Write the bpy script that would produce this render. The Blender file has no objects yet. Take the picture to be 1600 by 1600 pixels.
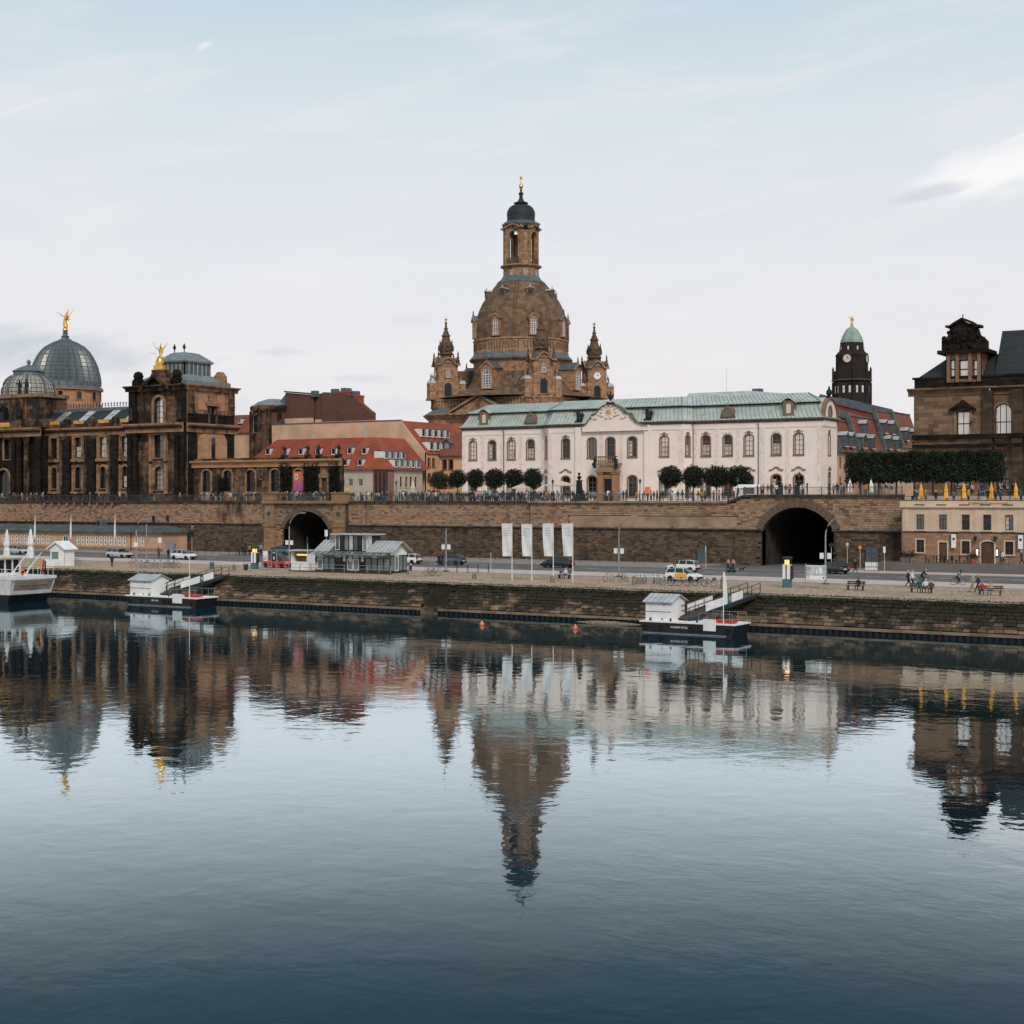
import bpy, math, random
from mathutils import Matrix, Vector
R = math.radians
rnd = random.Random(11)
SC = bpy.context.scene
COL = SC.collection

# ------------------------------------------------------------------ camera
# world axes: x along the river bank, y away from the river, z up from the water surface
TH = R(31.5); SN, CS = math.sin(TH), math.cos(TH)
FPX, CH, HY = 2333.0, 12.2, 780.0
cam = bpy.data.cameras.new('camera'); cam_o = bpy.data.objects.new('camera', cam); COL.objects.link(cam_o)
cam.sensor_width = 36; cam.lens = FPX / 1600 * 36; cam.clip_start = .5; cam.clip_end = 6000
cam.shift_y = -20 / 1600
cam_o.location = (0, 0, CH); cam_o.rotation_euler = (R(90), 0, TH)
SC.camera = cam_o

def U(px, v):                      # where the line of sight of photo column px meets the plane y = v
    k = (px - 800) / FPX; D = v / (k * SN + CS); return k * D * CS - D * SN
def DD(px, v):
    k = (px - 800) / FPX; return v / (k * SN + CS)
def Z(px, py, v): return CH + (HY - py) / FPX * DD(px, v)
GZ = 3.05
def G(px, py, z=GZ):               # a spot on the quay ground
    D = (CH - z) * FPX / (py - HY); X = (px - 800) / FPX * D
    return (X * CS - D * SN, X * SN + D * CS)
def CW(X, D): return (X * CS - D * SN, X * SN + D * CS)   # sideways / distance from the camera -> world

# ------------------------------------------------------------------ sky, sun, exposure
SUN_EL, SUN_AZ = R(38), R(-48)     # behind the camera to the right
w = bpy.data.worlds.new('World'); SC.world = w; w.use_nodes = True
nt = w.node_tree; N = nt.nodes; L = nt.links; N.clear()
def wn(t, **k):
    n = N.new(t)
    for a, b in k.items(): setattr(n, a, b)
    return n
tc = wn('ShaderNodeTexCoord'); sky = wn('ShaderNodeTexSky'); sky.sky_type = 'NISHITA'; sky.sun_disc = False
sky.sun_elevation = SUN_EL; sky.sun_rotation = R(90) - SUN_AZ; sky.air_density = 1; sky.dust_density = 2.5; sky.ozone_density = 1.5
sx = wn('ShaderNodeSeparateXYZ'); L.new(tc.outputs['Generated'], sx.inputs[0])
def wm(op, a, b=None, c=None, clamp=False):
    n = wn('ShaderNodeMath', operation=op, use_clamp=clamp)
    for i, x in enumerate((a, b, c)):
        if x is None: continue
        if isinstance(x, (int, float)): n.inputs[i].default_value = x
        else: L.new(x, n.inputs[i])
    return n.outputs[0]
def wmix(f, a, b):
    n = wn('ShaderNodeMix', data_type='RGBA')
    for s, x in ((0, f), (6, a), (7, b)):
        if isinstance(x, (int, float)): n.inputs[s].default_value = x
        elif isinstance(x, tuple): n.inputs[s].default_value = (*x, 1)
        else: L.new(x, n.inputs[s])
    return n.outputs[2]
el = wm('MAXIMUM', sx.outputs[2], 0.0)
ramp = wn('ShaderNodeValToRGB'); L.new(el, ramp.inputs[0])
cr = ramp.color_ramp
for i, (p, c) in enumerate([(0, (.88, .83, .835)), (.07, (.87, .835, .85)), (.15, (.825, .83, .86)), (.24, (.745, .805, .845)), (.335, (.55, .695, .765)), (.55, (.44, .60, .70)), (1, (.34, .49, .60))]):
    e = cr.elements[i] if i < 2 else cr.elements.new(p)
    e.position = p; e.color = (*c, 1)
nis = wn('ShaderNodeVectorMath', operation='SCALE'); L.new(sky.outputs[0], nis.inputs[0]); nis.inputs[3].default_value = .10
base = wmix(.88, nis.outputs[0], ramp.outputs[0])
# direction in camera-free terms: azimuth and elevation, for the thin cloud
az = wm('ARCTAN2', sx.outputs[0], sx.outputs[1])
ele = wm('ARCSINE', sx.outputs[2])
cv = wn('ShaderNodeCombineXYZ'); L.new(wm('MULTIPLY', az, 4.0), cv.inputs[0]); L.new(wm('ADD', wm('MULTIPLY', ele, 22.0), wm('MULTIPLY', az, -3.0)), cv.inputs[1])
n1 = wn('ShaderNodeTexNoise'); n1.inputs['Scale'].default_value = 1.6; n1.inputs['Detail'].default_value = 7; n1.inputs['Roughness'].default_value = .62; n1.inputs['Distortion'].default_value = .4
L.new(cv.outputs[0], n1.inputs['Vector'])
def wramp(x, a, b):
    n = wn('ShaderNodeMapRange', interpolation_type='SMOOTHSTEP'); L.new(x, n.inputs[0]); n.inputs[1].default_value = a; n.inputs[2].default_value = b
    return n.outputs[0]
veil = wm('MULTIPLY', wramp(n1.outputs[0], .42, .78), .45)
base = wmix(veil, base, (.86, .84, .85))
def blob(px, py, rx, ry, tilt=0):  # soft patch of sky round a direction: 0..1
    a0 = -TH + math.atan((px - 800) / FPX); e0 = math.atan((HY - py) / FPX)
    da = wm('SUBTRACT', az, a0); de = wm('SUBTRACT', ele, e0)
    ct, st = math.cos(tilt), math.sin(tilt)
    x = wm('DIVIDE', wm('ADD', wm('MULTIPLY', da, ct), wm('MULTIPLY', de, st)), rx / FPX)
    y = wm('DIVIDE', wm('SUBTRACT', wm('MULTIPLY', de, ct), wm('MULTIPLY', da, st)), ry / FPX)
    r2 = wm('ADD', wm('MULTIPLY', x, x), wm('MULTIPLY', y, y))
    return wm('POWER', 2.718, wm('MULTIPLY', r2, -1.0))
cv2 = wn('ShaderNodeCombineXYZ'); L.new(wm('MULTIPLY', az, 26.0), cv2.inputs[0]); L.new(wm('ADD', wm('MULTIPLY', ele, 95.0), wm('MULTIPLY', az, -24.0)), cv2.inputs[1])
n2 = wn('ShaderNodeTexNoise'); n2.inputs['Scale'].default_value = .9; n2.inputs['Detail'].default_value = 8; n2.inputs['Roughness'].default_value = .6
L.new(cv2.outputs[0], n2.inputs['Vector'])
cl = n2.outputs[0]
def cloud(base, b, col, k, lo=.30, hi=.75):
    f = wm('MULTIPLY', wramp(wm('ADD', wm('MULTIPLY', b, .75), wm('MULTIPLY', wm('SUBTRACT', cl, .5), .9)), lo, hi), k)
    return wmix(f, base, col)
base = cloud(base, blob(1560, 285, 175, 48, R(14)), (.95, .925, .925), .9, .24, .78)
base = cloud(base, blob(1450, 320, 80, 18, R(10)), (.60, .63, .69), .7)
base = cloud(base, blob(30, 560, 290, 46, R(-5)), (.55, .60, .67), .85, .25, .8)
base = cloud(base, blob(560, 592, 70, 10), (.66, .69, .75), .5)
base = cloud(base, blob(440, 553, 60, 8), (.64, .67, .74), .5)
base = cloud(base, blob(640, 502, 50, 9), (.68, .70, .77), .4)
base = cloud(base, blob(318, 86, 20, 7, R(25)), (.86, .87, .89), .6)
base = cloud(base, blob(1060, 575, 30, 10), (.86, .78, .80), .5)
base = cloud(base, blob(30, 200, 70, 2.5, R(22)), (.88, .90, .92), .35)
base = cloud(base, blob(500, 640, 420, 26), (.62, .66, .73), .3)
bg = wn('ShaderNodeBackground'); L.new(base, bg.inputs[0]); bg.inputs[1].default_value = 1.0
ow = wn('ShaderNodeOutputWorld'); L.new(bg.outputs[0], ow.inputs[0])

sun = bpy.data.lights.new('sun', 'SUN'); sun.energy = 1.9; sun.angle = R(14); sun.color = (1, .90, .80)
sun_o = bpy.data.objects.new('sun', sun); COL.objects.link(sun_o)
sd = Vector((math.cos(SUN_EL) * math.cos(SUN_AZ), math.cos(SUN_EL) * math.sin(SUN_AZ), math.sin(SUN_EL)))
sun_o.rotation_euler = sd.to_track_quat('Z', 'Y').to_euler(); sun_o.location = (0, 0, 200)
vs = SC.view_settings; vs.view_transform = 'Standard'; vs.look = 'None'; vs.gamma = 1; vs.exposure = .05; vs.use_curve_mapping = False
SC.render.engine = 'CYCLES'; cy = SC.cycles
cy.max_bounces = 5; cy.diffuse_bounces = 2; cy.glossy_bounces = 3; cy.transmission_bounces = 4; cy.transparent_max_bounces = 6
cy.use_denoising = True; cy.caustics_reflective = False; cy.caustics_refractive = False

# ------------------------------------------------------------------ materials
MATS = {}
class NT:
    def __init__(s, name):
        s.m = bpy.data.materials.new(name); s.m.use_nodes = True; s.t = s.m.node_tree; s.t.nodes.clear()
        s.o = s.n('ShaderNodeOutputMaterial'); s.b = s.n('ShaderNodeBsdfPrincipled'); s.l(s.b.outputs[0], s.o.inputs[0])
        MATS[name] = s.m
    def n(s, t, **k):
        n = s.t.nodes.new(t)
        for a, b in k.items(): setattr(n, a, b)
        return n
    def l(s, a, b): s.t.links.new(a, b)
    def st(s, inp, x):
        if isinstance(x, (int, float)): inp.default_value = x
        elif isinstance(x, tuple): inp.default_value = (*x, 1) if len(x) == 3 and inp.type == 'RGBA' else x
        else: s.l(x, inp)
    def math(s, op, a, b=None, c=None, clamp=False):
        n = s.n('ShaderNodeMath', operation=op, use_clamp=clamp)
        for i, x in enumerate((a, b, c)):
            if x is not None: s.st(n.inputs[i], x)
        return n.outputs[0]
    def mix(s, f, a, b, bl='MIX'):
        n = s.n('ShaderNodeMix', data_type='RGBA', blend_type=bl)
        s.st(n.inputs[0], f); s.st(n.inputs[6], a); s.st(n.inputs[7], b); return n.outputs[2]
    def sm(s, x, a, b):
        n = s.n('ShaderNodeMapRange', interpolation_type='SMOOTHSTEP'); s.l(x, n.inputs[0]); n.inputs[1].default_value = a; n.inputs[2].default_value = b
        return n.outputs[0]
    def pos(s, sc=(1, 1, 1)):
        g = s.n('ShaderNodeNewGeometry'); v = s.n('ShaderNodeVectorMath', operation='MULTIPLY'); s.l(g.outputs['Position'], v.inputs[0]); v.inputs[1].default_value = sc
        return v.outputs[0]
    def noise(s, sc, det=4, ro=.55, st=(1, 1, 1), dist=0):
        n = s.n('ShaderNodeTexNoise'); s.l(s.pos(st), n.inputs['Vector']); n.inputs['Scale'].default_value = sc; n.inputs['Detail'].default_value = det
        n.inputs['Roughness'].default_value = ro; n.inputs['Distortion'].default_value = dist; return n.outputs[0]
    def facade(s):                      # (x + y, z): runs along either face of a building
        g = s.n('ShaderNodeNewGeometry'); p = s.n('ShaderNodeSeparateXYZ'); s.l(g.outputs['Position'], p.inputs[0])
        c = s.n('ShaderNodeCombineXYZ'); s.l(s.math('ADD', p.outputs[0], p.outputs[1]), c.inputs[0]); s.l(p.outputs[2], c.inputs[1]); return c.outputs[0]
    def bump(s, h, d=.02, st=.6):
        n = s.n('ShaderNodeBump'); n.inputs['Strength'].default_value = st; n.inputs['Distance'].default_value = d; s.l(h, n.inputs['Height']); s.l(n.outputs[0], s.b.inputs['Normal'])
    def fin(s, col, ro=.8, me=0, spec=.3):
        s.st(s.b.inputs['Base Color'], col); s.st(s.b.inputs['Roughness'], ro); s.st(s.b.inputs['Metallic'], me); s.b.inputs['Specular IOR Level'].default_value = spec; return s.m
def plain(name, col, ro=.6, me=0, var=.12, sc=1.5, spec=.3):
    t = NT(name); f = t.noise(sc, 5)
    c2 = tuple(x * (1 - var) * .9 for x in col); c1 = tuple(min(1, x * (1 + var)) for x in col)
    return t.fin(t.mix(t.sm(f, .3, .7), c2, c1), ro, me, spec)
def stone(name, c1, c2, soot=(.012, .011, .010), amt=.5, course=None, sc=.35, drip=.6, isl=False, bump=.02, moss=None):
    """dressed stone: block-to-block tone, mortar lines, dark weathering in runs"""
    t = NT(name); c1 = tuple(x * k for x, k in zip(c1, (.84, .76, .71))); c2 = tuple(x * k for x, k in zip(c2, (.73, .665, .625)))
    big = t.noise(sc, 6, .6); runs = t.noise(1.0, 4, .6, (1.1, 1.1, .16)); fine = t.noise(9, 3)
    if isl:
        g = t.n('ShaderNodeNewGeometry'); var = g.outputs['Random Per Island']; col = t.mix(var, c1, c2); h = fine
        v2 = t.math('FRACT', t.math('MULTIPLY', var, 17.3))
        blk = t.math('GREATER_THAN', v2, 1 - amt * .35)
    elif course:
        b = t.n('ShaderNodeTexBrick'); t.l(t.facade(), b.inputs['Vector']); b.inputs['Scale'].default_value = 1; b.inputs['Mortar Size'].default_value = .018
        b.inputs['Brick Width'].default_value = course[0]; b.inputs['Row Height'].default_value = course[1]; b.inputs['Color1'].default_value = (0, 0, 0, 1); b.inputs['Color2'].default_value = (1, 1, 1, 1)
        b.inputs['Mortar'].default_value = (.25, .25, .25, 1); b.inputs['Mortar Smooth'].default_value = .3
        col = t.mix(b.outputs['Color'], c1, c2); col = t.mix(t.math('MULTIPLY', b.outputs['Fac'], .5), col, tuple(x * .45 for x in c2)); h = t.math('ADD', t.math('MULTIPLY', b.outputs['Fac'], -1.0), t.math('MULTIPLY', fine, .4))
        blk = None
    else: col = t.mix(t.sm(fine, .3, .7), c1, c2); h = fine; blk = None
    d = t.math('ADD', t.math('MULTIPLY', big, 1 - drip * .5), t.math('MULTIPLY', runs, drip * .5))
    s = t.sm(d, .66 - amt * .32, .80 - amt * .30)
    s = t.math('MULTIPLY', s, .88)
    if blk is not None: s = t.math('MAXIMUM', s, t.math('MULTIPLY', blk, .5))
    col = t.mix(s, col, soot)
    if moss: col = t.mix(t.math('MULTIPLY', t.sm(t.noise(.5, 5), .5, .65), .6), col, moss)
    t.bump(h, bump); return t.fin(col, .9, 0, .08)
plain('dark_metal', (.035, .042, .047), .5, .3); plain('rail_metal', (.055, .075, .078), .5, .3); plain('grey_metal', (.30, .31, .32), .45, .4); plain('white_paint', (.80, .79, .78), .5, 0, .015)
plain('black_paint', (.015, .016, .018), .4); plain('rubber', (.018, .018, .018), .85); plain('chrome', (.55, .55, .56), .25, .9); plain('cream', (.62, .55, .44), .7, 0, .06)
plain('wood_dark', (.09, .055, .035), .75); plain('wood_window', (.16, .105, .075), .7, 0, .1); plain('frame_white', (.70, .69, .67), .5, 0, .05); plain('bronze_dark', (.018, .022, .022), .5, .4)
plain('gold', (.85, .48, .12), .28, 1, .08); plain('gold_paint', (.62, .33, .09), .55, .2, .2); plain('lead_grey', (.105, .125, .135), .55, .1, .2, .8); plain('zinc', (.43, .44, .44), .5, .1, .12, .8)
plain('slate_dark', (.022, .027, .027), .65, 0, .25, 2); plain('yellow_cloth', (.80, .38, .03), .85, 0, .1); plain('white_cloth', (.74, .735, .73), .85, 0, .01); plain('tan_cloth', (.60, .50, .41), .85, 0, .05)
plain('orange_paint', (.80, .20, .08), .5); plain('red_paint', (.45, .03, .03), .3, 0, .06, 1, .5); plain('brick_red', (.30, .085, .045), .85, 0, .2, 3); plain('soil', (.05, .04, .03), .95)
plain('curtain', (.50, .46, .40), .9, 0, .2, 3); plain('sign_white', (.80, .80, .79), .45, 0, .03); plain('sign_teal', (.06, .14, .16), .5); plain('plastic_blue', (.05, .12, .15), .5)
def glass(name, col, ro=.06, ior=1.9, wob=.012):
    t = NT(name); t.b.inputs['IOR'].default_value = ior; t.bump(t.noise(.9, 2), .15, wob * 10)
    return t.fin(col, ro, 0, .5)
glass('glass_dark', (.010, .012, .014), .06, 1.5); glass('glass_mid', (.035, .042, .044), .08, 2.0); glass('glass_sky', (.62, .59, .54), .08, 1.5, .03); MATS['glass_sky'].node_tree.nodes['Principled BSDF'].inputs['Metallic'].default_value = .6; glass('glass_sky_painted', (.30, .27, .22), .2, 1.8)  # last one: cream base colour paints in the bright sky reflected by panes
glass('glass_teal', (.14, .19, .18), .06, 1.9); glass('car_glass', (.012, .014, .016), .04, 1.6)
def emit(name, col, s):
    t = NT(name); t.fin(col, .5); t.b.inputs['Emission Color'].default_value = (*col, 1); t.b.inputs['Emission Strength'].default_value = s
emit('lamp_warm', (1, .5, .14), 1.3); emit('lamp_white', (1, .93, .8), 1.6); emit('tail_red', (.8, .02, .01), .6)
def M(*names): return [MATS[n] for n in names]

# ------------------------------------------------------------------ mesh helpers
class MB:
    def __init__(s, M=None): s.v = []; s.f = []; s.m = []; s.M = M
    def add(s, vs, fs, m=0):
        b = len(s.v)
        s.v += [tuple(s.M @ Vector(p)) for p in vs] if s.M else [tuple(p) for p in vs]
        s.f += [tuple(b + i for i in f) for f in fs]; s.m += [m] * len(fs); return s
    def box(s, x0, x1, y0, y1, z0, z1, m=0):
        return s.add([(x0, y0, z0), (x1, y0, z0), (x1, y1, z0), (x0, y1, z0), (x0, y0, z1), (x1, y0, z1), (x1, y1, z1), (x0, y1, z1)],
                     [(0, 3, 2, 1), (4, 5, 6, 7), (0, 1, 5, 4), (1, 2, 6, 5), (2, 3, 7, 6), (3, 0, 4, 7)], m)
    def frus(s, cx, cy, z0, z1, a0, b0, a1, b1, m=0):      # tapered box: half sizes a (x) and b (y)
        return s.add([(cx - a0, cy - b0, z0), (cx + a0, cy - b0, z0), (cx + a0, cy + b0, z0), (cx - a0, cy + b0, z0), (cx - a1, cy - b1, z1), (cx + a1, cy - b1, z1), (cx + a1, cy + b1, z1), (cx - a1, cy + b1, z1)],
                     [(0, 3, 2, 1), (4, 5, 6, 7), (0, 1, 5, 4), (1, 2, 6, 5), (2, 3, 7, 6), (3, 0, 4, 7)], m)
    def prism(s, poly, y0, y1, m=0):                       # polygon in (x, z), thick in y
        n = len(poly)
        return s.add([(x, y0, z) for x, z in poly] + [(x, y1, z) for x, z in poly], [tuple(range(n)), tuple(range(2 * n - 1, n - 1, -1))] + [(i, i + n, (i + 1) % n + n, (i + 1) % n) for i in range(n)], m)
    def plan(s, poly, z0, z1, m=0):                        # polygon in (x, y), thick in z
        n = len(poly)
        return s.add([(x, y, z0) for x, y in poly] + [(x, y, z1) for x, y in poly], [tuple(range(n - 1, -1, -1)), tuple(range(n, 2 * n))] + [(i, (i + 1) % n, (i + 1) % n + n, i + n) for i in range(n)], m)
    def loft(s, rings, m=0, cap=True, close=True):
        n = len(rings[0]); vs = [p for r in rings for p in r]; fs = []
        for k in range(len(rings) - 1):
            for i in range(n if close else n - 1):
                j = (i + 1) % n; fs.append((k * n + i, k * n + j, (k + 1) * n + j, (k + 1) * n + i))
        if cap: fs += [tuple(range(n - 1, -1, -1)), tuple(range((len(rings) - 1) * n, len(rings) * n))]
        return s.add(vs, fs, m)
    def lathe(s, prof, n=12, cx=0, cy=0, a0=0, m=0, sx=1, sy=1, cap=True):
        return s.loft([[(cx + r * sx * math.cos(a0 + 2 * math.pi * i / n), cy + r * sy * math.sin(a0 + 2 * math.pi * i / n), z) for i in range(n)] for r, z in prof], m, cap)
    def tube(s, pts, r, n=6, m=0):
        pts = [Vector(p) for p in pts]; rs = r if isinstance(r, (list, tuple)) else [r] * len(pts); rings = []
        for i, p in enumerate(pts):
            d = (pts[min(i + 1, len(pts) - 1)] - pts[max(i - 1, 0)]).normalized()
            a = d.orthogonal() if abs(d.z) > .95 else d.cross(Vector((0, 0, 1))); a.normalize(); b = d.cross(a)
            rings.append([tuple(p + (a * math.cos(2 * math.pi * k / n) + b * math.sin(2 * math.pi * k / n)) * rs[i]) for k in range(n)])
        return s.loft(rings, m)
    def ball(s, c, r, n=10, m=0, sz=1):
        k = max(4, n // 2)
        return s.lathe([(max(.001, r * math.sin(math.pi * i / k)), c[2] - r * sz * math.cos(math.pi * i / k)) for i in range(k + 1)], n, c[0], c[1], 0, m)
    def mesh(s, name, mats, smooth=False):
        me = bpy.data.meshes.new(name); me.from_pydata(s.v, [], s.f)
        for m in mats: me.materials.append(MATS[m] if isinstance(m, str) else m)
        if any(s.m): me.polygons.foreach_set('material_index', s.m)
        if smooth: me.shade_smooth(); me.set_sharp_from_angle(angle=R(smooth if smooth is not True else 40))
        me.update(); return me
    def build(s, name, mats, parent=None, smooth=False, loc=None, rz=0):
        if isinstance(mats, str): mats = [mats]
        return ob(name, s.mesh(name, mats, smooth), parent, loc, rz)
def ob(name, me, parent=None, loc=None, rz=0, mat=None):
    o = bpy.data.objects.new(name, me); COL.objects.link(o); o.parent = parent
    if loc: o.location = loc
    if rz: o.rotation_euler = (0, 0, rz)
    if mat is not None: o.matrix_local = mat
    return o
def tag(o, label=None, cat=None, group=None, kind=None):
    for k, x in (('label', label), ('category', cat), ('group', group), ('kind', kind)):
        if x: o[k] = x
    return o
def thing(name, label, cat, loc=(0, 0, 0), rz=0, group=None):
    return tag(ob(name, None, None, loc, rz), label, cat, group)
def copy_tree(o, parent=None):
    c = o.copy(); COL.objects.link(c); c.parent = parent
    for ch in o.children: copy_tree(ch, c)
    return c
def clone(o, loc, rz=0, label=None, sc=None):
    c = copy_tree(o); c.location = loc; c.rotation_euler = (0, 0, rz)
    if sc: c.scale = (sc, sc, sc)
    if label: c['label'] = label
    return c
def stuff(o): o['kind'] = 'stuff'; return o

def outline(w, h, rise=0, n=8, z0=0, x0=0):
    if rise <= 0: return [(x0 - w / 2, z0), (x0 - w / 2, z0 + h), (x0 + w / 2, z0 + h), (x0 + w / 2, z0)]
    return [(x0 - w / 2, z0)] + [(x0 - w / 2 * math.cos(math.pi * i / n), z0 + h - rise + rise * math.sin(math.pi * i / n)) for i in range(n + 1)] + [(x0 + w / 2, z0)]
def ring(mb, a, b, y0, y1, m=0, shut=True):                # flat band between two outlines a (inner), b (outer)
    n = len(a); vs = [(x, y0, z) for x, z in a] + [(x, y0, z) for x, z in b] + [(x, y1, z) for x, z in a] + [(x, y1, z) for x, z in b]; fs = []
    for i in range(n if shut else n - 1):
        j = (i + 1) % n
        fs += [(i, j, n + j, n + i), (i, 2 * n + i, 2 * n + j, j), (n + i, n + j, 3 * n + j, 3 * n + i)]
    mb.add(vs, fs, m)
def wall(mb, s0, s1, z0, z1, ops=(), depth=.35, y=0, m=0, n=8):   # wall face at y looking to -y, with real openings (centre, sill, w, h, rise)
    xs = sorted({s0, s1} | {min(max(v, s0), s1) for o in ops for v in (o[0] - o[2] / 2, o[0] + o[2] / 2)})
    zs = sorted({z0, z1} | {min(max(v, z0), z1) for o in ops for v in (o[1], o[1] + o[3])})
    for i in range(len(xs) - 1):
        run = None
        for j in range(len(zs)):
            hole = j == len(zs) - 1
            if not hole:
                cx, cz = (xs[i] + xs[i + 1]) / 2, (zs[j] + zs[j + 1]) / 2
                hole = any(abs(cx - o[0]) < o[2] / 2 and o[1] < cz < o[1] + o[3] for o in ops)
            if hole:
                if run is not None: mb.add([(xs[i], y, run), (xs[i + 1], y, run), (xs[i + 1], y, zs[j]), (xs[i], y, zs[j])], [(0, 1, 2, 3)], m); run = None
            elif run is None: run = zs[j]
    for o in ops:
        pts = outline(o[2], o[3], o[4], n, o[1], o[0]); k = len(pts)
        mb.add([(x, y, z) for x, z in pts] + [(x, y + depth, z) for x, z in pts], [(i, (i + 1) % k, (i + 1) % k + k, i + k) for i in range(k)], m)
        if o[4] > 0:
            h = (k - 2) // 2; arc = pts[1:-1]; top = o[1] + o[3]
            mb.add([(o[0] - o[2] / 2, y, top)] + [(x, y, z) for x, z in arc[:h + 1]], [(0, i + 1, i + 2) for i in range(h)], m)
            mb.add([(o[0] + o[2] / 2, y, top)] + [(x, y, z) for x, z in arc[h:]], [(0, i + 1, i + 2) for i in range(len(arc) - h - 1)], m)
WC = {}
def window(parent, Mx, s, z, w, h, rise=0, nx=2, nz=3, fm='frame_white', tm=None, tw=.18, gl='glass_dark', depth=.3, bar=.06, proud=.07, name='window', sill=True, key=None, n=8, blind=0):
    """a window: outer trim, sash and bars as one mesh, the glass a child; alike windows share mesh data"""
    k = (round(w, 2), round(h, 2), round(rise, 2), nx, nz, fm, tm, tw, depth, bar, proud, sill, key)
    if k not in WC:
        a = MB()
        o0 = outline(w, h, rise, n)
        if tm:
            ring(a, o0, outline(w + 2 * tw, h + tw, rise + tw if rise else 0, n), -proud, .02, 1, shut=False)
            if sill: a.box(-w / 2 - tw - .06, w / 2 + tw + .06, -proud - .08, .02, -.16, 0, 1)
        f = bar * 1.5; ring(a, outline(w - 2 * f, h - 2 * f, max(0, rise - f) if rise else 0, n, f), o0, depth - .10, depth, 0)
        for i in range(1, nx): x = -w / 2 + w * i / nx; a.box(x - bar / 2, x + bar / 2, depth - .085, depth - .012, .05, h - .05 - (rise * (2 * abs(i / nx - .5)) ** 2 if rise else 0), 0)
        for j in range(1, nz):
            zz = (h - rise * .5) * j / nz; b2 = bar * (1.5 if j == nz - 1 else 1); a.box(-w / 2 + .03, w / 2 - .03, depth - .08, depth - .018, zz - b2 / 2, zz + b2 / 2, 0)
        g = MB(); g.prism(outline(w - .02, h - .02, rise, n, .01), depth - .03, depth + .03)
        WC[k] = (a.mesh(name, [fm, tm or fm]), g.mesh('glass', ['glass_dark']))
    me, ge = WC[k]
    o = ob(name, me, parent, mat=Mx @ Matrix.Translation((s, 0, z)))
    c = ob('glass', ge, o); c.material_slots[0].link = 'OBJECT'; c.material_slots[0].material = MATS[gl]
    if blind and rnd.random() < blind:
        f = rnd.choice((.25, .4, .55)); k2 = (k, f)
        if k2 not in WC:
            g = MB(); g.box(-w / 2 + bar * 1.4, w / 2 - bar * 1.4, depth - .05, depth - .035, h * .06, h * f) if f != .4 else g.box(-w / 2 + bar * 1.4, -w * .1, depth - .05, depth - .035, h * .06, h * .8)
            WC[k2] = g.mesh('curtain', ['curtain'])
        ob('curtain', WC[k2], o)
    return o
def side(x, y, rz=0, z=0): return Matrix.Translation((x, y, z)) @ Matrix.Rotation(rz, 4, 'Z')
def inset(poly, d):                                        # offset a counter-clockwise plan polygon inwards by d
    n = len(poly); out = []
    for i in range(n):
        p0, p1, p2 = Vector(poly[i - 1]), Vector(poly[i]), Vector(poly[(i + 1) % n])
        e1 = (p1 - p0).normalized(); e2 = (p2 - p1).normalized(); n1 = Vector((-e1.y, e1.x)); n2 = Vector((-e2.y, e2.x))
        b = n1 + n2; b = b / max(.3, b.dot(n1)); out.append((p1.x + b.x * d, p1.y + b.y * d))
    return out
def ring3(poly, z): return [(x, y, z) for x, y in poly]
def choose(*a): return rnd.choice(a)
# ------------------------------------------------------------------ the setting: water, ground, road
t = NT('water')
n_a = t.noise(.55, 3, .5, (1, 1, 1), .3); n_b = t.noise(2.6, 3, .55, (.8, 1, 1)); n_c = t.noise(.09, 2, .5)
patch = t.sm(t.noise(.045, 4, .6, (.55, 1, 1), .8), .40, .66)
h = t.math('ADD', t.math('MULTIPLY', n_a, .040), t.math('ADD', t.math('MULTIPLY', n_b, t.math('MULTIPLY_ADD', patch, .012, .002)), t.math('MULTIPLY', n_c, .045)))
bp = t.n('ShaderNodeBump'); bp.inputs['Strength'].default_value = 1; bp.inputs['Distance'].default_value = .30; t.l(h, bp.inputs['Height']); t.l(bp.outputs[0], t.b.inputs['Normal'])
t.fin((.003, .023, .036), .4, 0, 0)
gl = t.n('ShaderNodeBsdfGlossy'); gl.inputs['Roughness'].default_value = .015; gl.inputs['Color'].default_value = (.86, .96, 1, 1); t.l(bp.outputs[0], gl.inputs['Normal']); lw = t.n('ShaderNodeLayerWeight'); lw.inputs['Blend'].default_value = .5; t.l(bp.outputs[0], lw.inputs['Normal'])
rp = t.n('ShaderNodeValToRGB'); t.l(lw.outputs['Facing'], rp.inputs[0]); ce = rp.color_ramp
for i, (p, c) in enumerate([(0, .02), (.45, .025), (.66, .035), (.70, .085), (.743, .23), (.783, .47), (.823, .77), (.85, .85), (.885, .80), (.93, .62), (1, .55)]):
    e = ce.elements[i] if i < 2 else ce.elements.new(p)
    e.position = p; e.color = (c, c, c, 1)
ms = t.n('ShaderNodeMixShader'); t.l(rp.outputs[0], ms.inputs[0]); t.l(t.b.outputs[0], ms.inputs[1]); t.l(gl.outputs[0], ms.inputs[2]); t.l(ms.outputs[0], t.o.inputs[0])
b = MB(); b.add([(-900, -500, 0), (700, -500, 0), (700, 133, 0), (-900, 133, 0)], [(0, 1, 2, 3)])
tag(b.build('water', ['water']), kind='structure')

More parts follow.
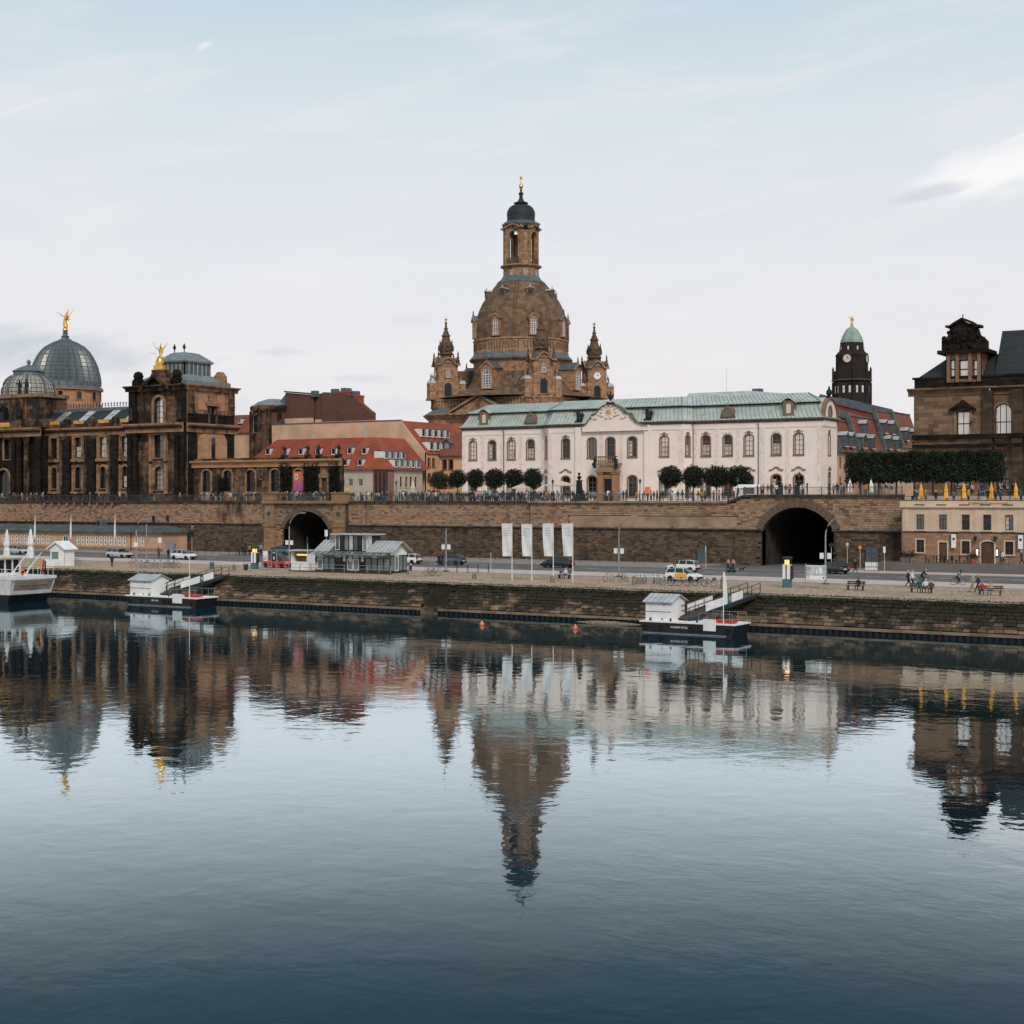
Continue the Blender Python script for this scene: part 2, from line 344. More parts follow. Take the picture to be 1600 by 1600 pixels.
t = NT('cobbles'); v = t.n('ShaderNodeTexVoronoi'); t.l(t.pos((1, 1, 0)), v.inputs['Vector']); v.inputs['Scale'].default_value = 5.5
c = t.mix(v.outputs['Color'], (.50, .345, .245), (.62, .455, .34)); c = t.mix(t.sm(v.outputs['Distance'], .35, .75), c, (.20, .145, .10))
c = t.mix(t.math('MULTIPLY', t.sm(t.noise(.22, 5), .48, .66), .4), c, (.17, .15, .08)); c = t.mix(t.math('MULTIPLY', t.sm(t.noise(.6, 4), .5, .75), .5), c, (.27, .20, .15))
t.bump(t.math('MULTIPLY', v.outputs['Distance'], -1), .03); t.fin(c, .95, 0, .05)
t = NT('asphalt'); c = t.mix(t.sm(t.noise(.15, 6), .35, .65), (.135, .12, .115), (.185, .165, .158)); c = t.mix(t.math('MULTIPLY', t.sm(t.noise(40, 2), .3, .7), .3), c, (.05, .05, .05)); t.fin(c, .85, 0, .15)
t = NT('paving'); b = t.n('ShaderNodeTexBrick'); t.l(t.pos((1, 1, 0)), b.inputs['Vector']); b.inputs['Scale'].default_value = 1; b.inputs['Brick Width'].default_value = 1; b.inputs['Row Height'].default_value = .5
b.inputs['Color1'].default_value = (.50, .41, .37, 1); b.inputs['Color2'].default_value = (.58, .48, .43, 1); b.inputs['Mortar'].default_value = (.36, .29, .26, 1); b.inputs['Mortar Size'].default_value = .02
t.fin(t.mix(t.math('MULTIPLY', t.sm(t.noise(.3, 5), .4, .7), .4), b.outputs[0], (.40, .32, .29)), .9, 0, .05)
t = NT('setts'); t.fin(t.mix(t.sm(t.noise(3, 5), .3, .7), (.24, .205, .185), (.33, .28, .255)), .9, 0, .08)
t = NT('grass_verge'); t.fin(t.mix(t.sm(t.noise(2.2, 5), .35, .65), (.10, .085, .04), (.05, .06, .025)), .95)
def sheet(name, mat, x0, x1, y0, y1, z, kind='structure', z0=None):
    b = MB()
    if z0 is None: b.add([(x0, y0, z), (x1, y0, z), (x1, y1, z), (x0, y1, z)], [(0, 1, 2, 3)])
    else: b.box(x0, x1, y0, y1, z0, z)
    return tag(b.build(name, [mat]), kind=kind)
sheet('ground', 'setts', -2500, 2500, 133.6, 4000, GZ - .012)
sheet('quay_cobbles', 'cobbles', -260, 60, 134.0, 155, GZ)
sheet('quay_setts', 'setts', -260, 60, 155, 157.2, GZ - .004)
sheet('cycle_path', 'paving', -260, 60, 157.2, 164.2, GZ)
sheet('road', 'asphalt', -260, 60, 164.5, 182, GZ - .004)
sheet('kerb', 'paving', -260, 60, 164.2, 164.5, GZ + .06, z0=GZ - .2)
sheet('pavement', 'setts', -150, -84, 182.3, 193.2, GZ + .11, z0=GZ - .2)
sheet('pavement', 'setts', -260, -168, 182.3, 193.2, GZ + .11, z0=GZ - .2)
sheet('pavement', 'paving', -65, 60, 182.3, 184.6, GZ + .11, z0=GZ - .2)
sheet('side_road', 'asphalt', -84, -65, 182, 225, GZ - .002)
sheet('side_road', 'asphalt', -168, -150, 182, 225, GZ - .002)
b = MB()
for i in range(70): x = -250 + i * 4.2; b.box(x, x + 1.8, 173.2, 173.32, GZ - .002, GZ + .003)
stuff(b.build('lane_dashes', ['sign_white'])); b = MB(); b.box(-260, 60, 165.0, 165.12, GZ - .003, GZ + .002); b.box(-260, 60, 181.5, 181.62, GZ - .003, GZ + .002); tag(b.build('edge_lines', ['sign_white']), kind='structure')
bpy.data.objects['lane_dashes']['kind'] = 'structure'

# ------------------------------------------------------------------ quay wall of squared stones
t = NT('quay_stone'); g = t.n('ShaderNodeNewGeometry'); oi = t.n('ShaderNodeObjectInfo')
var = t.math('FRACT', t.math('ADD', g.outputs['Random Per Island'], t.math('MULTIPLY', oi.outputs['Random'], 7.7)))
p = t.n('ShaderNodeSeparateXYZ'); t.l(g.outputs['Position'], p.inputs[0])
c = t.mix(var, (.26, .16, .095), (.10, .075, .053))
al = t.math('ADD', t.math('MULTIPLY', t.noise(.35, 6, .65, (1, 1, 1.5)), 1.6), t.math('MULTIPLY', p.outputs[2], .20)); al = t.math('ADD', al, t.math('MULTIPLY', t.math('FRACT', t.math('MULTIPLY', var, 13.7)), .26))
c = t.mix(t.math('MULTIPLY', t.sm(al, .93, 1.30), .94), c, (.014, .013, .008))
c = t.mix(t.math('MULTIPLY', t.sm(t.noise(1.3, 5), .52, .7), .5), c, (.045, .04, .02)); t.bump(t.noise(6, 4), .05); t.fin(c, .9)
plain('quay_joint', (.025, .022, .016), .95); plain('quay_lip', (.21, .155, .11), .85, 0, .3, .9); plain('sheet_pile', (.012, .013, .014), .6, 0, .4, 3); plain('coping_stone', (.22, .18, .135), .85, 0, .3, .7)
V0, V1, ZL = 131.9, 134.0, .52
STEP0, STEP1 = U(683, 134), U(707, 134)
qw = thing('quay_wall', 'long dark mossy stone quay wall rising from the river', 'quay wall', (-100, V1, 0))
qi = qw.matrix_world.inverted(); QO = Matrix.Translation((100, -V1, 0))
for (a, c_) in ((-300, STEP0), (STEP1, 70)):
    b = MB(QO); b.loft([[(a, V0 + .16, ZL), (a, V1 + .16, GZ - .06), (a, V1 + 3, GZ - .06), (a, V1 + 3, -2), (a, V0 + .16, -2)], [(c_, V0 + .16, ZL), (c_, V1 + .16, GZ - .06), (c_, V1 + 3, GZ - .06), (c_, V1 + 3, -2), (c_, V0 + .16, -2)]]); b.build('core', ['quay_joint'], qw)
b = MB(QO); b.box(-300, 70, V0 - .75, V0 + .3, ZL - .20, ZL); b.build('ledge', ['quay_lip'], qw)
b = MB(QO)
for i in range(420): x = -240 + i * .62; b.box(x, x + .33, V0 - .66, V0 - .4, -1.5, ZL - .2); b.box(x + .33, x + .62, V0 - .5, V0 - .3, -1.5, ZL - .2)
stuff(b.build('sheet_piling', ['sheet_pile'], qw))
x = -300.0; k = 0
cop = [MB().box(-.74, .74, -.28, .5, -.2, .035).mesh('coping', ['coping_stone']), MB().box(-.74, .74, -.25, .5, -.2, .05).mesh('coping', ['coping_stone'])]
while x < 0:
    if -190 < x < -25 and not STEP0 - .7 < x + .75 < STEP1 + .7: ob('coping', cop[k % 2], qw, (x + .75 + 100, 0, GZ))
    x += 1.5; k += 1
b = MB(QO); b.box(-300, -191, V1 - .28, V1 + .5, GZ - .2, GZ + .035); b.box(-24, 70, V1 - .28, V1 + .5, GZ - .2, GZ + .035); b.build('coping', ['coping_stone'], qw)
SL = Vector((0, V1 - V0, GZ - .2 - ZL)); SLn = SL.normalized(); NR = Vector((0, -SLn.z, SLn.y))
rows = 8; rh = SL.length / rows; near = []; rest = MB(QO)
def stone_block(mb, x0, x1, r, d):
    o = Vector((0, V0, ZL)) + SLn * (r * rh + .02); t2 = SLn * (rh - .04)
    P = []
    for dd, e in ((-.02, 0), (d, .025)):
        for xx, tt in ((x0 + e, e), (x1 - e, e), (x1 - e, 1 - e), (x0 + e, 1 - e)):
            q = o + t2 * tt + NR * dd; P.append((xx, q.y, q.z))
    mb.add(P, [(4, 5, 6, 7), (0, 1, 5, 4), (1, 2, 6, 5), (2, 3, 7, 6), (3, 0, 4, 7)])
blocks = []
for r in range(rows):
    x = -235 + rnd.random()
    while x < 0:
        l = rnd.uniform(.55, 1.25)
        if not (x + l > STEP0 - .05 and x < STEP1 + .05): blocks.append((x, x + l - .03, r, rnd.uniform(.10, .20)))
        x += l
blocks.sort(key=lambda q: -q[0] if q[0] < -36 else 999)
for i, q in enumerate(blocks):
    if i < 300:
        m = MB(QO); cx = (q[0] + q[1]) / 2 + 100; stone_block(m, *q); m.v = [(a - cx, b_, c_) for a, b_, c_ in m.v]; m.build('stone', ['quay_stone'], qw, loc=(cx, 0, 0))
    else: stone_block(rest, *q)
stuff(rest.build('masonry', ['quay_stone'], qw))
# steps down to the water in a recess of the wall
st = thing('quay_steps', 'stone steps cut down through the quay wall to the river', 'steps', (STEP0, V1, 0))
W_ = STEP1 - STEP0
for i in range(9):
    z1 = GZ - .28 * i - .02; MB().box(.02, W_ - .02, -.26 * (i + 1), -.26 * i, -1, z1).build('step', ['quay_stone'], st)
b = MB(); b.box(.02, W_ - .02, -3.2, -2.36, -1, .58); b.build('landing', ['quay_stone'], st)
b = MB(); b.loft([[(-.3, 0, -1), (-.3, -2.2, -1), (-.3, -2.2, .6), (-.3, 0, GZ - .1)], [(.0, 0, -1), (.0, -2.2, -1), (.0, -2.2, .6), (.0, 0, GZ - .1)]]); b.build('cheek_wall', ['quay_stone'], st); b = MB(); b.loft([[(W_, 0, -1), (W_, -2.2, -1), (W_, -2.2, .6), (W_, 0, GZ - .1)], [(W_ + .3, 0, -1), (W_ + .3, -2.2, -1), (W_ + .3, -2.2, .6), (W_ + .3, 0, GZ - .1)]]); b.build('cheek_wall', ['quay_stone'], st)

# ------------------------------------------------------------------ terrace wall
VW = 194.5; ZT = 11.95; ZM = 7.9; ZR = 12.85
stone('wall_stone', (.47, .335, .225), (.31, .225, .16), (.03, .026, .021), .34, isl=True, sc=.12)
stone('wall_stone_low', (.18, .135, .098), (.10, .077, .058), (.022, .020, .017), .5, isl=True, sc=.16)
stone('wall_stone_dark', (.40, .29, .20), (.26, .20, .145), (.028, .025, .021), .45, isl=True, sc=.12)
plain('wall_joint', (.06, .048, .038), .95, 0, .3, .8); plain('coping_dark', (.05, .044, .036), .9, 0, .4, .8); plain('render_beige', (.30, .21, .14), .9, 0, .25, .35)
stone('gate_stone', (.40, .26, .15), (.30, .20, .125), amt=.25, course=(.9, .42), sc=.3)
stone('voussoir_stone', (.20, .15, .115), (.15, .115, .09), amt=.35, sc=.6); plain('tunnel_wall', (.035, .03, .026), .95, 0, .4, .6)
def masonry(mb, x0, x1, z0, z1, y, rh=.30, lmin=.45, lmax=.95, skip=None, batter=0, dep=(.03, .075), edge=None):
    n = max(1, round((z1 - z0) / rh)); rh = (z1 - z0) / n
    for r in range(n):
        x = x0; za = z0 + r * rh + .012; zb = z0 + (r + 1) * rh - .012
        off = batter * (1 - (za - z0) / (z1 - z0)); of2 = batter * (1 - (zb - z0) / (z1 - z0))
        first = True
        while x < x1 - .05:
            l = rnd.uniform(lmin, lmax) * (rnd.uniform(.4, 1) if first else 1); first = False
            if x + l > x1 - .3: l = x1 - x
            if not (skip and skip(x + l / 2, (za + zb) / 2)):
                d = rnd.uniform(*dep); a, b_ = x + .012, x + l - .012
                mb.add([(a, y - off, za), (b_, y - off, za), (b_, y - of2, zb), (a, y - of2, zb), (a + .01, y - off - d, za + .01), (b_ - .01, y - off - d, za + .01), (b_ - .01, y - of2 - d, zb - .01), (a + .01, y - of2 - d, zb - .01)],
                       [(4, 5, 6, 7), (0, 1, 5, 4), (1, 2, 6, 5), (2, 3, 7, 6), (3, 0, 4, 7)])
            x += l
def arch_pts(cx, hw, zs, rise, n=20, grow=0):
    Rr = (hw * hw + rise * rise) / (2 * rise); cz = zs + rise - Rr; a = math.asin(min(1, hw / Rr)) if rise < hw else math.pi - math.asin(min(1, hw / Rr))
    return [(cx + (Rr + grow) * math.sin(-a + 2 * a * i / n), cz + (Rr + grow) * math.cos(-a + 2 * a * i / n)) for i in range(n + 1)]
def arch_wall(th, cx, hw, zs, rise, y, thick, nv, mat='voussoir_stone', key=0):
    """voussoirs, jambs and the dark barrel vault behind an arch"""
    a = arch_pts(cx, hw, zs, rise, nv); o = arch_pts(cx, hw, zs, rise, nv, thick)
    for i in range(nv):
        g_ = key if abs(i - (nv - 1) / 2) < .6 else 0
        q = [Vector((*a[i], 0)).lerp(Vector((*a[i + 1], 0)), .03), Vector((*a[i], 0)).lerp(Vector((*a[i + 1], 0)), .97), Vector((*o[i], 0)).lerp(Vector((*o[i + 1], 0)), .97), Vector((*o[i], 0)).lerp(Vector((*o[i + 1], 0)), .03)]
        MB().prism([(p.x, p.y + (g_ if k_ > 1 else 0)) for k_, p in enumerate(q)], y - .16 - (.1 if g_ else 0) - .03 * (i % 2), y + .6).build('voussoir', [mat], th)
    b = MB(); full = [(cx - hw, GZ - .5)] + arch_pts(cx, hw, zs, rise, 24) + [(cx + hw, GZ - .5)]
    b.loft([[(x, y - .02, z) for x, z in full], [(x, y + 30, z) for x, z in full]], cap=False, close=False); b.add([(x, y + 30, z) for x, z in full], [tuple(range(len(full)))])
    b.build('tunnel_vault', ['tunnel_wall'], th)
    return lambda x, z: (abs(x - cx) < hw + (thick * .55 if z > zs else -.05)) and (z < zs or (x - cx) ** 2 + (z - (zs + rise - (hw * hw + rise * rise) / (2 * rise))) ** 2 < ((hw * hw + rise * rise) / (2 * rise) + thick * .6) ** 2)
def backing(mb, x0, x1, z0, z1, y, hole=None, y2=None):      # mortar plane behind the stones, open where an arch is
    y2 = y2 if y2 is not None else y + 1.2
    if hole is None: mb.box(x0, x1, y, y2, z0, z1); return
    cx, hw, zs, rise = hole; ar = arch_pts(cx, hw, zs, rise, 20)
    mb.prism([(x0, z0), (cx - hw, z0)] + ar + [(cx + hw, z0), (x1, z0), (x1, z1), (x0, z1)], y, y2)
UG0, UG1 = U(415, VW - .8), U(540, VW - .8); UB = U(829, VW - .6); UE = U(1409, VW - .6)
# far stretch left of the small gate
tl = thing('terrace_wall', 'tall tan stone terrace wall above the low peach building', 'wall', (UG0, VW, 3))
O_ = Matrix.Translation((-UG0, -VW, -3))
def wall_run(th, O_, x0, x1, y, zt, hole=None, skip=None, low_b=.35, up='wall_stone', low='wall_stone_low', mould=True):
    b = MB(O_); backing(b, x0, x1, GZ - .3, zt - .3, y, hole); b.build('core', ['wall_joint'], th)
    b = MB(O_); masonry(b, x0, x1, ZM + .12, zt - .32, y, skip=skip); stuff(b.build('upper_masonry', [up], th))
    b = MB(O_); masonry(b, x0, x1, GZ, ZM - .14, y - .02, skip=skip, batter=low_b); stuff(b.build('lower_masonry', [low], th))
wall_run(tl, O_, -262, UG0, VW, ZT)
def moulding(th, O_, x0, x1, y, z, mat='coping_dark'):
    b = MB(O_); pr = [(0, -.16), (-.20, -.14), (-.32, 0), (-.22, .13), (0, .18)]
    b.loft([[(x0, y + a, z + c_) for a, c_ in pr], [(x1, y + a, z + c_) for a, c_ in pr]]); b.build('moulding', [mat], th)
def coping(th, O_, x0, x1, y, z, mat='coping_dark', step=2.4):
    x = x0
    while x < x1 - .1:
        l = min(step, x1 - x); l = x1 - x if x1 - x - l < .5 else l
        b = MB(O_); b.box(x + .012, x + l - .012, y - .42, y + .5, z - .32, z); b.build('coping', [mat], th); x += l
moulding(tl, O_, -262, UG0, VW, ZM); coping(tl, O_, -262, UG0, VW, ZT)
cm = MB(); cm.prism([(-.2, 0), (-.2, .7), (.2, .7), (.2, .25), (.1, 0)], -.5, .1); cm = cm.mesh('corbel', ['coping_stone'])
for i in range(10): ob('corbel', cm, tl, (U(72 + i * 11.8, VW) - UG0, 0, ZT - 3 - 1.02))
b = MB(O_); b.box(U(66, VW), U(190, VW), VW - .55, VW - .05, ZT - .40, ZT - .33); b.build('corbel_slab', ['coping_dark'], tl)
# middle stretch
tm_ = thing('terrace_wall', 'tan stone terrace wall between the small arch and the bastion', 'wall', ((UG1 + UB) / 2, VW, 3))
O_ = Matrix.Translation((-(UG1 + UB) / 2, -VW, -3)); wall_run(tm_, O_, UG1, UB, VW, ZT); moulding(tm_, O_, UG1, UB, VW, ZM); coping(tm_, O_, UG1, UB, VW, ZT)
# small gate with its arch
VGt = VW - .8; tg = thing('arched_gateway', 'tan stone gateway with two piers and a small dark arch under the terrace', 'gateway', ((UG0 + UG1) / 2, VGt, 3))
O_ = Matrix.Translation((-(UG0 + UG1) / 2, -VGt, -3))
a0, a1 = U(444, VGt), U(514, VGt); cx = (a0 + a1) / 2; hw = (a1 - a0) / 2; hole = (cx, hw, 7.2, 3.0)
def skipper(cx, hw, zs, rise, thick):
    Rr = (hw * hw + rise * rise) / (2 * rise); cz = zs + rise - Rr
    return lambda x, z: abs(x - cx) < hw + .3 if z < zs else (x - cx) ** 2 + (z - cz) ** 2 < (Rr + thick * .6) ** 2
def arch_at(th, loc, *a, **k):        # arch parts are built in world axes, then moved under their thing
    n0 = set(o.name for o in th.children); arch_wall(th, *a, **k)
    for o in th.children:
        if o.name not in n0: o.location = tuple(-x for x in loc)
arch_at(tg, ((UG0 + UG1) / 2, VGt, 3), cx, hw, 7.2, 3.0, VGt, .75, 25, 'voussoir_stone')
wall_run(tg, O_, UG0, UG1, VGt, ZT - .15, hole, skipper(cx, hw, 7.2, 3.0, .75), .05, 'wall_stone_dark', 'wall_stone')
for s0 in (UG0, UG1 - 2.3):
    b = MB(O_); b.box(s0, s0 + 2.3, VGt - .5, VGt - .05, GZ, ZM - .3); b.box(s0 + .1, s0 + 2.2, VGt - .42, VGt - .05, ZM + .1, ZT - .5); b.build('pier', ['gate_stone'], tg)
    b = MB(O_); b.box(s0 - .15, s0 + 2.45, VGt - .7, VGt - .05, ZM - .3, ZM + .1); b.build('impost', ['gate_stone'], tg)
    b = MB(O_); b.box(s0 - .2, s0 + 2.5, VGt - .6, VGt + 1.2, ZT + .02, ZT + 1.15); b.box(s0 - .35, s0 + 2.65, VGt - .75, VGt + 1.35, ZT + 1.15, ZT + 1.35); b.build('pier_cap', ['gate_stone'], tg)
    b = MB(O_); b.box(s0 + .55, s0 + 1.75, VGt - .5, VGt - .40, 9.1, 10.5, 1); b.M = O_ @ side(s0 + 1.15, VGt - .5, 0, 9.8) @ Matrix.Rotation(R(90), 4, 'X'); b.lathe([(.42, 0), (.42, .08), (.30, .10)], 14); b.build('roundel', ['wood_dark', 'coping_stone'], tg)
b = MB(O_); b.box(UG0 - .3, UG1 + .3, VGt - .8, VGt + .5, ZT - .45, ZT); b.build('cornice', ['gate_stone'], tg)
# bastion with the large arch
VB = VW - .6; bx = (UB + UE) / 2
tb = thing('bastion_wall', 'weathered stone bastion wall with a large round tunnel arch', 'wall', (bx, VB, 3)); O_ = Matrix.Translation((-bx, -VB, -3))
a0, a1 = U(1191, VB), U(1303, VB); cx2 = (a0 + a1) / 2; hw2 = (a1 - a0) / 2; hole = (cx2, hw2, ZM, 3.2)
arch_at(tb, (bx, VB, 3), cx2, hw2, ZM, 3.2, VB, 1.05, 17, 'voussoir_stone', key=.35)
sk = skipper(cx2, hw2, ZM, 3.2, 1.05); US = U(1138, VB); US2 = U(1164, VB)
P0, P1 = U(890, VB), U(1152, VB); sk2 = lambda x, z: sk(x, z) or (P0 < x < P1 and 8.25 < z < 9.75)
b = MB(O_); ar = arch_pts(cx2, hw2, ZM, 3.2, 20)
b.prism([(UB, GZ - .3), (cx2 - hw2, GZ - .3)] + ar + [(cx2 + hw2, GZ - .3), (UE, GZ - .3), (UE, ZR - .3), (US2, ZR - .3), (US, ZT - .3), (UB, ZT - .3)], VB, VB + 1.3); b.build('core', ['wall_joint'], tb)
b = MB(O_); masonry(b, UB, US, ZM + .12, ZT - .32, VB, skip=sk2); masonry(b, US, UE, ZM + .12, ZT - .32, VB, skip=sk2); masonry(b, US + 1.2, UE, ZT - .32, ZR - .32, VB, skip=sk2); stuff(b.build('upper_masonry', ['wall_stone'], tb))
b = MB(O_); masonry(b, UB - .5, cx2 - hw2, GZ, ZM - .14, VB - .02, skip=sk, batter=.7); masonry(b, cx2 + hw2, UE, GZ, ZM - .14, VB - .02, skip=sk, batter=.5); stuff(b.build('lower_masonry', ['wall_stone_low'], tb))
b = MB(O_); b.box(P0 + .02, P1 - .02, VB - .05, VB + .2, 8.27, 9.73); b.build('plaster_band', ['render_beige'], tb)
moulding(tb, O_, UB - .4, cx2 - hw2 + .2, VB - .05, ZM); moulding(tb, O_, cx2 + hw2 - .2, UE, VB - .05, ZM)
coping(tb, O_, UB - .3, US, VB, ZT, 'coping_stone'); coping(tb, O_, US2, UE + .3, VB, ZR)
b = MB(O_); b.prism([(US, ZT - .32), (US, ZT), (US2, ZR), (US2, ZR - .32)], VB - .42, VB + .5); b.build('sloped_coping', ['coping_dark'], tb)
# terrace deck and the filling behind the wall
b2 = MB(); b2.add([(-300, VW + .5, ZT - .2), (US2, VW + .5, ZT - .2), (US2, 240, ZT - .2), (-300, 240, ZT - .2)], [(0, 1, 2, 3)]); tag(b2.build('terrace_floor', ['paving']), kind='structure')
b2 = MB(); b2.add([(US2, VW + .5, ZR - .22), (UE + .2, VW + .5, ZR - .22), (UE + .2, 240, ZR - .22), (US2, 240, ZR - .22)], [(0, 1, 2, 3)]); b2.box(UE + .2, 40, 201, 240, 8, ZR - .22); b2.add([(US2, VW + .5, ZT - .2), (US2, 240, ZT - .2), (US2, 240, ZR - .22), (US2, VW + .5, ZR - .22)], [(0, 1, 2, 3)]); tag(b2.build('terrace_floor', ['paving']), kind='structure')
ZD, ZE = ZT - .2, ZR - .22
# railings
def railing(label, x0, x1, y, z, h=1.0, step=2.6, mat='rail_metal', z1=None):
    L_ = x1 - x0; z1 = z if z1 is None else z1; r = thing('railing', label, 'railing', (x0, y, z), 0, 'iron railings along the terrace edge'); sl = (z1 - z) / L_
    b = MB(); b.loft([[(0, -.035, h - .06), (0, .035, h - .06), (0, .035, h), (0, -.035, h)], [(L_, -.035, h - .06 + sl * L_), (L_, .035, h - .06 + sl * L_), (L_, .035, h + sl * L_), (L_, -.035, h + sl * L_)]]); b.build('handrail', [mat], r)
    b = MB(); b.loft([[(0, -.02, .12), (0, .02, .12), (0, .02, .16), (0, -.02, .16)], [(L_, -.02, .12 + sl * L_), (L_, .02, .12 + sl * L_), (L_, .02, .16 + sl * L_), (L_, -.02, .16 + sl * L_)]]); b.build('bottom_rail', [mat], r)
    n = max(1, round(L_ / step)); pm = MB().box(-.045, .045, -.045, .045, -.02, h + .08).mesh('post', [mat])
    for i in range(n + 1): ob('post', pm, r, (L_ * i / n, 0, sl * L_ * i / n))
    b = MB(); k = int(L_ / .16)
    for i in range(k): x = L_ * (i + .5) / k; b.box(x - .012, x + .012, -.012, .012, .14 + sl * x, h - .03 + sl * x)
    stuff(b.build('bars', [mat], r)); return r
railing('dark iron railing on the terrace wall in front of the domed academy', -250, UG0 + 2.4, VW + .1, ZT)
railing('dark iron railing between the piers above the small arch', UG0 + 2.6, UG1 - 2.6, VGt + .2, ZT)
railing('iron railing on the terrace wall in front of the red roofed houses', UG1, UB, VW + .1, ZT)
railing('iron railing on the bastion in front of the white palace', UB + .2, US - .1, VB + .1, ZT)
railing('short sloping railing where the bastion coping steps up', US, US2 - .15, VB + .1, ZT, z1=ZR)
railing('iron railing on the bastion above the large tunnel arch', US2, UE, VB + .1, ZR)
# ------------------------------------------------------------------ white palace on the terrace
def PX(u, v): X = u * CS + v * SN; D = -u * SN + v * CS; return 800 + FPX * X / D
t = NT('copper'); c = t.mix(t.sm(t.noise(.5, 6, .6), .3, .7), (.33, .385, .352), (.46, .495, .462)); c = t.mix(t.math('MULTIPLY', t.sm(t.noise(1.3, 4, .6, (1.2, .6, .5)), .55, .75), .55), c, (.10, .13, .11)); t.fin(c, .6, 0, .35)
t = NT('palace_wall'); c = t.mix(t.sm(t.noise(.4, 6), .3, .7), (.75, .645, .58), (.82, .715, .645)); c = t.mix(t.math('MULTIPLY', t.sm(t.noise(.9, 5, .6, (1, 1, .2)), .58, .78), .25), c, (.46, .375, .33)); t.fin(c, .85, 0, .1)
plain('palace_trim', (.74, .625, .565), .85, 0, .08); stone('brown_stone', (.30, .20, .135), (.23, .155, .11), amt=.12, sc=.8); stone('portal_stone', (.42, .27, .165), (.34, .22, .14), amt=.15, sc=.8)
plain('cornice_brown', (.13, .105, .085), .85, 0, .25)
class Bld:
    def __init__(s, name, label, cat, x, y, z, rz=0, group=None):
        s.t = thing(name, label, cat, (x, y, z), rz, group); s.O = side(x, y, rz, z).inverted()
    def mb(s, Mx=None): return MB(s.O @ Mx if Mx else s.O)
    def part(s, name, mats, b, parent=None, smooth=False): return b.build(name, mats, parent or s.t, smooth)
    def win(s, Mx, *a, **k): return window(s.t, s.O @ Mx, *a, **k)
def figure(mb, x, y, z, h, m=0, lean=0, arm=1, wing=False):
    """small sculpted figure: draped body, head, raised arms, wings if wanted"""
    q = lambda a: a * h
    rings = []
    for r, zz, dx in ((.17, 0, 0), (.16, .2, .01), (.12, .42, .02), (.15, .55, .0), (.16, .68, -.02), (.17, .78, -.02), (.06, .83, -.02), (.05, .86, -.02)):
        rings.append([(x + q(dx * lean + r * math.cos(k * math.pi / 3)), y + q(r * .8 * math.sin(k * math.pi / 3)), z + q(zz)) for k in range(6)])
    mb.loft(rings, m); mb.ball((x - q(.02 * lean), y, z + q(.93)), q(.075), 8, m)
    if arm:
        mb.tube([(x - q(.14), y, z + q(.76)), (x - q(.30), y, z + q(.80)), (x - q(.38), y, z + q(.95 if arm > 1 else .70))], [q(.05), q(.04), q(.03)], 5, m)
        mb.tube([(x + q(.14), y, z + q(.76)), (x + q(.24), y, z + q(.58)), (x + q(.16), y, z + q(.46))], [q(.05), q(.04), q(.03)], 5, m)
    if wing:
        for sgn, k in ((1, 1), (-1, .5)):
            mb.loft([[(x + q(.05), y + q(.08), z + q(.62)), (x + q(.10), y + q(.10), z + q(.80)), (x + q(.06), y + q(.14), z + q(.72))],
                     [(x + q(.22 * k + .05), y + q(.16) * sgn, z + q(.85)), (x + q(.25 * k + .05), y + q(.18) * sgn, z + q(1.05)), (x + q(.18 * k + .05), y + q(.2) * sgn, z + q(.95))],
                     [(x + q(.36 * k + .06), y + q(.2) * sgn, z + q(1.12)), (x + q(.38 * k + .06), y + q(.2) * sgn, z + q(1.28)), (x + q(.34 * k + .06), y + q(.22) * sgn, z + q(1.18))]], m)
VS = 222.0; VC = 220.4; EZ = 24.9; BZ = 11.5
uL, uA, uA2, uB2, uB_, uR = U(722, VS), U(850, VS), U(857, VC), U(1066, VC), U(1083, VS), U(1283, VS)
wd = 4
while PX(uR, VS + wd) < 1307: wd += .2
PB = Bld('palace', 'long white two storey palace with green copper mansard roof on the terrace', 'palace', (uL + uR) / 2, VS, BZ)
foot = [(uL, VS), (uA, VS), (uA2, VC), (uB2, VC), (uB_, VS), (uR, VS), (uR, VS + wd), (uL, VS + wd)]
def wz(px, py, v=VS): return Z(px, py, v)
UPZ, UPH, LOZ, LOH = 19.15, 3.3, 12.6, 3.75
faces = {'L': (side(uL, VS), uA - uL, [U(p, VS) - uL for p in (739, 769, 799, 829)]),
         'C': (side(uA2, VC), uB2 - uA2, [U(p, VC) - uA2 for p in (884, 925, 954, 988, 1038)]),
         'R': (side(uB_, VS), uR - uB_, [U(p, VS) - uB_ for p in (1103, 1137, 1170, 1213, 1248)])}
wall_b = PB.mb()
def fmat(p, q): return side(p[0], p[1], math.atan2(q[1] - p[1], q[0] - p[0])), math.hypot(q[0] - p[0], q[1] - p[1])
mcl, lcl = fmat(foot[1], foot[2]); mcr, lcr = fmat(foot[3], foot[4])
faces['l'] = (mcl, lcl, [lcl / 2]); faces['r'] = (mcr, lcr, [lcr / 2]); faces['E'] = (side(uR, VS, R(90)), wd, [wd / 2])
glk = ['glass_dark', 'glass_mid', 'glass_sky', 'glass_dark']
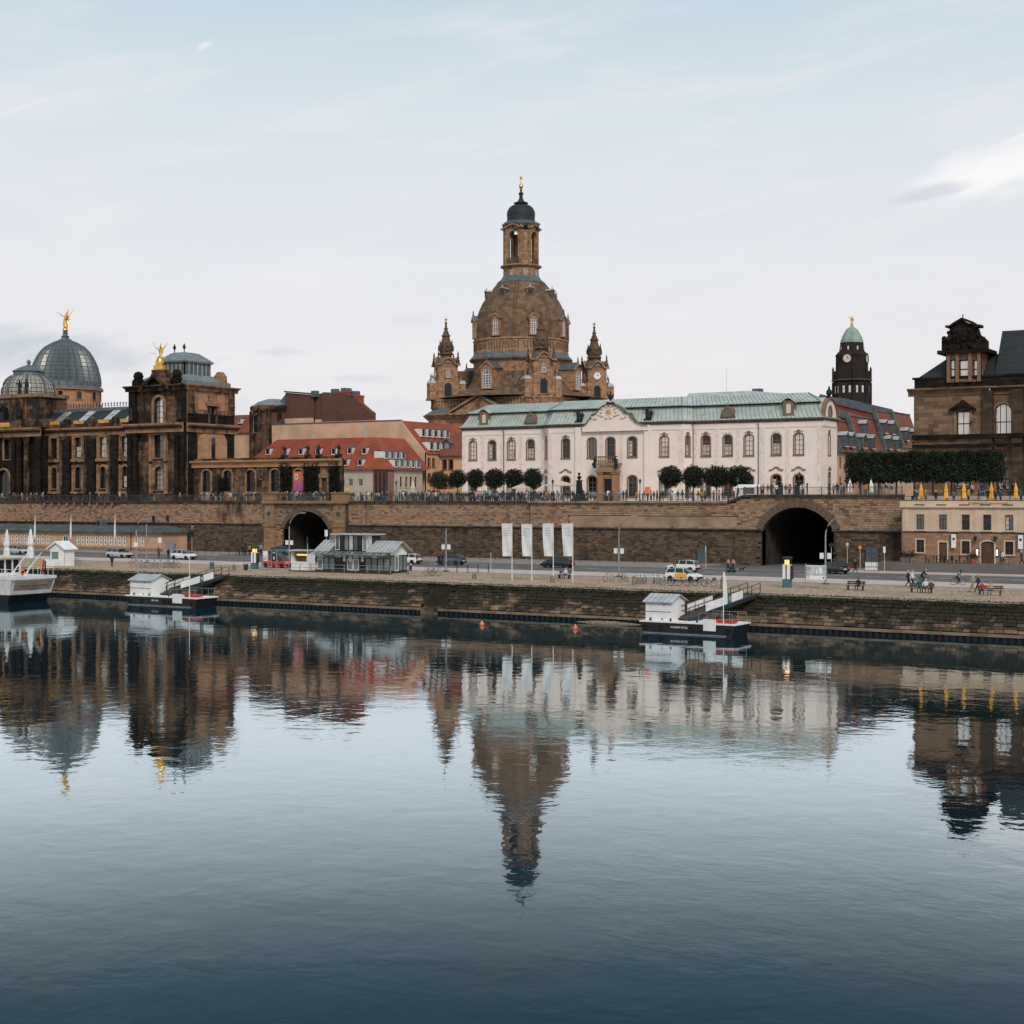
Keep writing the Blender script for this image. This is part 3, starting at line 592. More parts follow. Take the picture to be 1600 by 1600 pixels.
for key, (Mx, ln, ss) in faces.items():
    small = key in 'lrE'; wU = .66 if small else 1.4; wLo = .66 if small else 1.5
    if key == 'E': wU = .8; wLo = .9
    ops = []
    for i, s in enumerate(ss):
        door = key == 'C' and i == 2; big = key == 'C' and i in (1, 3)
        ops.append((s, UPZ - (.9 if door else 0), (1.5 if door or big else wU), UPH + (.9 if door else 0), .42 if not small else .25, 'd' if door else 'u'))
        if not door: ops.append((s, LOZ, wLo + (.1 if big else 0), LOH - .3, .5 if not small else .25, 'l'))
    wall_b.M = PB.O @ Mx
    wall(wall_b, 0, ln, BZ, EZ - .2, [o[:5] for o in ops], .34)
    for o in ops:
        PB.win(Mx, o[0], o[1], o[2], o[3], o[4], 2 if o[2] > .9 else 1, 4 if o[5] != 'l' else 4, 'wood_window', 'brown_stone', .2, choose(*glk) if o[5] == 'u' else choose('glass_dark', 'glass_mid', 'glass_dark'), depth=.32, bar=.07, blind=.35)
    # lesenes between bays and a thin string under the eaves
    b = PB.mb(Mx); b.box(0, ln, -.07, .0, EZ - 1.45, EZ - 1.30)
    if not small:
        cuts = [0.35] + [(ss[i] + ss[i + 1]) / 2 for i in range(len(ss) - 1)] + [ln - .35]
        for x in cuts: b.box(x - .32, x + .32, -.055, 0, BZ, EZ - 1.45)
    else:
        for x in (.12, ln - .12): b.box(x - .12, x + .12, -.055, 0, BZ, EZ - 1.45)
    PB.part('wall_trim', ['palace_trim'], b)
    for i, s in enumerate(ss):                       # hood mouldings over the ground floor, crests over the first floor
        if key == 'C' and i in (1, 2, 3): continue
        w2 = 1.15 if not small else .55
        hp = [(-w2, .0), (-w2 * .75, .0), (-w2 * .5, .12), (-w2 * .25, .38), (0, .46), (w2 * .25, .38), (w2 * .5, .12), (w2 * .75, .0), (w2, .0)]
        b = PB.mb(Mx @ Matrix.Translation((s, 0, LOZ + LOH + .35))); b.loft([[(x, -.22, z), (x, .02, z + .02), (x, .02, z + .2), (x, -.22, z + .18)] for x, z in hp]); PB.part('hood_moulding', ['brown_stone'], b)
        b = PB.mb(Mx @ Matrix.Translation((s, 0, UPZ + UPH + .18)))
        b.prism([(-.16, 0), (-.26, .35), (0, .48), (.26, .35), (.16, 0)], -.16, .02); b.prism([(-.8 if not small else -.4, .1), (-.3, .3), (-.3, .2), (-.7 if not small else -.35, .02)], -.08, .02); b.prism([(.3, .2), (.3, .3), (.8 if not small else .4, .1), (.7 if not small else .35, .02)], -.08, .02)
        PB.part('window_crest', ['brown_stone' if i % 2 == 0 else 'palace_trim'], b)
wall_b.M = PB.O; wall_b.box(uL, uL + .02, VS, VS + wd, BZ, EZ); wall_b.box(uL, uR, VS + wd - .02, VS + wd, BZ, EZ)
PB.part('wall', ['palace_wall'], wall_b)
b = PB.mb(); b.loft([ring3(inset(foot, i), z) for i, z in ((0, EZ - .55), (-.12, EZ - .5), (-.2, EZ - .28), (-.5, EZ - .18), (-.55, EZ), (0, EZ))]); PB.part('cornice', ['cornice_brown'], b)
prof = [(-.5, EZ), (-.1, EZ + .22), (.42, EZ + .95), (.8, EZ + 1.75), (1.02, EZ + 2.5)]; prof2 = [(.62, EZ + 2.5), (.6, EZ + 2.62), (2.3, EZ + 3.45), (min(4.0, wd / 2 - .2), EZ + 4.15)]
b = PB.mb(); b.loft([ring3(inset(foot, i), z) for i, z in prof]); b.loft([ring3(inset(foot, i), z) for i, z in prof2])
rf = PB.part('roof', ['copper'], b)
b = PB.mb()
for pr, stp in ((prof, .72), (prof2[1:], .72)):
    ins = [inset(foot, i) for i, z in pr]
    for e in range(6):
        n = max(1, int(math.dist(foot[e], foot[e + 1]) / stp))
        for k in range(n + 1):
            f = k / n; pts = [(P[e][0] * (1 - f) + P[e + 1][0] * f, P[e][1] * (1 - f) + P[e + 1][1] * f, z + .02) for P, (i, z) in zip(ins, pr)]
            b.tube(pts, .045, 4)
plain('copper_seam', (.21, .26, .23), .7, 0, .25)
stuff(PB.part('standing_seams', ['copper_seam'], b, rf))
b = PB.mb(); b.loft([ring3(inset(foot, i), z) for i, z in ((.75, EZ + 2.28), (.5, EZ + 2.4), (.45, EZ + 2.49), (.9, EZ + 2.495))], cap=False); PB.part('roof_edge', ['bronze_dark'], b, rf)
# gable over the centre
GP = [(909.6, 667.8), (916, 663), (921, 656.8), (925.4, 649), (932.5, 646.2), (936, 640.5), (941, 636), (947, 633.4), (953.5, 632.6), (960, 633.2), (967, 636), (973, 641), (976, 645.6), (983.5, 646.4), (986, 652), (994, 659.5), (1004, 663.5), (1013, 665)]
GQ = [(U(x, VC - .6), Z(x, y, VC - .6)) for x, y in GP]; GQ = [(x, max(z, EZ - .5)) for x, z in GQ]
b = PB.mb(); b.prism([(GQ[0][0], EZ - 1.4)] + GQ + [(GQ[-1][0], EZ - 1.4)], VC - .62, VC + .5)
for p in (905, 1013): b.box(U(p, VC) - .55, U(p, VC) + .55, VC - .42, VC, BZ, EZ - .62)
dropc = U(954, VC)
gb = PB.part('gable', ['palace_wall'], b)
b = PB.mb(); b.loft([[(x, VC - .95, z - .02), (x, VC - .95, z + .14), (x, VC + .6, z + .18), (x, VC + .6, z)] for x, z in GQ], cap=True); PB.part('gable_moulding', ['cornice_brown'], b, gb)
b = PB.mb(); b.loft([[(x, VC + .4, z + .1), (x, VC + .4, z + .3), (x, VC + 4.5, z + .3), (x, VC + 4.5, z + .1)] for x, z in GQ]); PB.part('gable_roof', ['copper'], b, gb)
b = PB.mb(side(dropc, VC - .64, 0, 26.7)); b.M = b.M @ Matrix.Rotation(R(90), 4, 'X'); b.lathe([(.45, 0), (.42, .14), (.25, .2)], 12, m=1); b.lathe([(.72, 0), (.70, .08)], 12)
for k in range(10): a = k * .628; b.ball((1.15 * math.cos(a) * 1.2, 1.0 * math.sin(a), .05), .26, 6)
for k in range(7): b.ball((-.75 + .25 * k, 1.75 + .12 * math.sin(k * 1.05), .1), .14, 6)
for sg in (-1, 1):
    for k in range(5): b.ball((sg * (1.5 + .42 * k), -.5 - .16 * k + .3 * math.sin(k * 2), .05), .22, 6)
PB.part('crest', ['palace_trim', 'gold_paint'], b, gb)
for p, yy in ((904, VC - .1), (1012, VC - .1)):
    b = PB.mb(); ux = U(p, yy); b.box(ux - .7, ux + .7, yy - .1, yy + .9, EZ, EZ + .5); figure(b, ux - .3, yy + .4, EZ + .45, 2.0, 0, 1, 1); figure(b, ux + .45, yy + .4, EZ + .45, 1.6, 0, -1, 1); b.ball((ux, yy + .4, EZ + .75), .6, 8); PB.part('roof_statue', ['bronze_dark'], b, smooth=60)
b = PB.mb(); zt = max(z for x, z in GQ) + .15; b.frus(dropc, VC, zt, zt + .55, .75, .4, .35, .3); b.lathe([(.12, zt + .5), (.2, zt + .8), (.42, zt + 1.1), (.45, zt + 1.35), (.3, zt + 1.6), (.12, zt + 1.75), (.16, zt + 1.95), (.05, zt + 2.2), (.02, zt + 2.7)], 8, dropc, VC)
for sg in (-1, 1): b.tube([(dropc + sg * .3, VC, zt + 1.2), (dropc + sg * .6, VC, zt + 1.5), (dropc + sg * .5, VC, zt + 1.8)], .1, 5)
PB.part('finial', ['bronze_dark'], b, gb, smooth=60)
# portal with balcony
bzz = UPZ - .9; pw = 1.9; pc = dropc; yb = VC - .3
b = PB.mb()
for sg in (-1, 1): b.box(pc + sg * 1.35 - .5, pc + sg * 1.35 + .5, yb - .9, yb - .01, BZ, 16.4); b.box(pc + sg * 1.4 - .6, pc + sg * 1.4 + .6, yb - 1.1, yb, 16.4, 16.75)
b.prism([(pc - .86, BZ + 4.1), (pc - .86, 16.4), (pc + .86, 16.4), (pc + .86, BZ + 4.1)], yb - .6, yb - .02)
arcp = [(pc + 2.1 * math.cos(math.pi * i / 12), 16.75 + max(0, 1.0 * math.sin(math.pi * i / 12) - .15)) for i in range(13)]
b.prism(arcp[::-1] + [(pc + 2.0, 16.7), (pc - 2.0, 16.7)][::1], yb - 1.2, yb); por = PB.part('portal', ['portal_stone'], b)
b = PB.mb(); b.box(pc - .85, pc + .85, yb - .25, yb - .02, BZ, BZ + 4.1); b.box(pc - .05, pc + .05, yb - .3, yb - .25, BZ, BZ + 4); PB.part('door', ['black_paint'], b, por)
b = PB.mb(); b.box(pc - .75, pc + .75, yb - .66, yb - .61, BZ + 4.35, BZ + 4.7)
for k in range(7): b.box(pc - .62 + k * .19, pc - .50 + k * .19, yb - .68, yb - .66, BZ + 4.42, BZ + 4.63, 1)
PB.part('door_sign', ['brown_stone', 'gold_paint'], b, por)
b = PB.mb(); b.box(pc - 2.3, pc + 2.3, yb - 1.5, yb - .01, bzz - .35, bzz - .08); bal = PB.part('balcony', ['portal_stone'], b)
b = PB.mb(); b.box(pc - 2.2, pc + 2.2, yb - 1.5, yb - 1.25, bzz + .92, bzz + 1.07); PB.part('balcony_rail', ['cornice_brown'], b, bal)
blm = MB(); blm.lathe([(.06, 0), (.11, .12), (.15, .32), (.08, .6), (.05, .75), (.10, .92), (.1, 1.0)], 8); blm = blm.mesh('baluster', ['portal_stone'], 60)
for k in range(9): ob('baluster', blm, bal, mat=PB.O @ side(pc - 1.36 + k * .34, yb - 1.37, 0, bzz - .08))
for sg in (-1, 1): b = PB.mb(); figure(b, pc + sg * 1.95, yb - 1.6, bzz - .9, 1.9, 0, sg, 1); b.ball((pc + sg * 2.1, yb - 1.7, bzz - .3), .35, 7); PB.part('statue', ['bronze_dark'], b, bal, smooth=60)
# dormers
for p, kind in ((756, 'w'), (829, 'o'), (1137, 'o'), (1232, 'w')):
    v_ = VS; ux = U(p, v_); z0 = EZ + .45
    b = PB.mb(); 
    if kind == 'w':
        wall(b, ux - .95, ux + .95, z0, z0 + 2.3, [(ux, z0 + .35, .85, 1.6, .3)], .25, v_ - .05); b.box(ux - .95, ux - .9, v_ - .05, v_ + 1.6, z0, z0 + 2.1); b.box(ux + .9, ux + .95, v_ - .05, v_ + 1.6, z0, z0 + 2.1)
        d = PB.part('dormer', ['brown_stone'], b); window(d, PB.O @ side(ux, v_ - .05), 0, z0 + .35, .85, 1.6, .3, 2, 3, 'frame_white', None, gl='glass_sky', depth=.24, bar=.05)
        ro_ = [(ux - 1.2, z0 + 1.95), (ux - .9, z0 + 2.2), (ux - .4, z0 + 2.55), (ux, z0 + 2.65), (ux + .4, z0 + 2.55), (ux + .9, z0 + 2.2), (ux + 1.2, z0 + 1.95)]
        b = PB.mb(); b.loft([[(x, v_ - .3, z), (x, v_ - .3, z + .14), (x, v_ + 1.7, z + .14), (x, v_ + 1.7, z)] for x, z in ro_]); b.prism([(ux - 1.3, z0 - .1), (ux - .95, z0 + .9), (ux - .95, z0 - .1)], v_ - .1, v_ + .3); b.prism([(ux + 1.3, z0 - .1), (ux + .95, z0 - .1), (ux + .95, z0 + .9)], v_ - .1, v_ + .3); PB.part('dormer_roof', ['copper', ], b, d)
    else:
        b.M = PB.O @ side(ux, v_ + .05, 0, z0 + .75) @ Matrix.Rotation(R(90), 4, 'X')
        b.lathe([(.55, .1), (.62, .25), (.85, .25), (.95, .05), (.95, -1.2)], 16, sx=1.15, cap=False); d = PB.part('dormer', ['brown_stone'], b)
        b = PB.mb(); b.M = PB.O @ side(ux, v_ + .05, 0, z0 + .75) @ Matrix.Rotation(R(90), 4, 'X'); b.lathe([(.6, .0), (.6, .12)], 16, sx=1.15); PB.part('glass', ['glass_mid'], b, d)
        b = PB.mb(); b.box(ux - 1.25, ux + 1.25, v_ - .2, v_ + .5, z0 - .2, z0 + .02); b.prism([(ux - 1.35, z0), (ux - .9, z0 + .75), (ux - .8, z0)], v_ - .15, v_ + .2); b.prism([(ux + 1.35, z0), (ux + .8, z0), (ux + .9, z0 + .75)], v_ - .15, v_ + .2); PB.part('scroll', ['cornice_brown'], b, d); b = PB.mb(); b.lathe([(.1, z0 + 1.6), (.22, z0 + 1.85), (.08, z0 + 2.05), (.03, z0 + 2.35)], 7, ux, v_ - .05); PB.part('finial', ['cornice_brown'], b, d)
# end gable on the right
b = PB.mb(side(uR, VS, R(90))); hwd = wd / 2
go = [(hwd + 3.0 * math.cos(math.pi * i / 14), EZ - .3 + 3.3 * math.sin(math.pi * i / 14)) for i in range(15)]
b.prism([(hwd - 3.0, EZ - 1.3)] + go[::-1] + [(hwd + 3.0, EZ - 1.3)], -.15, .4); g2 = PB.part('end_gable', ['palace_wall'], b)
b = PB.mb(side(uR, VS, R(90))); b.loft([[(x, -.5, z), (x, -.5, z + .18), (x, .5, z + .22), (x, .5, z)] for x, z in go]); PB.part('gable_moulding', ['brown_stone'], b, g2)
b = PB.mb(side(uR, VS, R(90))); b.loft([[(x, .3, z + .1), (x, .3, z + .28), (x, 3.5, z + .28), (x, 3.5, z + .1)] for x, z in go]); PB.part('gable_roof', ['copper'], b, g2)
b = PB.mb(side(uR, VS, R(90)) @ Matrix.Translation((hwd, -.15, EZ + .9)) @ Matrix.Rotation(R(90), 4, 'X')); b.lathe([(.95, .0), (.95, .12), (.62, .12), (.6, .02)], 16, sy=1.2); b.lathe([(.6, .0), (.6, .04)], 16, sy=1.2, m=1); PB.part('oculus', ['brown_stone', 'glass_dark'], b, g2)
b = PB.mb(side(uR, VS, R(90)) @ Matrix.Translation((hwd, 0, EZ + 3.1))); b.box(-.4, .4, -.3, .4, 0, .3); b.lathe([(.2, .3), (.5, .8), (.45, 1.2), (.15, 1.5), (.2, 1.7), (.02, 2.0)], 8); PB.part('urn', ['bronze_dark'], b, g2)
for p in (787, 1083, 1185):
    ux = U(p, VS - .12); b = PB.mb(); b.tube([(ux, VS - .55, EZ - .1), (ux, VS - .2, EZ - .8), (ux, VS - .12, EZ - 1.6), (ux, VS - .12, BZ)], .075, 6); PB.part('downpipe', ['lead_grey'], b)
b = MB(); b.tube([(0, 0, 0), (0, 0, 5.2)], .04, 5); tag(b.build('roof_mast', ['frame_white'], loc=(U(1135, VS + 5), VS + 5, EZ + 3.4)), 'thin pale mast standing on the palace roof ridge', 'mast')

# ------------------------------------------------------------------ domed church
stone('church_stone', (.49, .315, .195), (.30, .20, .132), (.035, .028, .022), .42, course=(1.15, .55), sc=.45, drip=.8)
stone('church_dome', (.25, .175, .115), (.15, .112, .08), (.045, .038, .032), .45, course=(1.6, .8), sc=.16, drip=.9)
stone('church_spire', (.20, .145, .10), (.11, .085, .065), (.028, .024, .021), .45, sc=.5)
FK = Bld('domed_church', 'huge sandstone church with a bell shaped dome and open stone lantern', 'church', *CW(2.45, 406), 3, TH)
def ang(a, r, z=0): return Matrix.Translation((r * math.sin(R(a)), -r * math.cos(R(a)), z)) @ Matrix.Rotation(R(a), 4, 'Z')   # frame standing r metres out at angle a, looking out
A0 = 14; DV = [A0 + 45 * k for k in range(8)]; DF = [A0 - 45 + 90 * k for k in range(4)]; DT = [A0 + 90 * k for k in range(4)]
def lb(): return MB()
hz = lambda y: 12.2 - 3 + (780 - y) / 5.75
def fpart(name, mats, b, parent=None, smooth=False): return b.build(name, mats, parent or FK.t, smooth)
def octo(d1, d2): # plan: long sides towards DF at distance d1, corners cut towards DT at d2
    pts = []
    for k in range(4):
        for a, b_, s in ((DT[k] - 45, DT[k], 0), (DT[k], DT[k] + 45, 0)):
            da, db = (d1, d2) if a in DF or (a + 360) in DF or abs(((a - DF[0]) % 90)) < 1e-6 else (d2, d1)
            n1 = Vector((math.sin(R(a)), -math.cos(R(a)))); n2 = Vector((math.sin(R(b_)), -math.cos(R(b_))))
            det = n1.x * n2.y - n1.y * n2.x; pts.append(((da * n2.y - db * n1.y) / det, (n1.x * db - n2.x * da) / det))
    return pts
b = lb(); z_e = hz(652); b.loft([ring3(octo(20, 25), 0), ring3(octo(20, 25), z_e)]); fpart('body', ['church_stone'], b)
b = lb(); b.loft([ring3(octo(d, e), z) for d, e, z in ((20, 25, z_e - 1.2), (20.5, 25.5, z_e - .8), (21.4, 26.3, z_e), (21.4, 26.3, z_e + .3), (20, 24.8, z_e + .6))]); fpart('cornice', ['church_stone'], b)
b = lb(); b.loft([ring3(octo(d, e), z) for d, e, z in ((21.2, 26.1, z_e + .3), (19.7, 24.3, z_e + 1.5))]); fpart('eaves_roof', ['lead_grey'], b)
b = lb(); b.loft([ring3(octo(19.3, 24), z_e + .5), ring3(octo(19.3, 24), hz(628))]); b.loft([ring3(octo(19.6, 24.3), hz(630)), ring3(octo(19.6, 24.3), hz(627.5))]); fpart('parapet', ['church_stone'], b)
pts = octo(19.5, 24.2); b = lb()
for i in range(8):
    p, q = Vector(pts[i]), Vector(pts[(i + 1) % 8]); n = int((q - p).length / 1.0)
    for k in range(n): c = p.lerp(q, (k + .5) / n); b.lathe([(.16, hz(641)), (.28, hz(638)), (.14, hz(633)), (.2, hz(630))], 5, c.x, c.y)
stuff(fpart('balusters', ['church_stone'], b))
for i in range(4):                                                 # pediments over the four long sides
    a = DF[i]; b = MB(ang(a, 20.6)); zz = z_e + .3
    b.prism([(-8.2, zz), (0, zz + 3.9), (8.2, zz)], -1.0, 5); b.prism([(-8.9, zz), (0, zz + 4.2), (8.9, zz), (8.9, zz + .45), (0, zz + 4.75), (-8.9, zz + .45)], -1.7, .5, 0); b.box(-8.9, 8.9, -1.7, .3, zz - .5, zz); pd = fpart('pediment', ['church_stone'], b)
    b = MB(ang(a, 20.6)); b.prism([(-9.0, zz + .5), (0, zz + 4.85), (9.0, zz + .5), (9.0, zz + .6), (0, zz + 5.0), (-9.0, zz + .6)], -1.6, 6); fpart('pediment_roof', ['lead_grey'], b, pd)
    b = MB(ang(a, 20.6)); figure(b, 0, -1.3, zz + .6, 2.2, 0, 0, 1); fpart('pediment_statue', ['church_spire'], b, pd, 60)
    for s in (-6, 0, 6): window(FK.t, ang(a, 20.05), s, z_e - 6, 2.2, 4.4, 1.1, 3, 4, 'frame_white', 'church_stone', .4, 'glass_mid', .4, .1)
for a in DF:                                                       # windows near the chamfered corners
    for s in (-14.5, 14.5): pass
# the bell shaped roof and drum
b = lb(); flare = [(23.5, 625.5), (20.8, 622), (18.2, 618), (16.4, 613.5), (15.0, 608), (14.0, 602), (13.4, 596), (13.1, 590), (12.95, 585)]
b.lathe([(r, hz(y)) for r, y in flare], 48); fpart('bell_roof', ['church_dome'], b, smooth=50)
b = lb(); b.lathe([(12.95, hz(586)), (12.9, hz(570)), (13.1, hz(568.5)), (13.1, hz(567.5)), (13.9, hz(566)), (14.0, hz(564))], 64); fpart('drum', ['church_stone'], b, smooth=30)
b = lb(); b.lathe([(14.1, hz(564.2)), (14.0, hz(563)), (13.1, hz(557.5)), (12.9, hz(555))], 64); fpart('drum_roof', ['lead_grey'], b, smooth=50)
b = lb(); b.lathe([(12.9, hz(556)), (12.95, hz(553)), (12.8, hz(551)), (12.8, hz(537)), (13.05, hz(536)), (13.05, hz(534)), (12.75, hz(533))], 64); fpart('frieze', ['church_stone'], b, smooth=30)
b = lb()
for k in range(96):
    if k % 12 < 1: continue
    b.M = ang(k * 3.75, 12.8); b.box(-.13, .13, -.14, .02, hz(550), hz(538.5))
stuff(fpart('frieze_panels', ['church_dome'], b))
DOME = [(12.75, 533.5), (12.75, 520), (12.5, 508), (12.05, 497), (11.4, 486), (10.5, 475), (9.6, 467), (8.6, 459.5), (7.5, 451), (6.35, 443)]
b = lb(); b.lathe([(r, hz(y)) for r, y in DOME], 64); fpart('dome', ['church_dome'], b, smooth=50)
b = lb()
for a in DV:
    for da in (-1.6, 1.6): b.tube([((r + .03) * math.sin(R(a + 22.5 + da * 12 / r)), -(r + .03) * math.cos(R(a + 22.5 + da * 12 / r)), hz(y)) for r, y in DOME], .16, 4)
stuff(fpart('dome_ribs', ['church_spire'], b))
b = lb(); b.lathe([(6.6, hz(443.5)), (6.4, hz(442)), (5.4, hz(437)), (5.0, hz(433))], 48); fpart('dome_collar', ['lead_grey'], b, smooth=50)
def dormer(a, r, z, w, h, rise, dep, kind=0):
    b = MB(ang(a, r, z)); wall(b, -w / 2 - .45, w / 2 + .45, 0, h + .8, [(0, .4, w, h - .2, rise)], .5); b.box(-w / 2 - .45, -w / 2 - .40, 0, dep, 0, h + .6); b.box(w / 2 + .40, w / 2 + .45, 0, dep, 0, h + .6)
    d = fpart('dormer', ['church_stone'], b); W = w / 2 + .8
    b = MB(ang(a, r, z)); b.prism([(-W, h + .3), (0, h + .3 + W * .75), (W, h + .3), (W, h + .6), (0, h + .6 + W * .85), (-W, h + .6)], -.35, .25); b.prism([(-W + .3, h + .35), (0, h + .3 + W * .7), (W - .3, h + .35)], -.05, .3); fpart('dormer_gable', ['church_stone'], b, d)
    b = MB(ang(a, r, z)); b.prism([(-W, h + .5), (0, h + .62 + W * .85), (W, h + .5), (W, h + .6), (0, h + .72 + W * .85), (-W, h + .6)], .0, dep); fpart('dormer_roof', ['lead_grey'], b, d)
    window(d, ang(a, r, z), 0, .4, w, h - .2, rise, 2 if w < 2 else 3, 6, 'frame_white', None, .2, 'glass_mid', .2, .12)
    b = MB(ang(a, r, z)); t_ = h + .6 + W * .85; b.lathe([(.16, t_), (.28, t_ + .4), (.1, t_ + .7), (.2, t_ + .95), (.02, t_ + 1.6)], 6); fpart('finial', ['church_spire'], b, d)
for a in DV: dormer(a, 13.3, hz(531.5), 1.5, 4.2, .75, 2)
for a in DF: dormer(a, 17.6, hz(614), 2.7, 5.0, 1.35, 6)
for a in DV:                                                       # round dormers high on the dome
    z = hz(463); b = MB(ang(a, 9.7, z)); b.box(-1.1, 1.1, 0, 1.5, -1.6, 1.0)
    b.M = ang(a, 9.7, z) @ Matrix.Rotation(R(90), 4, 'X'); b.lathe([(1.05, -.02), (1.05, .2), (.75, .2), (.72, .02)], 16); d = fpart('oculus_dormer', ['church_dome'], b)
    b = MB(ang(a, 9.7, z) @ Matrix.Rotation(R(90), 4, 'X')); b.lathe([(.74, .0), (.74, .06)], 16); fpart('glass', ['glass_dark'], b, d)
    b = MB(ang(a, 9.7, z)); b.loft([[(x, -.3, zz), (x, -.3, zz + .15), (x, 2.6, zz + .15), (x, 2.6, zz)] for x, zz in ((-1.35, .75), (-.7, 1.1), (0, 1.2), (.7, 1.1), (1.35, .75))]); b.lathe([(.14, 1.2), (.2, 1.6), (.02, 2.2)], 5); fpart('dormer_roof', ['zinc'], b, d)
# lantern
b = lb(); b.lathe([(4.75, hz(435)), (4.75, hz(421)), (5.0, hz(420)), (5.6, hz(418)), (5.6, hz(416.5)), (4.9, hz(415))], 32); fpart('lantern_base', ['church_stone'], b, smooth=30)
for a in DV: window(FK.t, ang(a, 4.78), 0, hz(432.5), .95, 1.5, .45, 2, 2, 'frame_white', 'church_stone', .2, 'glass_mid', -.0, .06)
zl0, zl1 = hz(416), hz(356)
for a in DT:                                                       # four broad corner piers, four tall arches between them
    b = MB(ang(a, 4.15)); b.box(-1.0, 1.0, -.3, .75, zl0, hz(364)); b.box(-1.2, 1.2, -.5, .9, zl0, hz(405)); b.box(-.5, .5, -.55, -.3, hz(405), hz(366)); b.box(-1.15, 1.15, -.5, .85, hz(366), hz(363)); fpart('lantern_pier', ['church_stone'], b)
for a in DF:
    hw_ = 2.75; Zb = hz(406)
    b = MB(ang(a, 4.0)); wall(b, -hw_, hw_, Zb - 2, hz(353), [(0, Zb - 2.01, 3.0, hz(364) - Zb + 2, 1.5)], .8, 0, n=14)
    ring(b, outline(3.0, hz(364) - Zb, 1.5, 14, Zb), outline(3.7, hz(364) - Zb + .35, 1.85, 14, Zb), -.18, .05, 0, False)
    hp = [(-hw_ - .3, 0), (-hw_ * .72, .08), (-hw_ * .4, .6), (0, .85), (hw_ * .4, .6), (hw_ * .72, .08), (hw_ + .3, 0)]
    b.loft([[(x, -.75, hz(359.5) + z), (x, .1, hz(359.5) + z - .3), (x, .1, hz(359.5) + z + .5), (x, -.75, hz(359.5) + z + .35)] for x, z in hp]); fpart('lantern_arch', ['church_stone'], b)
    b = MB(ang(a, 4.35)); b.box(-1.9, 1.9, -.1, .12, hz(407), hz(405.5)); b.box(-1.9, 1.9, -.08, .08, hz(414.5), hz(413))
    for q in range(12): b.lathe([(.07, hz(413.5)), (.12, hz(411)), (.06, hz(406.5))], 5, -1.7 + q * .31, 0)
    fpart('lantern_balustrade', ['church_spire'], b)
b = lb(); b.lathe([(4.6, hz(356.2)), (5.2, hz(352.5)), (5.25, hz(350)), (4.2, hz(347))], 8, a0=R(A0 + 22.5 - 90)); fpart('lantern_cornice', ['lead_grey'], b)
b = lb(); CAP = [(4.3, 350), (3.9, 347), (3.75, 342), (3.85, 337), (3.8, 331), (3.3, 325), (2.4, 321.2), (1.5, 319.8), (1.6, 318.8), (1.95, 318), (1.95, 316.8), (1.2, 315.4), (.75, 313), (.5, 309), (.48, 304.5), (.7, 303), (.7, 301.5), (.3, 300), (.22, 298), (.42, 297), (.2, 295.5)]
b.lathe([(r, hz(y)) for r, y in CAP], 24); fpart('lantern_cap', ['slate_dark'], b, smooth=45)
b = lb(); b.ball((0, 0, hz(290.8)), .62, 12, sz=1.25); fpart('orb', ['gold'], b, smooth=60)
b = lb(); b.tube([(0, 0, hz(287)), (0, 0, hz(274))], .10, 5); b.box(-.45, .45, -.08, .08, hz(279.5), hz(278.2)); b.ball((0, 0, hz(277.5)), .38, 7); fpart('cross', ['gold'], b)
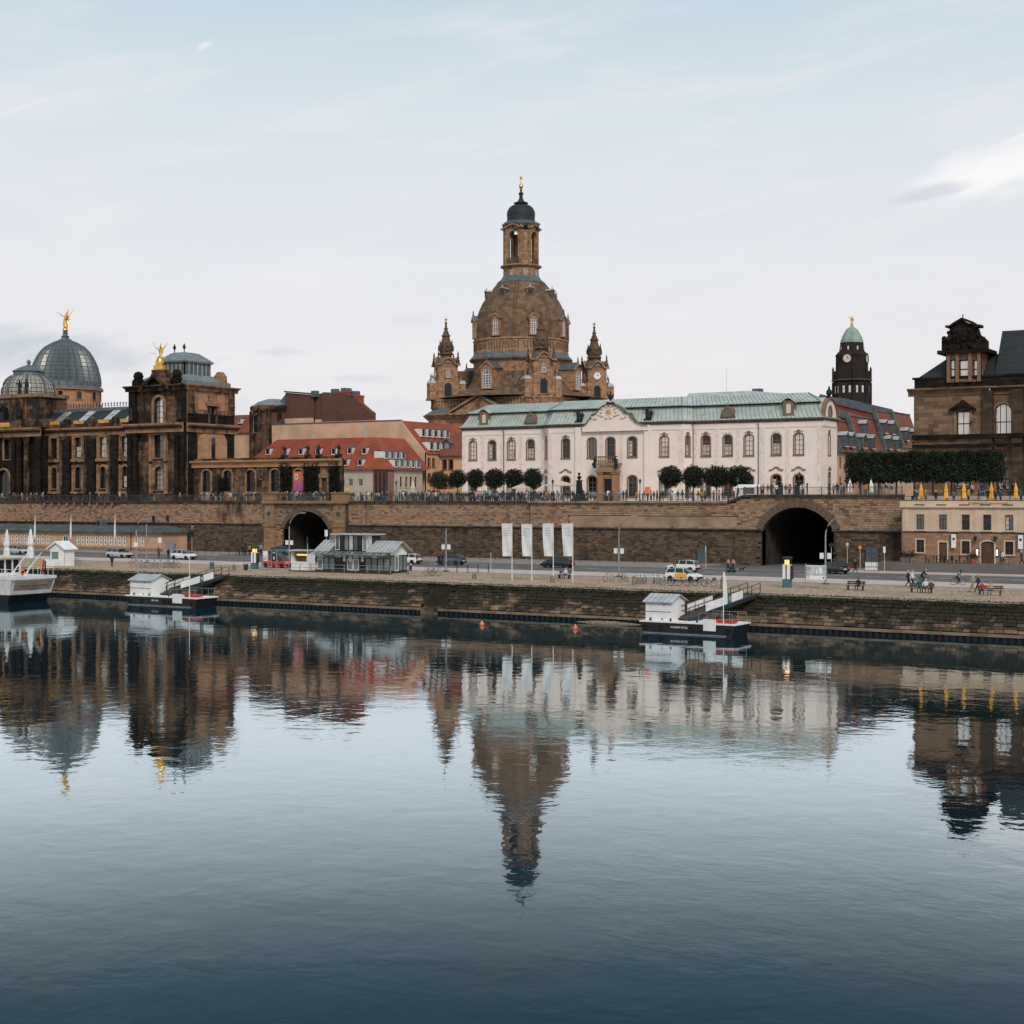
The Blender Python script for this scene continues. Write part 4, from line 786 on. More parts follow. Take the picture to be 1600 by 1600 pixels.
# four corner towers
tp = hz(622)
for a in DT:
    T = Matrix.Translation((20.8 * math.sin(R(a)), -20.8 * math.cos(R(a)), 0)) @ Matrix.Rotation(R(A0), 4, 'Z'); b = MB(T)
    b.box(-2.7, 2.7, -2.7, 2.7, tp - 4, tp + 9.0)
    tw = fpart('corner_tower', ['church_stone'], b)
    for sg in (-1, 1):
        b = MB(T); b.prism([(sg * 2.6, tp - 1), (sg * 5.2, tp - 1), (sg * 4.6, tp + .4), (sg * 3.6, tp + 2), (sg * 3.0, tp + 4.6), (sg * 2.6, tp + 6)][::sg], -2.2, 2.2)
        b.box(sg * 4.1 - .8, sg * 4.1 + .8, -2.5, 1.6, tp - 1, tp + 3.4); b.lathe([(.25, tp + 4.2), (.45, tp + 4.6), (.16, tp + 5), (.3, tp + 5.4), (.02, tp + 6.2)], 6, sg * 4.1, 0)
        bt = fpart('buttress', ['church_stone'], b, None); bt.parent = tw
        b = MB(T); b.frus(sg * 4.1, -.4, tp + 3.4, tp + 4.3, .95, 2.2, .6, 1.5); fpart('buttress_cap', ['zinc'], b, bt)
    for q in range(4):
        F = T @ Matrix.Rotation(R(90 * q), 4, 'Z') @ Matrix.Translation((0, -2.7, 0))
        window(tw, F, 0, tp - .4, 2.1, 4.0, 1.05, 1, 1, 'church_dome', 'church_stone', .45, 'black_paint', -.03, .1, .25, 'belfry_opening')  # black panel on the solid wall stands in for the shaded hollow
        if a == DT[1] or (a == DT[3] and q != 0):
            b = MB(F @ Matrix.Translation((0, 0, tp + 6.3)) @ Matrix.Rotation(R(90), 4, 'X')); b.lathe([(1.25, 0), (1.25, .18), (1.05, .2), (1.0, .1)], 20); b.lathe([(1.0, .0), (1.0, .12)], 20, m=1); b.box(-.05, .05, -.02, .8, .13, .16, 2); b.box(-.02, .5, -.06, .05, .13, .16, 2); fpart('clock', ['church_stone', 'sign_white', 'black_paint'], b, tw)
        else: window(tw, F, 0, tp + 5.0, 1.1, 2.2, .55, 2, 3, 'frame_white', 'church_stone', .3, 'glass_mid', -.03, .08, .2)
        hp = [(-3.2, 0), (-2.2, .05), (-1.5, .5), (-.8, 1.5), (0, 1.9), (.8, 1.5), (1.5, .5), (2.2, .05), (3.2, 0)]
        b = MB(F); b.prism([(-2.7, tp + 8.0)] + [(x * .84, tp + 8.3 + z) for x, z in hp] + [(2.7, tp + 8.0)], -.12, .3)
        b.loft([[(x, -.7, tp + 8.2 + z), (x, -.7, tp + 8.6 + z), (x, .4, tp + 8.7 + z), (x, .4, tp + 8.2 + z)] for x, z in hp]); fpart('tower_gable', ['church_stone'], b, tw)
        b = MB(F); b.frus(2.75, .1, tp + 8.5, tp + 9.8, .55, .55, .35, .35); b.lathe([(.2, tp + 9.8), (.38, tp + 10.4), (.16, tp + 10.8), (.28, tp + 11.1), (.02, tp + 12.2)], 6, 2.75, .1)
        fpart('pinnacle', ['church_spire'], b, tw); b = MB(F); b.lathe([(.1, tp + 5.0), (.3, tp + 5.4), (.12, tp + 5.9), (.02, tp + 6.8)], 5, 3.0, -.1); fpart('bracket', ['church_spire'], b, tw)
    b = MB(T); b.lathe([(3.3, tp + 8.7), (2.5, tp + 9.8), (2.0, tp + 10.4)], 8, a0=R(22.5)); fpart('tower_roof', ['lead_grey'], b, tw)
    SP = [(1.95, 13.2), (1.9, 14.6), (2.5, 14.9), (2.5, 15.2), (2.1, 15.5), (2.35, 16.6), (2.3, 17.8), (1.9, 18.6), (1.45, 19.4), (1.2, 20.5), (1.5, 20.8), (1.5, 21.0), (1.0, 21.5), (.85, 22.2), (.5, 22.7), (.75, 23.2), (.4, 23.5), (.32, 24.6), (.45, 25.0), (.1, 25.6)]
    b = MB(T); b.lathe([(r * .82, tp + 9.9 + (z - 13.2) * .84) for r, z in SP], 8, a0=R(22.5)); fpart('spire', ['church_spire'], b, tw, 25)
    b = MB(T)
    for q in range(4):
        b.M = T @ Matrix.Rotation(R(90 * q), 4, 'Z') @ Matrix.Translation((0, -1.8, tp + 13.0)) @ Matrix.Rotation(R(90), 4, 'X'); b.lathe([(.8, -.2), (.8, .25), (.52, .25), (.45, -.05)], 10)
        b.M = T @ Matrix.Rotation(R(90 * q + 45), 4, 'Z'); b.lathe([(.18, tp + 13.5), (.34, tp + 13.9), (.12, tp + 14.4), (.2, tp + 14.6), (.02, tp + 15.4)], 5, 1.95, 0)
    fpart('spire_volute', ['church_spire'], b, tw)
    b = MB(T); b.box(-.09, .09, -.09, .09, tp + 20.0, tp + 21.2); b.box(-.42, .42, -.08, .08, tp + 20.6, tp + 20.8); b.box(-.08, .08, -.42, .42, tp + 20.6, tp + 20.8); fpart('cross', ['church_spire'], b, tw)
# choir roof seen behind the left tower
b = MB(ang(A0 - 45 - 45 - 20, 0)); 
b = lb(); b.box(-22, -12, 4, 14, 20, hz(584)); b.prism([(-22, hz(584)), (-12, hz(584)), (-12, hz(577)), (-22, hz(577.5))], 5, 14); fpart('choir_roof', ['church_dome'], b)
# ------------------------------------------------------------------ art academy on the left
stone('academy_stone', (.25, .165, .105), (.13, .09, .062), (.012, .011, .011), .80, course=(1.2, .5), sc=.30, drip=.8)
stone('academy_light', (.40, .265, .165), (.30, .20, .125), (.022, .019, .017), .52, course=(1.3, .55), sc=.5, drip=.7)
stone('academy_black', (.036, .028, .024), (.014, .013, .012), (.008, .008, .008), .6, course=(1.2, .5), sc=.5)
stone('peach_stone', (.55, .33, .20), (.46, .28, .17), (.05, .04, .03), .12, course=(1.6, .7), sc=.5)
def entab(B, x0, x1, y, z, h=1.7, dep=.8, mat='academy_light', Mx=None, dent=True, name='cornice'):
    b = B.mb(Mx); p = [(0, 0), (-.12, .02), (-.12, h * .45), (-dep * .5, h * .62), (-dep, h * .78), (-dep, h * .95), (0, h)]
    b.loft([[(x0, y + a, z + c) for a, c in p], [(x1, y + a, z + c) for a, c in p]])
    o = B.part(name, [mat], b)
    if dent:
        b = B.mb(Mx); n = int((x1 - x0) / .55)
        for k in range(n): xx = x0 + (k + .25) * (x1 - x0) / n; b.box(xx, xx + .28, y - dep * .5 - .12, y - .1, z + h * .47, z + h * .60)
        stuff(B.part('dentils', ['academy_black'], b, o))
    return o
def pilaster(B, x, y, z0, z1, w=1.3, d=.5, mat='academy_black', Mx=None, cap='academy_stone'):
    b = B.mb(Mx); b.box(x - w / 2, x + w / 2, y - d, y, z0 + 1.2, z1 - .7); b.box(x - w / 2 - .15, x + w / 2 + .15, y - d - .15, y, z0, z0 + 1.2); o = B.part('pilaster', [mat], b)
    b = B.mb(Mx); b.frus(x, y - d / 2, z1 - .7, z1, w / 2, d / 2, w / 2 + .18, d / 2 + .18); B.part('capital', [cap], b, o); return o
VA, VP, AB = 207.0, 205.4, ZD
AC = Bld('art_academy', 'soot blackened sandstone academy with gilded statues and glass domes', 'academy', U(205, VA), VA, AB)
ax0, ax1 = U(64, VA), U(206, VA); CZ = 24.7
bays = [U(p, VA) for p in (85, 122.5, 161.5, 196)]
ops = []
for x in bays: ops += [(x, 20.3, 1.9, 4.1, 0), (x, 14.3, 1.75, 4.3, .85)]
b = AC.mb(); wall(b, ax0, ax1, AB, CZ + .2, ops, .5, VA); AC.part('wall', ['academy_stone'], b)
for i, o in enumerate(ops):
    up = i % 2 == 0
    AC.win(side(0, VA), o[0], o[1], o[2], o[3], o[4], 2, 3, 'black_paint', 'academy_light', .42, choose('glass_dark', 'glass_sky', 'glass_sky_painted') if up and i else 'glass_dark', .45, .08, .18, key='ac', blind=.4)
    b = AC.mb(); x = o[0]
    if up: b.box(x - 1.75, x + 1.75, VA - .5, VA, o[1] - .7, o[1] - .18); b.box(x - 1.5, x - 1.1, VA - .35, VA, o[1] - .18, o[1] + 4.3); b.box(x + 1.1, x + 1.5, VA - .35, VA, o[1] - .18, o[1] + 4.3)
    else: b.box(x - 1.5, x - 1.1, VA - .4, VA, o[1] - .6, o[1] + 4.6); b.box(x + 1.1, x + 1.5, VA - .4, VA, o[1] - .6, o[1] + 4.6); b.box(x - 1.7, x + 1.7, VA - .6, VA, o[1] - 1.0, o[1] - .6)
    AC.part('window_surround', ['academy_light'], b)
for p in (104.5, 143, 180): pilaster(AC, U(p, VA - .3), VA, AB, CZ, 2.0, .7)
entab(AC, ax0, ax1, VA - .1, CZ)
for x in bays: b = AC.mb(); b.box(x - 1.45, x + 1.45, VA - .05, VA + .12, CZ + 2.4, CZ + 3.05); AC.part('gilded_panel', ['gold_paint'], b)
for p in (66, 104.5, 143, 180): b = AC.mb(); x = U(p, VA); b.box(x - .7, x + .7, VA - .2, VA + .4, CZ + 1.7, CZ + 3.2); b.frus(x, VA + .1, CZ + 3.2, CZ + 3.7, .8, .4, .3, .2); AC.part('attic_block', ['academy_stone'], b)
b = AC.mb(); b.box(ax0, ax1, VA, VA + .5, CZ + 1.7, CZ + 2.4); AC.part('parapet', ['academy_stone'], b)
CZ += .75
b = AC.mb(); sl = [(VA + .5, CZ + 1.75), (VA + 4.2, CZ + 4.4), (VA + 4.4, CZ + 4.9), (VA + 9, CZ + 4.9), (VA + 9, CZ)]
b.loft([[(ax0 - 4, y, z) for y, z in sl], [(ax1, y, z) for y, z in sl]]); rf = AC.part('roof', ['slate_dark'], b)
b = AC.mb(); b.box(ax0 - 3, ax1, VA + 4.0, VA + 4.6, CZ + 4.35, CZ + 5.0); AC.part('roof_ridge', ['lead_grey'], b, rf)
for x in bays:
    Mx = Matrix.Translation((x, VA + .5, CZ + 1.75)) @ Matrix.Rotation(-math.atan2(2.65, 3.7) * 0, 4, 'X')
    b = AC.mb(); f = lambda s, q, e: (x + s, VA + .5 + 3.7 * q - .58 * e, CZ + 1.75 + 2.65 * q + .82 * e)
    b.loft([[f(-1.15, .12, 0), f(1.15, .12, 0), f(1.15, .12, .25), f(-1.15, .12, .25)], [f(-1.15, .95, 0), f(1.15, .95, 0), f(1.15, .95, .25), f(-1.15, .95, .25)]]); sk_ = AC.part('skylight', ['lead_grey'], b, rf)
    b = AC.mb()
    for c0, c1 in ((-.98, -.06), (.06, .98)):
        for q0, q1 in ((.16, .50), (.54, .91)): b.add([f(c0, q0, .27), f(c1, q0, .27), f(c1, q1, .27), f(c0, q1, .27)], [(0, 1, 2, 3)])
    AC.part('pane', ['glass_sky'], b, rf)
b = AC.mb()
for k in range(26): x = ax0 + 3 + k * (ax1 - ax0 - 4) / 26; b.lathe([(.05, CZ + 4.95), (.05, CZ + 5.5), (.16, CZ + 5.7), (.02, CZ + 6.1)], 5, x, VA + 4.3)
b.box(ax0 + 3, ax1 - 1, VA + 4.27, VA + 4.33, CZ + 5.3, CZ + 5.36); stuff(AC.part('ridge_cresting', ['bronze_dark'], b, rf))
CZ -= .75
# left block with columns, cut by the picture's edge
lx0, lx1 = U(-60, VP), U(68, VP); ops = [(U(12, VP), 20.3, 1.9, 4.1, 0), (U(6, VP), 12.6, 3.6, 5.6, 1.8), (U(-30, VP), 20.3, 1.9, 4.1, 0)]
b = AC.mb(); wall(b, lx0, lx1, AB, CZ + .2, ops, .6, VP); b.box(lx1 - .02, lx1, VP, VA + 1, AB, CZ + .2); AC.part('wall', ['academy_black'], b)
for o in ops: AC.win(side(0, VP), o[0], o[1], o[2], o[3], o[4], 2, 3, 'black_paint', 'academy_light', .4, choose('glass_dark', 'glass_sky_painted'), .5, .08, .2, key='ac')
for p in (21, 30, 42, 60):
    x = U(p, VP - .8); b = AC.mb(); b.lathe([(.85, AB), (.85, AB + 1.6), (.62, AB + 1.8), (.58, CZ - 1.2), (.62, CZ - 1.1), (.9, CZ - .1), (.9, CZ)], 14, x, VP - .8); AC.part('column', ['academy_black' if p != 42 else 'academy_stone'], b, smooth=40)
entab(AC, lx0, lx1 + .6, VP - 1.1, CZ, 1.9, .9)
b = AC.mb(); b.box(lx0, lx1, VP - 1.0, VP + 6, CZ + 1.85, CZ + 3.6); b.box(lx0, U(50, VP), VP + 1.5, VP + 9, CZ + 3.6, CZ + 8.2); AC.part('attic', ['academy_stone'], b)
b = AC.mb(); b.box(lx0, U(52, VP) , VP + 1.2, VP + 9.3, CZ + 8.2, CZ + 8.9); AC.part('attic_cornice', ['academy_light'], b)
b = AC.mb(); b.box(lx0, U(22, VP), VP - 1.25, VP - 1.0, CZ + 2.1, CZ + 3.0); AC.part('gilded_panel', ['gold_paint'], b)
for p in (28, 60): b = AC.mb(); x = U(p, VP); b.box(x - .9, x + .9, VP - 1.1, VP + .5, CZ + 3.6, CZ + 4.4); figure(b, x - .4, VP - .3, CZ + 4.3, 2.4, 0, 1, 1); figure(b, x + .5, VP - .2, CZ + 4.3, 1.9, 0, -1, 1); AC.part('roof_statue', ['bronze_dark'], b, smooth=60)
for p in (33, 44): b = AC.mb(); x = U(p, VP + 2); figure(b, x, VP + 1.6, CZ + 8.9, 2.9, 0, 0, 1); AC.part('roof_statue', ['bronze_dark'], b, smooth=60)
b = AC.mb(); x = U(3, VP); b.box(x - 1.2, x + 1.2, VP - .6, VP + .6, CZ + 3.6, CZ + 6.2); b.ball((x, VP - .6, CZ + 6.2), .95, 10); AC.part('coat_of_arms', ['bronze_dark'], b, smooth=60)
b = AC.mb(); b.ball((x, VP - 1.3, CZ + 6.0), .55, 8); b.ball((x, VP - .9, CZ + 7.4), .5, 8); AC.part('gilded_crown', ['gold'], b, smooth=60)
# corner pavilion
plain('lead_pale', (.19, .215, .225), .55, .1, .15, .8)
qx0, qx1 = U(205, VP), U(292, VP); pd_ = 4
while PX(qx1, VP + pd_) < 366: pd_ += .2
pcx = U(249, VP); AZ = 33.6
PV = Bld('academy_pavilion', 'dark corner pavilion of the academy with pediment and gilded winged figure', 'pavilion', pcx, VP, AB)
b = PV.mb(); ops = [(pcx, 20.0, 2.3, 4.3, 0), (pcx, 13.9, 2.3, 4.4, .9), (pcx, CZ + 1.85, 2.6, 4.9, 1.3)]
wall(b, qx0, qx1, AB, AZ, ops, .7, VP); b.box(qx0, qx0 + .02, VP, VP + pd_, AB, AZ); b.box(qx0, qx1, VP + pd_ - .02, VP + pd_, AB, AZ); PV.part('wall', ['academy_stone'], b)
for o, g_ in zip(ops, ('glass_mid', 'glass_sky_painted', 'glass_sky')): PV.win(side(0, VP), o[0], o[1], o[2], o[3], o[4], 3, 4, 'black_paint', 'academy_light', .5, g_, .6, .08, .25, key='pv', n=12)
for sg in (-1, 1):
    b = PV.mb(); b.box(pcx + sg * 1.95 - .3, pcx + sg * 1.95 + .3, VP - .5, VP, 19.4, 24.7); b.box(pcx + sg * 1.95 - .3, pcx + sg * 1.95 + .3, VP - .5, VP, 13.2, 18.8); PV.part('window_surround', ['academy_light'], b)
for x in (qx0 + .9, qx1 - .9):
    for dx in (-.5, .9) if x < pcx else (-.9, .5):
        b = PV.mb(); b.lathe([(.8, AB), (.8, AB + 1.8), (.55, AB + 2.0), (.5, CZ - 1.2), (.8, CZ - .1), (.8, CZ)], 12, x + dx, VP - .75); PV.part('column', ['academy_black'], b, smooth=40)
    b = PV.mb(); b.box(x - .8, x + .8, VP - .8, VP, CZ + 1.7, AZ - .3); PV.part('pilaster', ['academy_black'], b)
    b = PV.mb(); figure(b, x, VP - 1.0, CZ + 2.4, 3.0, 0, 0, 1); PV.part('niche_statue', ['bronze_dark'], b, smooth=60)
entab(PV, qx0 - .3, qx1 + .4, VP - 1.3, CZ, 1.8, .9); entab(PV, qx0 - .6, qx1 + .5, VP - .9, AZ - 1.0, 1.1, .9, 'academy_stone', dent=False)
b = PV.mb(); b.prism([(pcx - 4.6, AZ), (pcx - 3.4, AZ + .9), (pcx - 2.0, AZ + 1.5), (pcx - 1.3, AZ + 2.6), (pcx + 1.3, AZ + 2.6), (pcx + 2.0, AZ + 1.5), (pcx + 3.4, AZ + .9), (pcx + 4.6, AZ)], VP - .6, VP + 1.5)
b.loft([[(x, VP - 1.6, z), (x, VP - 1.6, z + .5), (x, VP, z + .6), (x, VP, z)] for x, z in ((pcx - 3.6, AZ - .9), (pcx, AZ + 1.5), (pcx + 3.6, AZ - .9))]); b.box(pcx - 1.4, pcx + 1.4, VP - .7, VP + 1.2, AZ + 2.6, AZ + 3.0); PV.part('pediment', ['academy_stone'], b)
b = PV.mb(); b.box(pcx - 1.05, pcx + 1.05, VP - .5, VP + .9, AZ + 3.0, AZ + 3.9); b.lathe([(.8, AZ + 3.9), (.9, AZ + 4.5), (.6, AZ + 5.3), (.3, AZ + 5.6)], 8, pcx, VP + .2); figure(b, pcx + .1, VP + .2, AZ + 4.9, 2.6, 0, 1, 2, True); b.tube([(pcx - .9, VP, AZ + 6.9), (pcx - 1.6, VP, AZ + 8.4)], .05, 5); b.tube([(pcx - .8, VP, AZ + 6.0), (pcx - 2.3, VP, AZ + 6.4)], .05, 5); PV.part('winged_figure', ['gold'], b, smooth=60)
for p in (215, 275): b = PV.mb(); x = U(p, VP); b.box(x - .9, x + .9, VP - .6, VP + 1.2, AZ, AZ + 1.1); b.ball((x, VP + .2, AZ + 2.0), 1.0, 9); b.frus(x, VP + .2, AZ + 1.0, AZ + 1.6, .95, .8, .6, .5); PV.part('corner_ornament', ['academy_black'], b, smooth=60)
SM = side(qx1, VP, R(90))                                             # the side turned to the right
b = PV.mb(SM); wall(b, 0, pd_, AB, AZ, [(pd_ / 2 + .3, CZ + 1.6, 1.7, 3.4, 0)], .5); PV.part('side_wall', ['academy_light'], b)
PV.win(SM, pd_ / 2 + .3, CZ + 1.6, 1.7, 3.4, 0, 1, 1, 'black_paint', 'academy_stone', .4, 'glass_dark', .4, .08, .25)
b = PV.mb(SM); c = pd_ / 2 + .3; b.prism([(c - 1.9, CZ + 5.6), (c, CZ + 6.7), (c + 1.9, CZ + 5.6)], -.5, .05); b.box(c - 1.9, c + 1.9, -.5, .05, CZ + 5.2, CZ + 5.55); PV.part('side_pediment', ['academy_light'], b)
b = PV.mb(SM); b.box(.1, pd_ - .1, -.06, .0, CZ + 1.9, CZ + 3.6); PV.part('soot_course', ['academy_black'], b)
for q0, q1 in ((-3.8, -1.4), (1.4, 3.4)): b = PV.mb(SM); b.box(c + q0, c + q1, -.09, -.0, CZ + 4.4, CZ + 7.4); PV.part('side_panel', ['peach_stone'], b)
entab(PV, -.4, pd_ + .6, -.3, CZ, 1.8, .9, Mx=SM); entab(PV, -.3, pd_ + .7, -.2, AZ - 1.0, 1.1, .9, 'academy_light', Mx=SM, dent=False)
for x in (.9, pd_ - 1.0): b = PV.mb(SM); b.box(x - .75, x + .75, -.35, 0, CZ + 3.5, AZ - 1); b.ball((x, -.4, CZ + 5.2), .55, 8); PV.part('cartouche', ['academy_stone'], b)
b = PV.mb(SM); b.prism([(c - 3.9, 19.6), (c - 3.9, 23)] + [(c + 3.9 * -math.cos(math.pi * i / 12), 23 + 2.2 * math.sin(math.pi * i / 12)) for i in range(1, 12)] + [(c + 3.9, 23), (c + 3.9, 19.6)], -.2, 0); PV.part('relief_panel', ['peach_stone'], b)
PV.win(SM @ Matrix.Translation((0, -.2, 0)), c, 19.8, 1.3, 4.2, .65, 1, 1, 'peach_stone', 'peach_stone', .35, 'glass_dark', -.02, .06, .15, 'niche')
for x in (.2, pd_ - 2.6): b = PV.mb(SM); b.box(x, x + 2.4, -.12, 0, AB, 25.4); PV.part('dark_bay', ['academy_black'], b)
ftp = [(qx0, VP), (qx1, VP), (qx1, VP + pd_), (qx0, VP + pd_)]
b = PV.mb(); b.loft([ring3(inset(ftp, i), z) for i, z in ((.5, AZ), (.5, AZ + .9), (2.6, AZ + 2.2))]); PV.part('roof', ['lead_pale'], b)
b = PV.mb(); rr = [(U(262, VP + 5), VP + 3), (U(300, VP + 5), VP + 3), (U(300, VP + 5), VP + pd_ - 3), (U(262, VP + 5), VP + pd_ - 3)]
b.loft([ring3(inset(rr, i), z) for i, z in ((0, AZ + 1.6), (0, AZ + 4.6))]); ln = PV.part('roof_lantern', ['lead_grey'], b)
b = PV.mb(); b.loft([ring3(inset(rr, i), z) for i, z in ((-.4, AZ + 4.6), (-.5, AZ + 4.9), (-.2, AZ + 5.2), (1.5, AZ + 6.6), (1.9, AZ + 6.7))]); PV.part('lantern_roof', ['lead_pale'], b, ln)
b = PV.mb()
for e in range(2):
    p, q = rr[e], rr[e + 1]; n = 6
    for k in range(n + 1): x, y = p[0] + (q[0] - p[0]) * k / n, p[1] + (q[1] - p[1]) * k / n; b.box(x - .09, x + .09, y - .09, y + .09, AZ + 1.7, AZ + 4.6)
PV.part('lantern_mullion', ['zinc'], b, ln)
ri = inset(rr, 1.9); 
for x, y in ri[:2]: b = PV.mb(); b.lathe([(.1, AZ + 6.6), (.1, AZ + 7.2), (.35, AZ + 7.6), (.02, AZ + 8.4)], 6, x, y); PV.part('lantern_finial', ['bronze_dark'], b, ln)
b = PV.mb(SM); b.lathe([(1.2, AZ), (1.3, AZ + 1.2), (1.2, AZ + 2.3), (.6, AZ + 3.1)], 8, pd_ - 2.2, 1.6); PV.part('corner_ornament', ['academy_light'], b)
# lower wing running right from the pavilion
VG2 = VP + 1.0; wx0, wx1 = qx1 - 1.2 + 2, U(532, VG2); WZ = 18.0
WG = Bld('gallery_wing', 'low dark sandstone gallery wing with arched windows, ivy and a pink banner', 'gallery', (wx0 + wx1) / 2, VG2, AB)
wp = [323, 356, 392, 430, 467]; ops = [(U(p, VG2), 13.6, 2.0 if p != 467 else 1.9, 3.9, .6) for p in wp] + [(U(508, VG2), AB, 1.2, 4.1, 0)]
b = WG.mb(); wall(b, wx0, wx1, AB, WZ, ops, .45, VG2); b.box(wx1 - .02, wx1, VG2, VG2 + 1.0, AB, WZ); b.box(wx0, wx1, VG2 + .95, VG2 + 1.0, AB, WZ + 1.4); WG.part('wall', ['academy_stone'], b)
for o in ops[:-1]: WG.win(side(0, VG2), o[0], o[1], o[2], o[3], o[4], 4, 5, 'academy_black', 'academy_light', .34, 'glass_dark', .4, .05, .14, key='wg')
o = ops[-1]; b = WG.mb(); b.box(o[0] - .6, o[0] + .6, VG2 + .2, VG2 + .3, AB, AB + 4.1); dr = WG.part('door', ['wood_dark'], b)
b = WG.mb()
for sg in (-1, 1): b.box(o[0] + sg * .85 - .22, o[0] + sg * .85 + .22, VG2 - .3, VG2, AB, AB + 4.2)
b.box(o[0] - 1.2, o[0] + 1.2, VG2 - .4, VG2, AB + 4.2, AB + 4.6); b.prism([(o[0] - 1.3, AB + 4.6), (o[0], AB + 5.7), (o[0] + 1.3, AB + 4.6)], VG2 - .45, VG2); WG.part('door_surround', ['academy_light'], b, dr)
for i in range(5):
    x = ops[i][0]; b = WG.mb(); b.box(x - 1.35, x + 1.35, VG2 - .3, VG2, 12.0, 12.2); b.box(x - 1.35, x + 1.35, VG2 - .3, VG2, 13.1, 13.4)
    for k in range(8): b.lathe([(.08, 12.2), (.15, 12.45), (.08, 13.1)], 5, x - 1.12 + .32 * k, VG2 - .17)
    WG.part('balustrade', ['peach_stone'], b)
b = WG.mb(); x = U(467, VG2); b.box(x - 1.05, x + 1.05, VG2 - .22, VG2 - .16, 13.2, 17.1); t = NT('banner_print'); g = t.n('ShaderNodeNewGeometry'); p_ = t.n('ShaderNodeSeparateXYZ'); t.l(g.outputs['Position'], p_.inputs[0])
t.fin(t.mix(t.sm(p_.outputs[2], 13.2, 17.1), (.30, .06, .22), (.50, .14, .06)), .8); bn = WG.part('banner', ['banner_print'], b)
b = WG.mb(side(x - .4, VG2 - .23, 0, 16.2) @ Matrix.Rotation(R(90), 4, 'X')); b.lathe([(.38, 0), (.38, .02)], 14, sy=1.3); ring(b, outline(.1, .1), outline(.12, .12), 0, .01) if False else None; b.lathe([(.26, .02), (.26, .04)], 14, sy=1.3, m=1); WG.part('banner_mark', ['sign_white', 'banner_print'], b, bn)
entab(WG, wx0 - .3, wx1 + .5, VG2 - .2, WZ, 1.3, .7, 'peach_stone', dent=False)
b = WG.mb(); b.box(wx0, wx1, VG2 - .2, VG2 + .3, WZ + 1.3, WZ + 1.7); WG.part('parapet', ['academy_stone'], b)
def leaves(mb, n, f, s, m=0, flat=0):
    for _ in range(n):
        c = Vector(f()); a = Vector((rnd.gauss(0, 1), rnd.gauss(0, 1), rnd.gauss(0, 1))).normalized(); d = a.orthogonal().normalized(); e = a.cross(d); k = s * rnd.uniform(.6, 1.3)
        mb.add([tuple(c - d * k), tuple(c + e * k * .6), tuple(c + d * k), tuple(c - e * k * .6)], [(0, 1, 2, 3)], m)
def foliage(name, c1, c2):
    t = NT(name); g = t.n('ShaderNodeNewGeometry'); t.l(g.outputs['Random Per Island'], t.n('ShaderNodeMath').inputs[0])
    c = t.mix(g.outputs['Random Per Island'], c1, c2); t.fin(c, .75, 0, .15)
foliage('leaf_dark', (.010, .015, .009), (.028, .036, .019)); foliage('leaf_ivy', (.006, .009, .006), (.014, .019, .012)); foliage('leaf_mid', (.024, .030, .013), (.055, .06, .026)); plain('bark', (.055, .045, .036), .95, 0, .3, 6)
for x0, x1, z1 in ((439, 457, 19), (476, 501, 18.6), (515, 531, 18.8), (344, 352, 16)):
    b = WG.mb(); a, c = U(x0, VG2), U(x1, VG2); leaves(b, int(650 * (c - a)), lambda: (rnd.uniform(a, c) + rnd.gauss(0, .12), VG2 - rnd.random() ** 2 * .6 - .05, rnd.uniform(AB, z1) + rnd.gauss(0, .15)), .16); stuff(WG.part('ivy', ['leaf_ivy'], b))
for p in (443, 480, 497, 528): b = WG.mb(); x = U(p, VG2); b.box(x - .5, x + .5, VG2 - .2, VG2 + .6, WZ + 1.5, WZ + 2.1); figure(b, x, VG2 + .2, WZ + 2.0, 1.9, 0, 0, 1); WG.part('roof_statue', ['bronze_dark'], b, smooth=60)
for p in (373, 408): 
    b = WG.mb(side(U(p, VG2), VG2 - .05, 0, 16.2) @ Matrix.Rotation(R(90), 4, 'X')); b.lathe([(.55, 0), (.55, .1), (.35, .12), (.32, .02)], 12, cap=False); WG.part('wreath', ['academy_light'], b)
# big folded glass dome
LD = Bld('folded_glass_dome', 'tall folded glass dome with gilded angel behind the academy', 'dome', *CW((102 - 800) / FPX * 336, 336), 3, TH)
lz = lambda y: CH - 3 + (780 - y) * 336 / FPX
DP = [(7.6, 603), (7.6, 597), (7.5, 590), (7.25, 582), (6.95, 574), (6.5, 566), (5.95, 558), (5.2, 550), (4.25, 543), (2.7, 536.5), (1.5, 533)]
b = MB(); b.lathe([(8.0, 0), (8.0, lz(632)), (7.7, lz(631)), (7.7, lz(613)), (8.3, lz(611)), (8.3, lz(608.5)), (7.6, lz(608))], 24); b.build('drum', ['peach_stone'], LD.t)
for k in range(12): window(LD.t, ang(k * 30 + 9, 7.74), 0, lz(626), 1.0, 1.7, 0, 1, 1, 'black_paint', 'peach_stone', .2, 'glass_dark', .02, .06)
b = MB(); b.lathe([(8.35, lz(609)), (8.1, lz(606)), (7.7, lz(604.5)), (7.6, lz(598.5)), (7.55, lz(598))], 24); b.build('dome_ring', ['lead_grey'], LD.t)
nf = 28; rings = []
for r, y in DP: rings.append([((r * (1.02 if i % 2 else .91)) * math.cos(math.pi * i / nf), (r * (1.02 if i % 2 else .91)) * math.sin(math.pi * i / nf), lz(y)) for i in range(2 * nf)])
glass('glass_dome', (.10, .122, .125), .35, 1.7, .02)
b = MB(); b.loft(rings, 0); b.build('glazing', ['glass_dome'], LD.t)
